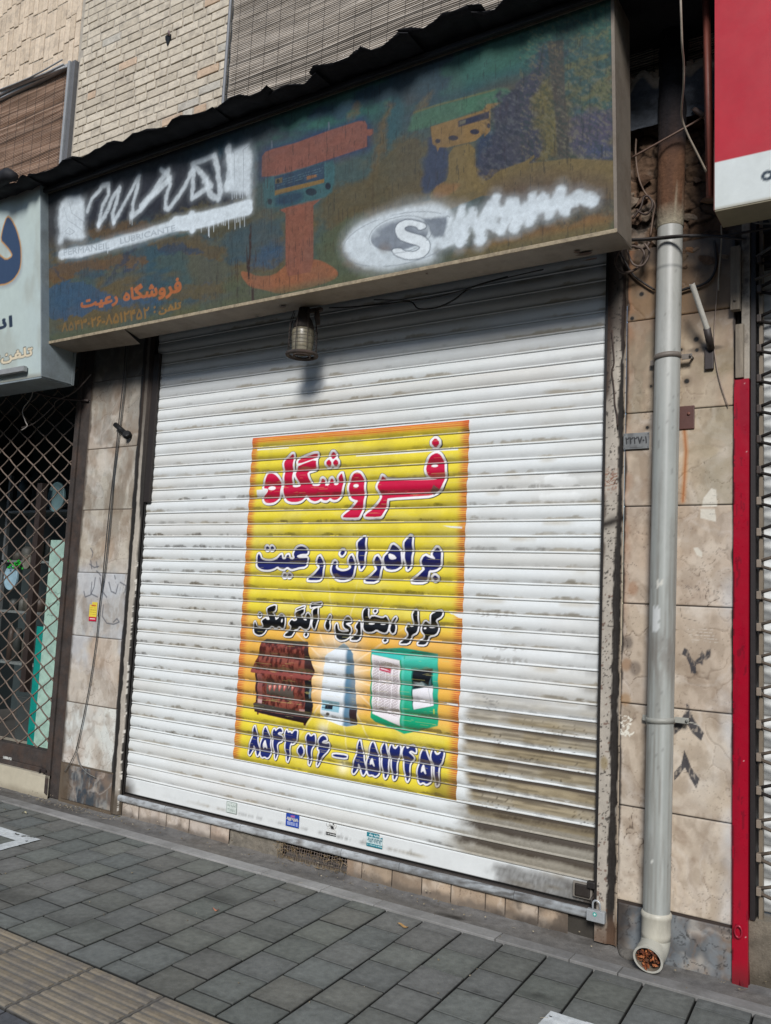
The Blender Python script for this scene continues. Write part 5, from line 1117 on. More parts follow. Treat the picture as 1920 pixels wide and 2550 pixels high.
def pilaster_right():
    root = empty('stone_pilaster', (0.33, 0, 0), 'tan marble pilaster behind the downpipe with black painted numerals and drill holes', 'pilaster', 'stone clad pilasters beside the shutter')
    js = [0.212, 0.602, 1.031, 1.459, 1.885, 2.303, 2.726, 3.06]
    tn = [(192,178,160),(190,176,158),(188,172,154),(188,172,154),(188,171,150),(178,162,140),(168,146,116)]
    for k, (a, b) in enumerate(zip(js[:-1], js[1:])):
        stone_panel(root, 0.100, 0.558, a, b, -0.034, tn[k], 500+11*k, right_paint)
    def base_p(X, Z, Cc, n, n2):
        f1, f2, c = voro(X*9+2.2*fbm(X*12, Z*12, 78, 5), Z*9+2.2*fbm(X*12, Z*12, 79, 5), 77); over(Cc, lin((116, 122, 126)), sstep(0.4, 0.6, n2)*0.8); over(Cc, lin((44, 42, 42)), sstep(0.08, 0.0, f2-f1)*0.8); over(Cc, lin((50, 42, 36)), sstep(0.19, 0.12, X+0.05*(n-0.5))*0.8)
    o = stone_panel(root, 0.108, 0.558, 0.0, 0.205, -0.040, (84, 88, 92), 590, base_p); o['label'] = 'dark grey base stone'
    mb = MB(); mb.box(0.102, 0.56, -0.028, 0.3, -0.01, 3.06, tuple(lin((60, 50, 44)))); mb.build('mortar_bed', M_attr, root)
pilaster_right()
def left_paint(X, Z, Cc, n, n2):
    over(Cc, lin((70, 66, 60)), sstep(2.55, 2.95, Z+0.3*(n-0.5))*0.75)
    over(Cc, lin((122, 108, 92)), sstep(0.5, 0.66, fbm(X*12, Z*5, 533))*sstep(1.6, 1.9, Z)*sstep(2.4, 2.2, Z)*0.6)
    over(Cc, lin((190, 196, 202)), sstep(0.42, 0.60, n)*0.55*sstep(0.85, 1.0, Z+0.2*(n2-0.5))*sstep(1.62, 1.5, Z))
    over(Cc, lin((24, 22, 24)), sstep(-3.112, -3.104, X+0.02*(fbm(Z*9, Z*0, 541)-0.5))*0.95)
    over(Cc, lin((60, 50, 42)), sstep(-3.575, -3.6, X+0.03*(n2-0.5))*0.8)
    ink = lin((82, 84, 92))
    for P in ([(370,1190),(375,1215),(400,1205),(415,1170),(420,1130)], [(405,1150),(400,1200),(430,1215)], [(440,1130),(450,1190),(470,1215)], [(425,1100),(445,1120)], [(480,1150),(490,1190),(510,1200),(520,1160)], [(530,1150),(555,1165),(550,1195)], [(505,1120),(508,1135)],
              [(455,1250),(450,1300),(470,1330),(500,1335),(525,1325),(515,1310),(500,1325)], [(395,1070),(415,1085),(435,1080)], [(400,1055),(404,1090)], [(425,1060),(428,1085)], [(400,1000),(410,1020),(405,1040)]):
        over(Cc, ink, cov(sdf_line(X, Z, qp(FL, P))-0.0042, 0.005)*0.85)
    for P in ([(450,1170),(480,1250)], [(545,1190),(548,1240)]): over(Cc, ink, cov(sdf_line(X, Z, qp(FL, P))-0.001, 0.003)*0.6)
def pilaster_left():
    root = empty('stone_pilaster', (-3.35, 0, 0), 'grey and cream marble pilaster with scrawled writing between the lattice gate and the shutter', 'pilaster', 'stone clad pilasters beside the shutter')
    js = [0.262, 0.656, 1.092, 1.512, 1.933, 2.35, 2.82, 3.1]
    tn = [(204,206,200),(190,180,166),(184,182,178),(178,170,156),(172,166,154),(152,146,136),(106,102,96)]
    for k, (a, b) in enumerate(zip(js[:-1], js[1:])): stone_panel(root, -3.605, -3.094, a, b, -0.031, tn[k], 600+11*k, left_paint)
    def bp_(X, Z, Cc, n, n2): over(Cc, lin((128, 130, 128)), sstep(0.54, 0.7, fbm(X*45, Z*16, 91, 5))*0.6); over(Cc, lin((90, 76, 60)), sstep(-3.47, -3.53, X+0.06*(n2-0.5))*0.85)
    o = stone_panel(root, -3.58, -3.094, 0.03, 0.256, -0.034, (58, 66, 74), 690, bp_); o['label'] = 'dark slate base stone'
    mb = MB(); mb.box(-3.61, -3.09, -0.028, 0.3, -0.01, 3.3, tuple(lin((96, 84, 70)))); mb.build('mortar_bed', M_attr, root)
pilaster_left()

# ------------------------------------------------------------------ plinth under the shutter
def plinth():
    root = empty('stone_plinth', (-1.5, 0, 0), 'low plinth of pink marble tiles and a rounded grey sill under the shutter', 'plinth')
    cuts = [-3.06, -2.62, -2.02, -1.33, -0.98, -0.37, 0.02]
    for a, b in zip(cuts[:-1], cuts[1:]):
        xs = np.linspace(a+0.001, b-0.001, int((b-a)/0.02)+2); th = np.linspace(-0.2, 1, 11)
        Xg, T = np.meshgrid(xs, th)
        Yg = 0.03-0.098*np.sin(np.clip(T, 0, 1)*math.pi*0.5)**0.6*np.ones(Xg.shape); ang = T*math.pi
        Yg = np.where(T < 0.0, 0.03, -0.020-0.014*np.sin(np.clip(T, 0, 1)*math.pi)**0.6); Zg = 0.121+0.020*np.cos(np.clip(T, 0, 1)*math.pi)+0.003*(fbm(Xg*8, T*2, 701)-0.5)
        n = fbm(Xg*7, T*2, 702); lt = 26*sstep(-0.9, -1.3, Xg); Cc = lin(np.stack([146+lt+30*(n-0.5), 150+lt+30*(n-0.5), 152+lt+28*(n-0.5)], -1)); over(Cc, lin((92, 88, 84)), sstep(0.48, 0.62, fbm(Xg*30, T*5, 705))*0.5)
        over(Cc, lin((78, 76, 74)), sstep(-0.8, -0.5, Xg)*(np.mod(Xg*55+T*1.5, 1) < 0.3)*0.7*(Xg < -0.33)); over(Cc, lin((84, 74, 62)), sstep(0.62, 0.95, T)*0.5); over(Cc, lin((80, 62, 44)), (np.abs(Xg+1.60) < 0.02)*0.4)
        grid('sill', np.stack([Xg, Yg, Zg], -1), Cc, M_sillc, root, flip=True)
    mb = MB(); mb.box(-3.06, 0.03, -0.02, 0.2, 0.105, 0.146, tuple(lin((70, 64, 60)))); mb.build('sill_bed', M_attr, root)
    mb = MB(); mb.box(-3.0, 0.0, 0.002, 0.03, 0.13, 0.17, tuple(lin((14, 13, 13)))); mb.build('painted_shadow_line', M_attr, root)  # near-black strip stands in for the shadow line under the bottom rail
    tiles = [(-3.02,-2.86),(-2.86,-2.62),(-2.62,-2.43),(-2.43,-2.26),(-2.26,-2.115),(-1.305,-1.21),(-1.21,-1.03),(-1.03,-0.86),(-0.86,-0.70),(-0.70,-0.52),(-0.52,-0.42),(-0.42,-0.26),(-0.26,-0.12)]
    for k, (a, b) in enumerate(tiles):
        tone = (192, 180, 168) if k < 5 else (184, 164, 142)
        def tp(X, Z, Cc, n, n2):
            over(Cc, lin((96, 88, 80)), sstep(0.05, 0.015, Z+0.05*(n2-0.5)-0.01)*0.75); over(Cc, lin((92, 82, 70)), sstep(0.5, 0.7, n)*0.35)
            if k > 9: over(Cc, lin((60, 54, 50)), sstep(0.35, 0.6, n2)*0.7)
            e_ = np.minimum(X-a, b-X); over(Cc, lin((110, 98, 88)), sstep(0.003, 0.001, e_)*0.8)
        X0 = stone_panel(root, a+0.001, b-0.001, 0.0, 0.104, -0.012, tone, 710+13*k, tp); X0.name = 'tile'; X0.data.name = 'tile'
    X, Z = facade_grid(-2.115, -1.305, -0.01, 0.106, 0.006)
    n = fbm(X*12, Z*14, 777); hole = (X > -1.735) & (Z < 0.088-0.018*(X+1.735)/0.4*0) & (Z > 0.028)
    Y = -0.006+0.012*(n-0.5)+0.008*(fbm(X*40, Z*40, 778)-0.5); Cc = lin(np.stack([118+40*(n-0.5), 112+36*(n-0.5), 102+30*(n-0.5)], -1)); over(Cc, lin((92, 78, 60)), sstep(-1.8, -1.7, X)*0.5)
    o = grid('cement_patch', np.stack([X, Y, Z], -1), Cc, M_rub, root, mask=~hole)
    mb = MB(); mb.box(-3.06, -1.74, 0.004, 0.2, -0.02, 0.106, tuple(lin((60, 56, 50)))); mb.box(-1.30, 0.1, 0.004, 0.2, -0.02, 0.106, tuple(lin((60, 56, 50)))); mb.box(-1.76, -1.29, 0.12, 0.2, -0.02, 0.106, tuple(lin((12, 11, 11)))); mb.build('backing', M_attr, root)
    # wire grille of the vent
    g = empty('vent_grille', (-1.53, -0.01, 0.03), 'rusty wire vent grille clogged with dry straw below the sill', 'vent')
    mb = MB(); rr = random.Random(5); c = tuple(lin((112, 100, 92)))
    for i in range(27):
        x = -1.73+i*0.0165+rr.uniform(-0.002, 0.002); mb.tube([(x, -0.008+rr.uniform(-0.003, 0.003), 0.02), (x+rr.uniform(-0.004, 0.004), -0.012, 0.06), (x+rr.uniform(-0.003, 0.003), -0.006, 0.1)], 0.0017, 5, c)
    for z in (0.036, 0.052, 0.068, 0.084):
        mb.tube([(-1.74+i*0.05, -0.010+rr.uniform(-0.003, 0.003), z+rr.uniform(-0.003, 0.003)) for i in range(10)], 0.0015, 5, c)
    mb.build('wire_mesh', M_attr, g)
    mb = MB()
    for i in range(140):
        x = -1.76+0.48*rr.random()**1.15; top = rr.random() < 0.6
        z = (0.096-rr.random()*0.03*(1.5-(x+1.76)) if top else 0.018+rr.random()*0.012); 
        if x < -1.70: z = 0.02+rr.random()*0.085
        a = rr.uniform(0, 6.28); L_ = rr.uniform(0.008, 0.034); y = -0.014-rr.random()*0.012-(0.02 if not top else 0)
        v = rr.uniform(-30, 24); b = rr.uniform(-0.6, 0.6)
        p = Vector((x, y, z)); d = Vector((math.cos(a)*L_, rr.uniform(-0.3, 0.3)*L_, abs(math.sin(a))*L_*(-1 if top else 0.6)))
        mb.tube([p, p+d*0.5+Vector((0, 0, b*0.004)), p+d], rr.uniform(0.0007, 0.0015), 4, tuple(lin((138+v, 118+v, 88+v))), caps=False)
    o = mb.build('dry_straw', M_straw); tag(o, 'dry straw and twigs stuffed into the vent', 'straw', kind='stuff')
M_sillc = mat('sill_marble', rough=0.35, var=0.14, vscale=12, bump=0.3, bscale=60, bdist=0.003, dirt=(84, 78, 72), dscale=7, damt=0.6, dthr=(0.5, 0.7))
plinth()
# ------------------------------------------------------------------ left shop behind its lattice gate
def lattice(mb, x0, x1, z0, z1, y, px, pz, r, col, seed, sag=0.0):
    rr = random.Random(seed); nx = int((x1-x0)/px)+2; nz = int((z1-z0)/pz)+2; nodes = {}
    for i in range(-1, nx*2+1):
        for j in range(-1, nz*2+1):
            if (i+j) % 2 == 0: nodes[(i, j)] = (x1-0.01-i*px*0.5+rr.uniform(-0.003, 0.003), y+rr.uniform(-0.003, 0.003), z0+j*pz*0.5+rr.uniform(-0.003, 0.003)+sag*math.sin(i*0.8))
    for (i, j), a in nodes.items():
        for dj in (1, -1):
            b = nodes.get((i+1, j+dj))
            if b is None or a[0] > x1+0.005 or b[0] < x0-px or not (z0-0.02 <= a[2] <= z1+0.02 and z0-0.02 <= b[2] <= z1+0.02): continue
            m = ((a[0]+b[0])/2, y-0.004*dj, (a[2]+b[2])/2)
            v = rr.uniform(0.8, 1.2); mb.tube([a, m, b], r, 5, tuple(np.clip(np.array(col)*v, 0, 1)), caps=False)
        if x0 <= a[0] <= x1 and z0 <= a[2] <= z1: mb.tube([(a[0], a[1]-0.009, a[2]), (a[0], a[1]+0.009, a[2])], r*1.5, 6, tuple(np.array(col)*0.8))
def left_shop():
    g = empty('lattice_gate', (-4.3, 0, 0.15), 'rusty folding lattice gate closed across the shop on the left', 'gate')
    mb = MB(); lattice(mb, -5.7, -3.745, 0.30, 3.1, 0.03, 0.207, 0.1365, 0.0052, lin((112, 98, 88)), 3); mb.build('lattice', M_latt, g)
    mb = MB(); mb.box(-3.745, -3.70, -0.045, 0.05, 0.02, 3.2, bev=0.004); mb.box(-3.70, -3.61, -0.030, -0.016, 0.02, 3.2, bev=0.003); mb.box(-3.75, -3.735, 0.02, 0.06, 0.15, 3.2); mb.build('post', M_rust, g)
    mb = MB(); mb.box(-5.7, -3.745, -0.01, 0.06, 0.19, 0.30, bev=0.004); mb.box(-5.7, -3.745, -0.02, 0.02, 0.155, 0.19, bev=0.004); mb.build('bottom_rail', M_rust, g)
    mb = MB(); p = UP(106, 1924, -0.03); mb.ring((p[0], -0.035, p[2]), 0.026, 0.006, 'Y', 16, 6, tuple(lin((40, 34, 32)))); mb.box(p[0], p[0]+0.07, -0.045, -0.03, p[2]+0.005, p[2]+0.03, tuple(lin((46, 38, 36))), bev=0.004); mb.build('latch', M_attr, g)
    def ps(X, Z, x0, z1):
        Cc = base_col(X, (196, 196, 190)); over(Cc, lin((60, 58, 60)), (fbm(X*160, Z*260, 5) > 0.58)*0.8); return Cc, fbm(X*70, Z*70, 6) > 0.3
    p = UP(8, 1882, -0.012); X, Z = np.meshgrid(np.linspace(p[0], p[0]+0.10, 60), np.linspace(p[2]-0.05, p[2], 34)); Cc, mk = ps(X, Z, 0, 0)
    tag(grid('sticker', np.stack([X, X*0-0.0125, Z], -1), Cc, M_attr, mask=mk), 'torn white sticker on the bottom rail of the left lattice gate', 'sticker')
    s = empty('door_sill', (-4.3, 0, 0), 'pale stone doorstep below the left lattice gate', 'doorstep')
    X, Z = facade_grid(-5.7, -3.70, 0.0, 0.155, 0.008); n = fbm(X*5, Z*9, 801); Cc = lin(np.stack([186+20*(n-0.5), 178+20*(n-0.5), 158+20*(n-0.5)], -1)); over(Cc, lin((120, 110, 94)), sstep(0.06, 0.0, Z+0.04*(n-0.5))*0.6)
    grid('riser', np.stack([X, -0.045+0.002*(n-0.5), Z], -1), Cc, M_marb, s); mb = MB(); mb.box(-5.7, -3.70, -0.045, 0.6, 0.14, 0.157, tuple(lin((176, 168, 150)))); mb.build('tread', M_attr, s)
    # dark interior
    i = empty('shop_interior', (-4.5, 1, 0.15), 'dark interior of the left shop behind the lattice gate', 'interior')
    mb = MB(); d = tuple(lin((40, 48, 50)))
    mb.box(-6.6, -3.72, 1.6, 1.7, 0.1, 3.6, tuple(lin((52, 62, 64)))); mb.box(-3.72, -3.66, 0.06, 1.7, 0.1, 3.6, d); mb.box(-6.7, -6.6, 0.06, 1.7, 0.1, 3.6, d); mb.build('wall', M_attr, i)
    mb = MB(); mb.box(-6.6, -3.72, 0.06, 1.7, 0.09, 0.15, tuple(lin((84, 82, 78)))); mb.build('floor', M_attr, i)
    mb = MB(); mb.box(-6.6, -3.72, -0.2, 1.7, 3.1, 3.2, d); mb.build('lintel', M_attr, i)
    gl = mat('window_glass', base=(30, 44, 46), attr=False, rough=0.08, var=0.1, vscale=2, bump=0.05, bscale=3, spec=0.9)
    Y = 0.3
    def rect(x0p, y0p, x1p, y1p, yy=Y):
        a = UP(x0p/1.769, 800+y0p/1.769, yy); b = UP(x1p/1.769, 800+y1p/1.769, yy); return min(a[0], b[0]), max(a[0], b[0]), min(a[2], b[2]), max(a[2], b[2])
    # pale green board with hand lettering
    X, Z = facade_grid(-4.36, -4.10, 0.2, 1.755, 0.006); Cc = base_col(X, (172, 204, 188)); over(Cc, lin((150, 180, 170)), sstep(0.45, 0.7, fbm(X*4, Z*3, 811))*0.5)
    rr = random.Random(9)
    for k, zc in enumerate((1.36, 1.28, 1.19)):
        x = -4.33
        while x < -4.13:
            P = [(x, zc), (x+0.012, zc+rr.uniform(-0.012, 0.018)), (x+0.026, zc+rr.uniform(-0.016, 0.01)), (x+0.034, zc)]; over(Cc, lin((30, 40, 44)), cov(sdf_line(X, Z, P)-0.0016, 0.005)*0.9); x += 0.045
    tag(grid('notice_board', np.stack([X, X*0+Y-0.01, Z], -1), Cc, M_attr), 'tall pale green board with handwritten lines standing inside the left shop', 'board')
    mb = MB(); mb.box(-4.455, -4.362, Y, Y+0.02, 0.2, 1.10, tuple(lin((0, 140, 128))), bev=0.003); mb.build('side_panel', M_attr); 
    tag(bpy.data.objects['side_panel'], 'narrow teal panel beside the pale green board inside the left shop', 'panel')
    mb = MB(); mb.box(-4.60, -4.54, Y, Y+0.05, 0.6, 2.2, tuple(lin((54, 44, 40)))); mb.build('door_frame_bar', M_attr); tag(bpy.data.objects['door_frame_bar'], 'dark upright bar inside the left shop', 'bar')
    # round mirror-like plate, hanging bowls, shelf goods
    for px, py, r_, c, lab in ((50, 1130, 0.085, (150, 182, 196), 'large pale blue oval plate hanging inside the left shop'), (250, 775, 0.10, (96, 124, 128), 'bluish round lid high behind the left lattice gate'), (120, 1060, 0.05, (110, 108, 98), 'small grey bowl beside the green lights in the left shop')):
        p = UP(px/1.769, 800+py/1.769, 0.42); mb = MB(); 
        prof_ = [(0, 0.0), (0.6, -0.006), (0.85, -0.004), (0.95, -0.014), (1.0, -0.008), (0.97, 0.01)]; n = 24; vs = []; fs = []
        for q_, (rr_, yy) in enumerate(prof_):
            for a in range(n): vs.append((p[0]+r_*1.0*rr_*math.cos(a*2*math.pi/n), 0.42+yy, p[2]+r_*1.2*rr_*math.sin(a*2*math.pi/n)))
        for q_ in range(len(prof_)-1):
            for a in range(n): fs.append((q_*n+a, q_*n+(a+1) % n, (q_+1)*n+(a+1) % n, (q_+1)*n+a))
        mb.add(vs, fs, tuple(lin(c)), True); o = mb.build('plate', M_attr); tag(o, lab, 'plate')
    mb = MB(); p = UP(70/1.769, 800+1070/1.769, 0.4)
    for k in range(26):
        q_ = (p[0]+rr.uniform(-0.11, 0.09), 0.4+rr.uniform(-0.02, 0.02), p[2]+rr.uniform(-0.035, 0.035)); mb.ring(q_, 0.006, 0.005, 'Y', 6, 4, tuple(lin((20, 170, 40))))
    o = mb.build('bead_string', M_attr); tag(o, 'string of small bright green beads hanging in the left shop', 'beads')
    goods = [(-4.52, 0.62, 0.16, 0.15, (116, 100, 84), 'brown cardboard box on the floor by the pale board in the left shop', 'box'), (-4.75, 0.8, 0.22, 0.2, (84, 80, 72), 'dusty grey box deep inside the left shop, near its floor', 'box'), (-4.9, 0.7, 0.3, 0.34, (60, 66, 66), 'large dark cabinet at the far left inside the left shop', 'cabinet')]
    for k, (x, y, w_, h_, c, lab, cat) in enumerate(goods):
        r0 = empty('cardboard_box' if k < 2 else 'cabinet', (x, y, 0.15), lab, cat)
        mb = MB(); mb.box(x-w_/2, x+w_/2, y-0.1, y+0.1, 0.15, 0.15+h_, tuple(lin(c)), bev=0.006); mb.build('body', M_attr, r0)
        mb = MB(); mb.box(x-w_/2-0.004, x+w_/2+0.004, y-0.104, y+0.03, 0.15+h_, 0.158+h_, tuple(lin(np.array(c)*1.15)), M=Matrix.Identity(4), bev=0.003); mb.build('lid' if k < 2 else 'top', M_attr, r0)
    sh = empty('display_shelf', (-4.9, 1.0, 0.15), 'metal display shelf with small dark goods at the back of the left shop', 'shelf')
    for z in (0.7, 1.15, 1.6, 2.05):
        mb = MB(); mb.box(-5.9, -4.0, 0.9, 1.25, z, z+0.02, tuple(lin((120, 126, 124)))); mb.build('shelf_board', M_attr, sh)
        mb = MB(); x = -5.8
        while x < -4.1:
            w_ = rr.uniform(0.05, 0.14); h_ = rr.uniform(0.08, 0.3); c = rr.choice([(58, 62, 60), (76, 74, 66), (44, 62, 66), (70, 58, 50), (48, 52, 50), (92, 92, 86)])
            mb.tube([(x, 1.0, z+0.02), (x, 1.0, z+0.02+h_*0.8), (x, 1.0, z+0.02+h_)], [w_*0.45, w_*0.45, w_*0.25], 10, tuple(lin(c))); x += w_+0.03
        o = mb.build('goods', M_attr, sh); o['kind'] = 'stuff'
    for x in (-5.9, -4.0):
        mb = MB(); mb.box(x, x+0.03, 0.9, 0.93, 0.15, 2.4, tuple(lin((110, 114, 114)))); mb.build('upright', M_attr, sh)
M_latt = mat('lattice_iron', rough=0.8, var=0.2, vscale=40, bump=0.3, bscale=90, spec=0.3)
left_shop()

def wire(name, pts, r, col, label, cat='cable', n=6, sub=3, group=None):
    P = [Vector(p) for p in pts]; out = []
    for i in range(len(P)-1):
        p0, p1, p2, p3 = P[max(i-1, 0)], P[i], P[i+1], P[min(i+2, len(P)-1)]
        for k in range(sub):
            t = k/sub; out.append(0.5*((2*p1)+(p2-p0)*t+(2*p0-5*p1+4*p2-p3)*t*t+(3*p1-p0-3*p2+p3)*t*t*t))
    out.append(P[-1]); mb = MB(); mb.tube(out, r, n, tuple(lin(col))); o = mb.build(name, M_cable); return tag(o, label, cat, group)
def W(F, P, y): 
    out = []
    for k, p in enumerate(P):
        yy = y[k] if isinstance(y, (list, tuple)) else y
        q_ = UP(F[0]+p[0]/F[2], F[1]+p[1]/F[2], yy); out.append(tuple(q_))
    return out
# left pilaster: pair of cables, black stub, sticker, wires by the white sign
wire('cable', W(FL, [(560,60),(552,130),(545,240),(528,400),(505,620),(478,860),(452,1130),(432,1300)], -0.05), 0.0035, (44, 42, 42), 'thin dark cable running down the left pilaster, the left one of a pair')
wire('cable', W(FL, [(568,60),(560,140),(548,300),(522,520),(500,700),(484,900),(462,1100),(440,1240),(425,1400),(395,1600),(360,1780),(335,1890)], -0.046), 0.0038, (72, 72, 70), 'grey cable hanging down the left pilaster almost to its foot')
wire('cable', W(FL, [(335,1890),(320,1925),(300,1960),(285,1985)], -0.046), 0.003, (92, 90, 86), 'short frayed cable end at the foot of the left pilaster, bending left')
wire('cable', W(FL, [(335,1895),(350,1950),(385,1990),(420,2010)], -0.05), 0.003, (110, 108, 104), 'short frayed cable end at the foot of the left pilaster, bending right')
mb = MB(); a, b = W(FL, [(508,455),(560,500)], -0.06)
mb.tube([a, ((a[0]+b[0])/2, -0.06, (a[2]+b[2])/2), (b[0]-0.01, -0.05, b[2]), b], [0.017, 0.017, 0.017, 0.03], 10, tuple(lin((18, 18, 19)))); o = mb.build('pipe_stub', M_attr); tag(o, 'short black pipe stub with a flared end on the left pilaster', 'pipe stub')
wire('cable', W(FL, [(150,255),(140,330),(100,390),(112,440),(120,462),(95,480)], -0.16), 0.004, (150, 144, 138), 'loose pale wire dangling below the cream sign', sub=4)
wire('cable', W(FL, [(95,468),(150,450),(230,380),(250,350),(330,310),(400,235)], -0.10), 0.004, (96, 86, 80), 'brown wire drooping in front of the left lattice gate', sub=4)
wire('cable', W(FL, [(0,265),(120,300),(240,335),(390,350)], -0.04), 0.009, (62, 50, 46), 'rusty rod along the top of the left lattice gate', cat='rod')
def ysticker():
    a = UP(430/1.769, 800+1238/1.769, -0.034); w_ = 0.075; h_ = 0.125
    X, Z = np.meshgrid(np.linspace(a[0]-w_, a[0], 60), np.linspace(a[2]-h_, a[2], 80)); Cc = base_col(X, (222, 200, 70)); u = (X-a[0]+w_)/w_; v = (Z-a[2]+h_)/h_
    over(Cc, lin((186, 24, 56)), (v < 0.22)*1.0); over(Cc, lin((240, 225, 225)), ((np.abs(v-0.12) < 0.025) & (u > 0.15) & (u < 0.85))*0.8)
    for k in range(4): over(Cc, lin((90, 80, 50)), ((np.abs(v-0.36-0.11*k) < 0.018) & (u > 0.12) & (u < 0.88) & (vn(X*600, Z*0, k) > 0.3))*0.7)
    over(Cc, lin((190, 20, 50)), ((np.abs(v-0.82) < 0.04) & (u > 0.2) & (u < 0.8) & (vn(X*300, Z*0, 8) > 0.35))*0.8)
    mk = ~((u < 0.3) & (v > 0.86)); tag(grid('sticker', np.stack([X, X*0-0.0345, Z], -1), Cc, M_attr, mask=mk), 'small yellow and red sticker on the left marble pilaster', 'sticker')
ysticker()

# ------------------------------------------------------------------ caged lamp under the sign
def lamp():
    cx, cy = -1.632, -0.205; zt = 2.965; zb = 2.735
    root = empty('caged_lamp', (cx, cy, 2.97), 'old caged lamp with a yellowed ribbed glass hanging under the green sign', 'lamp')
    n = 28; prof_ = [(0.034, 2.885), (0.054, 2.878), (0.060, 2.865), (0.060, 2.83), (0.058, 2.79), (0.058, 2.755), (0.054, 2.742), (0.0, 2.738)]; vs = []; fs = []
    for k, (r_, z) in enumerate(prof_):
        for a in range(n):
            rr_ = r_*(1+(0.03 if (a % 2 and 0 < k < 4) else 0)); vs.append((cx+rr_*math.cos(a*2*math.pi/n), cy+rr_*math.sin(a*2*math.pi/n), z))
    for k in range(len(prof_)-1):
        for a in range(n): fs.append((k*n+a, k*n+(a+1) % n, (k+1)*n+(a+1) % n, (k+1)*n+a))
    mb = MB(); mb.add(vs, fs, None, True); mb.build('glass', M_glass, root)
    c = tuple(lin((40, 30, 28)))
    mb = MB(); mb.tube([(cx, cy, 3.0), (cx, cy, 2.95), (cx, cy, 2.93), (cx, cy, 2.90), (cx, cy, 2.878)], [0.03, 0.032, 0.045, 0.056, 0.058], 20, c); mb.build('cap', M_rust, root)
    mb = MB(); rr = random.Random(2)
    for k in range(8):
        a = k*math.pi/4+0.2; f_ = lambda r_, z: (cx+r_*math.cos(a)+rr.uniform(-0.002, 0.002), cy+r_*math.sin(a)+rr.uniform(-0.002, 0.002), z)
        mb.tube([f_(0.060, 2.975), f_(0.074, 2.92), f_(0.079, 2.86), f_(0.081, 2.80), f_(0.083, 2.735)], 0.0022, 5, c)
    for z in (2.86, 2.825, 2.785): mb.ring((cx, cy, z), 0.0795, 0.0016, 'Z', 24, 5, c)
    mb.build('wire_cage', M_rust, root)
    mb = MB(); mb.ring((cx, cy, 2.733), 0.080, 0.011, 'Z', 26, 8, c); mb.ring((cx, cy, 2.727), 0.045, 0.006, 'Z', 20, 6, c); mb.build('base_ring', M_rust, root)
    mb = MB(); mb.box(cx-0.01, cx+0.12, cy-0.012, cy+0.012, 2.965, 2.985, c, bev=0.002); mb.tube([(cx+0.085, cy, 2.98), (cx+0.095, cy-0.005, 2.93), (cx+0.10, cy, 2.89)], [0.013, 0.016, 0.012], 8, tuple(lin((96, 56, 36)))); mb.build('bracket', M_rust, root)
lamp()
wire('cable', W(K5, [(0,735),(130,730),(300,715),(450,700),(500,740),(600,735),(700,690),(800,620),(1000,560)], -0.1), 0.004, (34, 32, 32), 'black cable sagging behind the sign above the shutter', sub=4)
wire('cable', W(K5, [(250,690),(500,690),(700,650),(900,590),(1200,520)], -0.14), 0.003, (40, 38, 38), 'thin cable hanging just under the back of the green sign', sub=4)

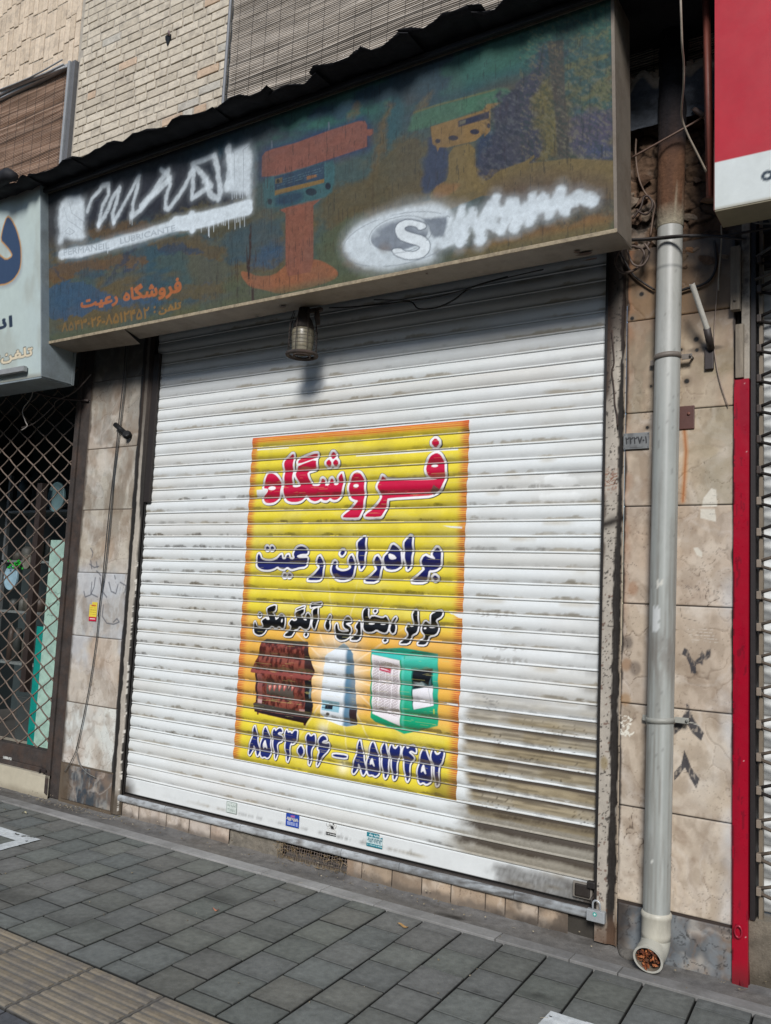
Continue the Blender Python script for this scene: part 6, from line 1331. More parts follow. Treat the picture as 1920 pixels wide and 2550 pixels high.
# ------------------------------------------------------------------ downpipe
def downpipe():
    root = empty('downpipe', (0.285, -0.09, 0.0), 'grey plastic downpipe strapped to the right pilaster with a rusty iron upper end', 'downpipe')
    def P(z): t = (z-1.0)/2.0; return (0.287+0.0155*t*1.0, -0.10, z)
    def cyl(name, zs, rs, colf, m, seed):
        n = 40; T = np.linspace(0, 2*math.pi, n+1); zz = np.array(zs); A_, Zg = np.meshgrid(T, zz); Rr = np.interp(Zg, zs, rs)
        cxs = 0.287+0.0155*(Zg-1.0)/2.0
        X = cxs+Rr*np.cos(A_); Yg = -0.10+Rr*np.sin(A_); Cc = colf(A_, Zg, X)
        return grid(name, np.stack([X, Yg, Zg], -1), Cc, m, root)
    def c1(A_, Z, X):
        n = fbm(A_*2, Z*3, 901); Cc = lin(np.stack([158+16*(n-0.5), 161+16*(n-0.5), 156+14*(n-0.5)], -1)); over(Cc, lin((124, 120, 112)), sstep(0.5, 0.72, fbm(A_*9, Z*1.6, 908))*0.55); over(Cc, lin((186, 188, 184)), sstep(0.55, 0.7, fbm(A_*6, Z*1.2, 909))*0.4)
        over(Cc, lin((172, 172, 166)), sstep(2.1, 2.6, Z)*0.7)
        over(Cc, lin((112, 104, 96)), np.exp(-((Z-1.25)/0.12)**2)*0.6*sstep(0.3, 0.6, fbm(A_*4, Z*14, 902)))
        over(Cc, lin((120, 116, 108)), sstep(0.52, 0.7, fbm(A_*7, Z*3, 903))*0.45*sstep(2.0, 1.4, Z))
        over(Cc, lin((96, 94, 90)), (fbm(A_*30, Z*60, 904) > 0.79)*0.4)
        over(Cc, lin((70, 74, 76)), ((np.abs(Z-2.915) < 0.004))*0.5)
        return Cc
    def flake(A_, Z, Cc, a0, a1, z0, z1, c, s): over(Cc, lin(c), ((A_ > a0) & (A_ < a1) & (Z > z0) & (Z < z1) & (fbm(A_*18, Z*70, s) > 0.36))*0.9)
    def c1b(A_, Z, X):
        Cc = c1(A_, Z, X); flake(A_, Z, Cc, 4.2, 4.75, 1.35, 1.46, (204, 206, 204), 905); flake(A_, Z, Cc, 4.5, 4.9, 1.53, 1.56, (204, 202, 192), 906); flake(A_, Z, Cc, 4.5, 4.75, 0.42, 0.44, (214, 214, 206), 907)
        return Cc
    zs = list(np.arange(0.20, 3.16, 0.012)); cyl('pipe', zs, [0.0535]*len(zs), c1b, M_pvc, 1)
    def c2(A_, Z, X):
        n = fbm(A_*3, Z*9, 911); Cc = lin(np.stack([92+30*(n-0.5), 66+20*(n-0.5), 50+10*(n-0.5)], -1)); over(Cc, lin((26, 26, 30)), sstep(3.42, 3.52, Z+0.05*(n-0.5))); over(Cc, lin((168, 160, 140)), sstep(3.20, 3.14, Z+0.09*(fbm(A_*3, Z*0, 912)-0.5))*0.9); return Cc
    cyl('iron_pipe', [3.10, 3.105, 3.2, 3.3, 3.4, 3.5, 3.7, 3.9, 4.1], [0.054, 0.0575, 0.058, 0.058, 0.058, 0.058, 0.062, 0.062, 0.062], c2, M_rub, 2)
    def cw(A_, Z, X): n = fbm(A_*3, Z*20, 921); return lin(np.stack([186+16*(n-0.5), 182+16*(n-0.5), 168+14*(n-0.5)], -1))
    cyl('coupling', [0.118, 0.12, 0.14, 0.2, 0.205, 0.215, 0.222, 0.226], [0.052, 0.0575, 0.0575, 0.0575, 0.0605, 0.0605, 0.0575, 0.052], cw, M_pvc, 3)
    # elbow turned out over the pavement, open at the end
    mb = MB(); c = tuple(lin((178, 176, 164))); base = Vector((0.2805, -0.10, 0.125)); d = Vector((0.0, -1.0, -0.32)).normalized(); pts = [base]
    for t in np.linspace(0, 1, 8): pts.append(base+Vector((0, 0, -0.006))*(1-t)+Vector((-0.006*t, -0.05*t*t-0.012*t, -0.05*math.sin(t*math.pi/2))))
    pts.append(pts[-1]+d*0.035)
    mb.tube(pts, [0.0565]*(len(pts)-1)+[0.0585], 28, c, caps=False); inner = [p+Vector((0, 0.0, 0.0)) for p in pts[-4:]]
    mb.tube(inner, [0.050]*4, 28, tuple(lin((120, 112, 100))), caps=False)
    E = pts[-1]; vs = []; fs = []; n = 28; a_ = Vector((1, 0, 0)); b_ = d.cross(a_).normalized()
    for k in range(n):
        q_ = 2*math.pi*k/n; o_ = a_*math.cos(q_)+b_*math.sin(q_); vs.append(E+o_*0.0585); vs.append(E+o_*0.050)
    for k in range(n): j = (k+1) % n; fs.append((2*k, 2*j, 2*j+1, 2*k+1))
    mb.add(vs, fs, tuple(lin((190, 188, 178))), True); mb.build('elbow', M_pvc, root)
    rr = random.Random(8)
    mb = MB()
    mb.add([E-d*0.03+(a_*math.cos(k*0.5236)+b_*math.sin(k*0.5236))*0.05 for k in range(12)], [tuple(range(12))], tuple(lin((46, 26, 18))))
    for k in range(110):
        q_ = rr.uniform(0, 6.28); r_ = 0.045*math.sqrt(rr.random()); p = E-d*rr.uniform(0.002, 0.022)+a_*math.cos(q_)*r_+b_*math.sin(q_)*r_
        u1 = Vector((rr.gauss(0, 1), rr.gauss(0, 1), rr.gauss(0, 1))).normalized(); u2 = u1.cross(Vector((rr.gauss(0, 1), rr.gauss(0, 1), rr.gauss(0, 1)))).normalized(); s = rr.uniform(0.006, 0.013)
        c = rr.choice([(150, 84, 46), (112, 56, 32), (84, 44, 28), (164, 100, 62), (100, 62, 40)])
        mb.add([p-u1*s, p+u2*s*0.5+Vector((0, -0.003, 0)), p+u1*s, p-u2*s*0.55], [(0, 1, 2, 3)], tuple(lin(c)))
    o = mb.build('dead_leaves', M_straw); tag(o, 'brown dead leaves packed in the mouth of the downpipe', 'leaves', kind='stuff')
    # clamps
    def clamp(z, c, tl, lug, name='clamp'):
        cx = 0.287+0.0155*(z-1)/2; mb = MB(); n = 26; vs = []; fs = []
        for k in range(n+1):
            a = math.pi*0.98+k*(math.pi*1.04)/n; 
            for (r_, dz) in ((0.0545, -0.011), (0.0575, -0.011), (0.0575, 0.011), (0.0545, 0.011)): vs.append((cx+r_*math.cos(a), -0.10+r_*math.sin(a), z+dz+tl*math.cos(a)))
        for k in range(n):
            for j in range(4): fs.append((k*4+j, k*4+(j+1) % 4, (k+1)*4+(j+1) % 4, (k+1)*4+j))
        mb.add(vs, fs, c, True)
        if lug > 0: mb.box(cx+0.052, cx+0.052+lug, -0.075, -0.07, z-0.012+tl, z+0.012+tl, c, M=None, bev=0.002); bolt = MB().tube([(cx+0.045+lug, -0.082, z+tl), (cx+0.045+lug, -0.03, z+tl)], 0.006, 8, tuple(np.array(c)*0.5))
        mb.box(cx-0.085, cx-0.052, -0.06, -0.055, z-0.012-tl, z+0.012-tl, c, bev=0.002)
        o = mb.build(name, M_attr, root)
        if lug > 0: b_o = bolt.build('bolt', M_attr, None); b_o.parent = o
        return o
    clamp(2.52, tuple(lin((112, 104, 96))), 0.004, 0.045); clamp(0.985, tuple(lin((150, 150, 142))), 0.004, 0.055)
downpipe()
# tangle of black cables crossing the pipe, white cable, rods
wire('cable', W((1560,100,3.686), [(40,1830),(150,1825),(300,1812),(420,1800),(520,1795),(700,1790),(860,1800),(1000,1780),(1327,1720)], [-0.19]*2+[-0.18]*3+[-0.16]*4), 0.0055, (40, 34, 32), 'upper black cable tied across the downpipe below the sign', sub=4)
wire('cable', W((1560,100,3.686), [(40,1838),(200,1832),(420,1812),(560,1800),(800,1800),(1100,1830)], -0.172), 0.0055, (34, 30, 30), 'lower black cable tied across the downpipe below the sign', sub=4)
wire('cable', W((1560,100,3.686), [(495,-480),(500,-300),(505,-140),(512,60),(525,200),(525,400),(508,600),(510,720),(560,860),(640,1020),(735,1210)], [-0.82, -0.82, -0.8, -0.76, -0.7, -0.64, -0.56, -0.5, -0.46, -0.42, -0.37]), 0.0042, (152, 140, 124), 'pale cable hanging in front of the rusty pipe beside the red sign', sub=4)
wire('rod', W((1560,100,3.686), [(45,1080),(270,955),(500,825),(640,745),(720,690)], [-0.2, -0.2, -0.19, -0.16, -0.1]), 0.0045, (96, 74, 62), 'thin rusty rod slanting across the pipe between the two signs', cat='rod')
wire('cable', W((1560,100,3.686), [(90,900),(85,1050),(110,1250),(170,1400),(260,1500),(245,1620),(220,1800)], -0.06), 0.0045, (104, 84, 70), 'brown wire hanging down the broken wall left of the pipe', sub=4)
wire('cable', W((1560,100,3.686), [(55,1640),(130,1540),(160,1440),(210,1440),(240,1520),(180,1600),(90,1560)], -0.07), 0.005, (64, 50, 44), 'looped brown wire in the broken wall', sub=4)
wire('cable', W(FR6, [(560,10),(520,60),(420,40),(330,70),(295,160),(330,240),(400,245),(480,200),(520,110),(500,60)], -0.10), 0.006, (84, 70, 62), 'coil of brown cable hanging under the right end of the green sign', sub=4)
wire('cable', W(FR6, [(380,60),(430,180),(510,190),(560,90),(520,20)], -0.12), 0.005, (96, 82, 74), 'second loop of brown cable under the corner of the green sign', sub=4)
wire('cable', W(FR6, [(330,90),(420,250),(500,320),(600,385)], -0.05), 0.005, (44, 38, 36), 'black cable running behind the downpipe on the right pilaster', sub=4)
wire('cable', W(FR6, [(812,388),(870,370),(960,350),(1040,300),(1085,200),(1080,80),(1070,0)], -0.05), 0.006, (32, 30, 32), 'black cable arching up beside the small white tube', sub=4)
wire('cable', W(FR6, [(1115,150),(1100,320),(1080,560),(1070,800),(1085,960),(1120,1120),(1180,1300)], -0.045), 0.0022, (150, 132, 118), 'very thin pale wire down the right pilaster', sub=4)
wire('cable', W((1560,100,3.686), [(1010,1590),(1100,1640),(1200,1680),(1327,1682)], -0.1), 0.0035, (110, 108, 104), 'grey wire under the red sign', sub=4)
wire('cable', W((1560,100,3.686), [(870,1700),(872,1850),(855,2050),(845,2212),(848,2300)], -0.08), 0.003, (150, 138, 120), 'thin pale wire hanging below the red sign', sub=3)
wire('cable', W((1360,600,5.53), [(905,1230),(925,1480),(935,1680),(905,1790),(925,1960),(940,2130),(945,2240),(975,2400),(985,2560)], -0.042), 0.0035, (60, 44, 36), 'brown wire along the right guide rail of the shutter', sub=3)
# small white tube on a bracket
def tube_():
    root = empty('drain_tube', (0.45, -0.05, 2.55), 'small open white tube leaning out from a dark bracket right of the downpipe', 'tube')
    a = UP(1440+895/3.16, 600+338/3.16, -0.20); b = UP(1440+1018/3.16, 600+705/3.16, -0.10); mb = MB(); A_ = Vector(a); B_ = Vector(b); d = (A_-B_).normalized()
    mb.tube([B_, A_], 0.0115, 16, tuple(lin((186, 182, 172))), caps=False); mb.tube([A_-d*0.03, A_+d*0.0005], 0.008, 14, tuple(lin((90, 70, 60))), caps=False)
    vs = []; fs = []; s_ = d.cross(Vector((1, 0, 0))).normalized(); t_ = d.cross(s_); n = 16
    for k in range(n): o_ = s_*math.cos(k*2*math.pi/n)+t_*math.sin(k*2*math.pi/n); vs += [A_+o_*0.0118, A_+o_*0.008]
    for k in range(n): j = (k+1) % n; fs.append((2*k, 2*j, 2*j+1, 2*k+1))
    mb.add(vs, fs, tuple(lin((222, 220, 212)))); mb.build('tube', M_attr, root)
    c = tuple(lin((52, 44, 42))); e = UP(1440+1045/3.16, 600+850/3.16, -0.05); mb = MB(); mb.tube([B_+d*0.01, Vector(e)], 0.016, 8, c)
    f_ = UP(1440+1030/3.16, 600+1010/3.16, -0.045); mb.box(f_[0]-0.018, f_[0]+0.018, -0.05, -0.034, f_[2], e[2]+0.01, c, bev=0.003); mb.build('bracket', M_attr, root)
tube_()
def plates():
    a = UP(1440+785/3.16, 600+1305/3.16, -0.036); b = UP(1440+915/3.16, 600+1478/3.16, -0.036); mb = MB()
    mb.box(a[0]-0.02, b[0], -0.042, -0.033, b[2], a[2], tuple(lin((84, 52, 46))), bev=0.003); mb.tube([((a[0]+b[0])/2+0.012, -0.046, (a[2]+b[2])/2+0.015), ((a[0]+b[0])/2+0.012, -0.04, (a[2]+b[2])/2+0.015)], 0.007, 10, tuple(lin((110, 70, 60))))
    o = mb.build('metal_plate', M_attr); tag(o, 'blank brown metal plate half behind the downpipe', 'plate')
    a = UP(1440+357/3.16, 600+1517/3.16, -0.044); b = UP(1440+558/3.16, 600+1638/3.16, -0.044)
    X, Z = np.meshgrid(np.linspace(a[0], b[0], 70), np.linspace(b[2]+0.004, a[2], 50)); Cc = base_col(X, (120, 122, 122)); n = fbm(X*40, Z*40, 951); over(Cc, lin((84, 84, 84)), sstep(0.4, 0.7, n)*0.6)
    w_ = b[0]-a[0]; h_ = a[2]-b[2]
    over(Cc, lin((30, 30, 32)), cov(text_sdf(X, Z, '۲۲۲۷۰۱', q4(a[0]+0.08*w_, a[0]+0.9*w_, b[2]+0.36*h_, b[2]+0.76*h_))-0.0012, 0.003)); over(Cc, lin((50, 50, 50)), ((np.abs(Z-b[2]-0.14*h_) < 0.002) & (X > a[0]+0.25*w_) & (X < a[0]+0.75*w_))*0.7)
    for cx in (a[0]+0.006, b[0]-0.006):
        for cz in (b[2]+0.01, a[2]-0.007): over(Cc, lin((20, 20, 20)), cov(np.hypot(X-cx, Z-cz)-0.002, 0.002))
    o = grid('number_plate', np.stack([X, X*0-0.044+0.001*(n-0.5), Z], -1), Cc, M_attr); md = o.modifiers.new('s', 'SOLIDIFY'); md.thickness = 0.002; tag(o, 'small grey metal number plate with stamped Persian digits left of the downpipe', 'number plate')
plates()
def padlock():
    a = UP(1100+737/2.032, 1850+828/2.032, -0.075); b = UP(1100+828/2.032, 1850+905/2.032, -0.075); x0, x1 = a[0], b[0]; z1 = a[2]-0.005; z0 = z1-0.047
    root = empty('padlock', ((x0+x1)/2, -0.075, z0), 'silver padlock with a small green emblem at the right foot of the shutter', 'padlock')
    mb = MB(); mb.box(x0, x1, -0.087, -0.063, z0, z1, bev=0.003); mb.build('body', M_steel, root)
    mb = MB(); r_ = 0.016; cx = (x0+x1)/2; pts = [(cx-r_, -0.075, z1-0.005), (cx-r_, -0.075, z1+0.022)]+[(cx-r_*math.cos(t), -0.075, z1+0.022+r_*math.sin(t)) for t in np.linspace(0.3, 2.84, 7)]+[(cx+r_, -0.075, z1+0.022), (cx+r_, -0.075, z1-0.005)]
    mb.tube(pts, 0.004, 8); mb.build('shackle', M_steel, root)
    mb = MB(); n = 16; vs = [(cx-0.003+0.009*math.cos(t*2*math.pi/n), -0.0876, (z0+z1)/2+0.008+0.009*math.sin(t*2*math.pi/n)) for t in range(n)]; mb.add(vs, [tuple(range(n))], tuple(lin((60, 160, 150)))); vs = [(cx-0.003+0.004*math.cos(t*2*math.pi/n), -0.0880, (z0+z1)/2+0.008+0.004*math.sin(t*2*math.pi/n)) for t in range(n)]; mb.add(vs, [tuple(range(n))], tuple(lin((220, 235, 230)))); mb.build('emblem', M_attr, root)
padlock()

# ------------------------------------------------------------------ broken wall above the right pilaster
def rubble_wall():
    root = empty('broken_wall', (0.4, 0.05, 3.0), 'broken brick and plaster wall exposed above the right pilaster between the two signs', 'wall')
    X, Z = facade_grid(0.03, 0.62, 2.93, 3.9, 0.005)
    wx = X+0.09*(fbm(X*9, Z*9, 1001, 5)-0.5); wz = Z+0.09*(fbm(X*9, Z*9, 1002, 5)-0.5)
    f1, f2, cid = voro(wx*9, wz*12, 1003); e = sstep(0.0, 0.14, f2-f1)
    h = 0.020*cid*e**0.4+0.026*(fbm(X*34, Z*44, 1004, 5)-0.5)+0.045*(fbm(X*6, Z*6, 1005)-0.5)
    c0 = np.stack([150+40*(cid-0.5), 112+36*(cid-0.5), 84+30*(cid-0.5)], -1); g = fbm(X*5, Z*5, 1006)[..., None]; c0 = (c0*0.50+np.array((104, 98, 90))*0.22)*(0.75+0.5*g)
    Cc = lin(np.clip(c0, 0, 255)); over(Cc, lin((46, 36, 30)), (1-e)*0.9); over(Cc, lin((118, 112, 104)), sstep(0.5, 0.7, fbm(X*7, Z*9, 1007))*0.6)
    over(Cc, lin((30, 30, 32)), sstep(0.34, 0.46, X+0.1*(cid-0.5))*0.35)
    grid('rubble', np.stack([X, -0.005-h, Z], -1), Cc, M_rub, root)
    mb = MB(); mb.box(0.02, 3.0, 0.03, 0.3, 2.9, 4.2, tuple(lin((50, 46, 44)))); mb.build('core', M_attr, root)
    # loose shards
    mb = MB(); rr = random.Random(12)
    for k in range(22):
        x = rr.uniform(0.06, 0.56); z = rr.uniform(2.95, 3.5); s = rr.uniform(0.012, 0.045); bm = bmesh.new(); bmesh.ops.create_icosphere(bm, subdivisions=1, radius=s)
        for v in bm.verts: v.co *= rr.uniform(0.5, 1.35); v.co.x *= 1.4; v.co.y *= 0.45; v.co.z *= 0.7
        M = Matrix.Translation((x, -0.03, z)) @ Matrix.Rotation(rr.uniform(-0.6, 0.6), 4, 'Y'); bm.verts.index_update(); t = rr.uniform(-25, 25); c = rr.choice([(128, 98, 74), (112, 98, 84), (94, 74, 60), (76, 64, 56)])
        mb.add([M @ v.co for v in bm.verts], [[v.index for v in f.verts] for f in bm.faces], tuple(lin(np.clip(np.array(c)+t, 0, 255)))); bm.free()
    o = mb.build('shards', M_rub, root); o['kind'] = 'stuff'
rubble_wall()
def crumpled():
    root = empty('sheet_metal_scrap', (0.3, -0.05, 3.7), 'crumpled dark sheet of metal with a torn pale edge behind the rusty pipe', 'metal sheet')
    X, Z = facade_grid(0.10, 0.62, 3.60, 3.88, 0.005); n = fbm(X*6, Z*9, 1101)
    fold = 0.03*np.abs(np.mod(Z*9+1.2*X+0.6*n, 1)-0.5)+0.05*(n-0.5); top = 3.84+0.022*np.sin(X*46)+0.02*(fbm(X*20, Z*0, 1102)-0.5)-0.03*np.abs(np.sin(X*17)); mk = Z < top
    Cc = lin(np.stack([70+26*(n-0.5), 74+26*(n-0.5), 80+26*(n-0.5)], -1)); over(Cc, lin((150, 138, 124)), sstep(0.05, 0.025, top-Z)*0.9)
    bt = sstep(3.60, 3.70, Z)
    grid('sheet', np.stack([X, -0.09-fold-0.03*bt, Z], -1), Cc, M_rub, root, mask=mk)
    mb = MB(); rr = random.Random(3)
    for k in range(12):
        x = 0.12+k*0.042; s = rr.uniform(0.02, 0.034); bm = bmesh.new(); bmesh.ops.create_icosphere(bm, subdivisions=2, radius=s)
        for v in bm.verts: v.co *= rr.uniform(0.8, 1.2); v.co.y *= 0.6
        bm.verts.index_update(); mb.add([Matrix.Translation((x, -0.1, 3.83+rr.uniform(-0.012, 0.01))) @ v.co for v in bm.verts], [[v.index for v in f.verts] for f in bm.faces], tuple(lin((168, 150, 132)))); bm.free()
    mb.build('torn_edge', M_rub, root)
crumpled()

# ------------------------------------------------------------------ red post and gate at the right edge
def right_side():
    p = empty('gate_post', (0.59, -0.02, 0), 'bright red painted metal post with chipped paint at the right edge', 'post')
    X, Z = facade_grid(0.560, 0.618, 0.0, 2.408, 0.004); rr = random.Random(6)
    Cc = base_col(X, (156, 8, 36)); over(Cc, lin((120, 12, 34)), sstep(0.5, 0.7, fbm(X*30, Z*4, 1201))*0.35)
    over(Cc, lin((90, 14, 30)), (fbm(X*60, Z*14, 1202) > 0.72)*0.5); over(Cc, lin((216, 180, 180)), (fbm(X*120, Z*110, 1203) > 0.84)*0.8); over(Cc, lin((70, 40, 40)), sstep(0.12, 0.0, Z+0.06*(fbm(X*9, Z*9, 1204)-0.5))*0.6); over(Cc, lin((40, 16, 20)), sstep(0.567, 0.562, X)*0.7*(fbm(Z*14, Z*0, 5) > 0.45))
    grid('front', np.stack([X, -0.052+0.001*(fbm(X*20, Z*3, 1205)-0.5), Z], -1), Cc, M_redp, p)
    mb = MB(); mb.box(0.5605, 0.6175, -0.0505, 0.02, 0.0, 2.406, tuple(lin((150, 12, 36)))); mb.tube([(0.589, -0.02, 0.0), (0.589, -0.02, 0.09)], [0.033, 0.03], 14, tuple(lin((120, 20, 36)))); mb.build('core', M_redp, p)
    mb = MB(); q_ = UP(1100+1545/2.032, 1850+965/2.032, -0.06); mb.ring((0.585, -0.062, q_[2]), 0.022, 0.005, 'Y', 14, 6, tuple(lin((150, 30, 50))), sx=0.6); mb.build('ring', M_redp, p)
    w = empty('door_frame_post', (0.59, -0.02, 2.4), 'weathered wooden and metal post pieces above the red post', 'post')
    mb = MB(); a = UP(1440+1215/3.16, 600+545/3.16, -0.07); mb.box(0.548, 0.585, -0.075, -0.04, a[2], 2.98, bev=0.003); mb.build('upper_board', M_wood, w)
    mb = MB(); mb.box(0.566, 0.598, -0.062, -0.035, 2.412, a[2]-0.06, bev=0.003); mb.build('lower_board', M_wood, w)
    mb = MB(); mb.box(0.586, 0.618, -0.04, 0.02, 2.41, 3.1, bev=0.003); mb.build('channel', M_grime, w)
    mb = MB(); mb.box(0.545, 0.64, 0.022, 0.05, 0.0, 3.1, tuple(lin((40, 34, 32)))); mb.build('backing', M_attr, w)
    mb = MB(); mb.tube([(0.566, -0.08, a[2]+0.04), (0.566, -0.07, a[2]+0.04)], 0.006, 10, tuple(lin((90, 84, 76)))); mb.build('bolt', M_attr, w)
    g = empty('lattice_gate', (1.0, 0, 0), 'black folding lattice gate in front of a white shutter at the right edge', 'gate')
    mb = MB(); z = 0.36; rr = random.Random(14)
    while z < 3.0:
        c = tuple(lin((96, 86, 76) if z < 1.7 and rr.random() < 0.8 else (40, 36, 34)))
        for k in range(6):
            x = 0.655+k*0.21
            mb.tube([(x, -0.02, z+0.012), (x+0.05, -0.022, z+0.030), (x+0.16, -0.022, z+0.052), (x+0.21, -0.02, z+0.062)], 0.007, 6, c); mb.tube([(x, -0.014, z-0.008), (x+0.05, -0.012, z-0.022), (x+0.16, -0.012, z-0.05), (x+0.21, -0.014, z-0.064)], 0.007, 6, c)
        z += 0.128
    mb.build('lattice', M_latt, g)
    z = 0.36; 
    while z < 3.0:
        mb = MB(); mb.box(0.644, 0.662, -0.036, -0.008, z-0.014, z+0.018, tuple(lin((130, 118, 104) if z < 1.9 else (60, 50, 44))), bev=0.003); mb.build('clip', M_attr, g); z += 0.128
    mb = MB(); mb.box(0.622, 0.640, -0.03, 0.03, 0.25, 3.1, tuple(lin((34, 30, 30)))); mb.box(0.650, 0.664, -0.006, 0.03, 0.25, 3.1, tuple(lin((120, 108, 92)))); mb.build('stile', M_attr, g)
    s = empty('roller_shutter', (1.3, 0.08, 0.25), 'plain white shutter behind the black lattice gate at the right edge', 'roller shutter')
    zs = [0.26+0.128*(k+u) for k in range(22) for u in (0, 0.02, 0.05, 0.15, 0.3, 0.5, 0.7, 0.85, 0.95, 0.98)]; X, Z = np.meshgrid(np.arange(0.62, 2.4, 0.03), np.array(zs)); u = np.mod((Z-0.26)/0.128, 1)
    Y = 0.075-0.022*np.sin(np.pi*u)**0.6; Cc = base_col(X, (208, 210, 208)); over(Cc, lin((90, 84, 78)), sstep(0.1, 0.0, np.minimum(u, 1-u))*0.6)
    grid('curtain', np.stack([X, Y, Z], -1), Cc, M_sh, s)
    st = empty('door_sill', (1.3, 0, 0), 'dirty cracked stone doorstep behind the red post at the right edge', 'doorstep'); X, Z = facade_grid(0.60, 2.4, 0.0, 0.25, 0.01); n = fbm(X*6, Z*8, 1301); Cc = lin(np.stack([112+50*(n-0.5), 104+46*(n-0.5), 92+40*(n-0.5)], -1)); over(Cc, lin((60, 54, 44)), sstep(0.12, 0.02, Z)*0.6)
    grid('riser', np.stack([X, -0.02+0.01*(n-0.5), Z], -1), Cc, M_rub, st); mb = MB(); mb.box(0.6, 2.4, -0.01, 0.3, 0.22, 0.252, tuple(lin((120, 112, 100)))); mb.build('tread', M_attr, st)
    # dark scrap and rods in the gap under the red sign
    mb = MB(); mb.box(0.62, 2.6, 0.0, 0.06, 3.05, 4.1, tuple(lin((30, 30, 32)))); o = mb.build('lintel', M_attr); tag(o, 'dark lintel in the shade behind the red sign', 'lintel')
    wire('rod', W((1560,100,3.686), [(1190,1990),(1327,1900),(1500,1800)], -0.03), 0.007, (92, 90, 86), 'grey rod slanting up behind the red sign', cat='rod', sub=1)
    wire('rod', W((1560,100,3.686), [(1230,1480),(1300,1620),(1340,1700)], -0.05), 0.005, (80, 80, 76), 'short rod hanging from the underside of the red sign', cat='rod', sub=1)
    wire('rod', W((1560,100,3.686), [(1180,2200),(1327,2140),(1500,2080)], -0.03), 0.007, (96, 88, 78), 'lower brown rod above the right lattice gate', cat='rod', sub=1)
    mb = MB(); a = UP(1560+620/3.686, 100+640/3.686, -0.1); b = UP(1560+740/3.686, 100+720/3.686, -0.1); mb.tube([a, (a[0]+0.01, -0.12, a[2]-0.015), b], 0.012, 4, tuple(lin((110, 92, 84)))); o = mb.build('bent_bracket', M_attr); tag(o, 'bent piece of angle iron sticking out beside the red sign', 'bracket')
M_redp = mat('red_gloss', rough=0.3, var=0.05, vscale=12, bump=0.12, bscale=50, spec=0.5)
right_side()

# ------------------------------------------------------------------ litter
def leaf(px, py, col, label, s=0.018, a=0.3, seed=0, name='fallen_leaf'):
    p = GP(px, py, 0.004); rr = random.Random(seed); mb = MB(); vs = []; fs = []; n = 7
    for i in range(n+1):
        t = i/n; w_ = 0.42*s*math.sin(math.pi*t)**0.8; u = (t-0.5)*2*s; h_ = 0.004+0.006*math.sin(t*5+seed)
        for sgn in (-1, 0, 1): vs.append((p[0]+u*math.cos(a)-sgn*w_*math.sin(a), p[1]+u*math.sin(a)+sgn*w_*math.cos(a), 0.004+h_+(0.003 if sgn else 0)))
    for i in range(n):
        for j in range(2): fs.append((i*3+j, i*3+j+1, i*3+3+j+1, i*3+3+j))
    mb.add(vs, fs, tuple(lin(col)), True); o = mb.build(name, M_straw); tag(o, label, 'leaf', 'fallen leaves on the pavement')
leaf(1003, 2308, (170, 134, 84), 'curled tan leaf on the pavers in the middle of the foreground', 0.026, 0.2, 1)
leaf(537, 2268, (180, 120, 96), 'small reddish leaf on a stained paver below the plinth', 0.016, 0.3, 2)
leaf(291, 2036, (168, 158, 84), 'yellow green leaf at the foot of the left guide rail', 0.024, 0.2, 3)
leaf(1700, 2395, (150, 110, 70), 'brown leaf stuck beside the downpipe elbow', 0.024, -0.2, 4)
leaf(60, 2026, (186, 176, 140), 'dry straw coloured leaf by the left doorstep', 0.02, 0.1, 5)
def stones():
    rr = random.Random(21); spots = [(1570, 2385, 0.055, (110, 106, 100), 'flat grey stone wedged left of the downpipe elbow'), (1675, 2400, 0.05, (104, 98, 92), 'broken grey stone under the downpipe elbow')]
    for px, py, s, c, lab in spots:
        p = GP(px, py, 0.01); bm = bmesh.new(); bmesh.ops.create_icosphere(bm, subdivisions=3, radius=s)
        for v in bm.verts:
            n_ = fbm(np.array([v.co.x*30]), np.array([v.co.y*30+v.co.z*20]), 5)[0]; v.co *= 0.85+0.3*n_; v.co.z *= 0.4; v.co.x *= 1.2
        bm.verts.index_update(); mb = MB(); mb.add([Vector((p[0], p[1]+0.05, 0.008))+v.co for v in bm.verts], [[v.index for v in f.verts] for f in bm.faces], tuple(lin(c)), True); bm.free(); o = mb.build('loose_stone', M_rub); tag(o, lab, 'stone')
stones()
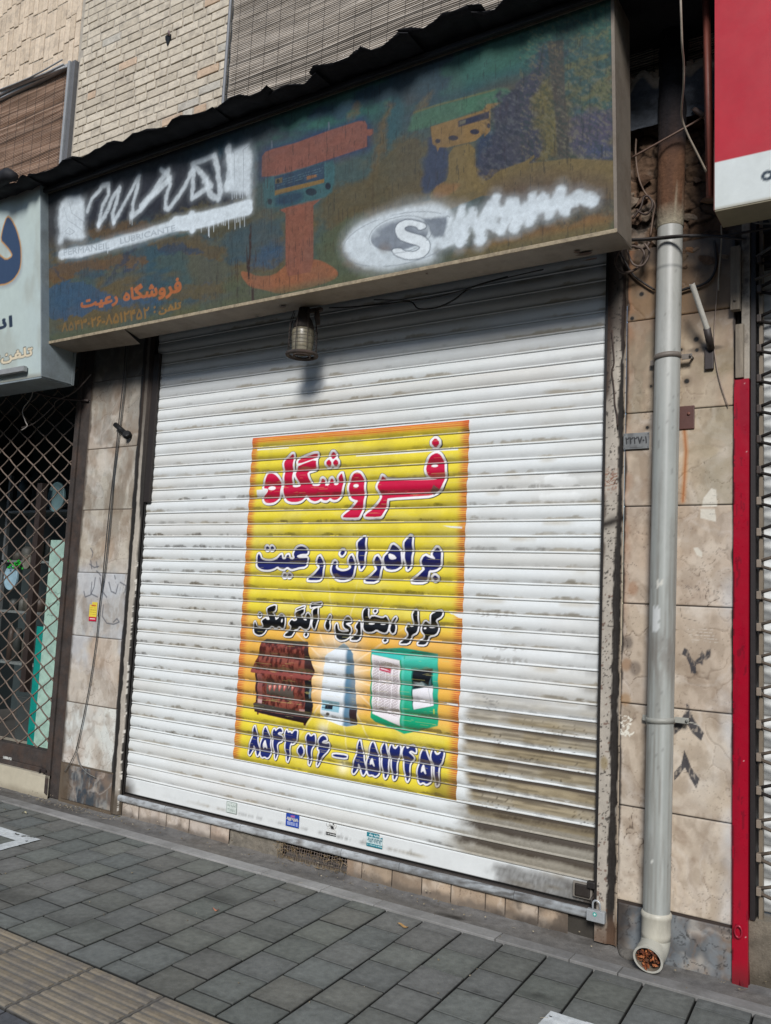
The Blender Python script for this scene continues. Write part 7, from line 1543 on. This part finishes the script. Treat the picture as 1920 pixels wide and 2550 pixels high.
def debris():
    rr = random.Random(33); mb = MB()
    for k in range(420):
        x = rr.uniform(-5.5, 1.6); y = -0.13+0.1*rr.random()**1.5; 
        if rr.random() < 0.3: y = rr.uniform(-1.4, -0.1)
        if rr.random() < 0.25: x = rr.gauss(-3.4, 0.25); y = -0.06-0.1*rr.random()
        z = 0.004 if y < -0.17 else 0.02+0.03*sstep(-0.10, -0.02, np.array(y)); s = rr.uniform(0.0012, 0.0042); a = rr.uniform(0, 6.28); v = rr.uniform(-40, 50)
        c = np.clip(np.array((128, 116, 94))+v, 10, 250); p = Vector((x, y, float(z)+s*0.4))
        if rr.random() < 0.35: d = Vector((math.cos(a), math.sin(a), 0))*s*4; mb.tube([p-d, p+d], s*0.25, 4, tuple(lin(c)))
        else: mb.box(-s, s, -s*0.7, s*0.7, -s*0.4, s*0.4, tuple(lin(c)), M=Matrix.Translation(p) @ Matrix.Rotation(a, 4, 'Z'))
    o = mb.build('grit', M_straw); tag(o, 'scattered grit and straw along the foot of the wall', 'grit', kind='stuff')
debris()
def spots():
    """dark worn stains on the pavers: thin films following the paving"""
    for k, (px, py, rx, ry) in enumerate(((553, 2238, 0.075, 0.05), (30, 2240, 0.12, 0.06), (1350, 2478, 0.05, 0.018), (1185, 2472, 0.014, 0.01))):
        p = GP(px, py, 0.004)
for _ in (0,): spots()
def across():
    b = empty('added_street_building', (0, -16, 0), 'unseen plain building added across the street to block low sky', 'building')
    mb = MB(); mb.box(-40, 40, -22, -16, 0, 7.0, tuple(lin((120, 112, 100)))); mb.build('wall', M_attr, b)  # out of view, added to cut low sky light and deepen the shade
across()
def side_walls():
    for x0, x1, lab in ((-14, -6.7, 'plain plastered wall further left along the street'), (2.62, 12, 'plain plastered wall further right along the street')):
        r0 = empty('plaster_wall', (x0, 0, 0), lab, 'wall')
        mb = MB(); mb.box(x0, x1, 0.0, 0.4, -0.01, 7.4, tuple(lin((168, 158, 142)))); mb.build('plaster', M_attr, r0)
        mb = MB(); mb.box(x0, x1, -0.04, -0.001, -0.01, 0.5, tuple(lin((110, 106, 100))), bev=0.006); mb.build('skirting', M_attr, r0)
side_walls()
bpy.context.view_layer.update()
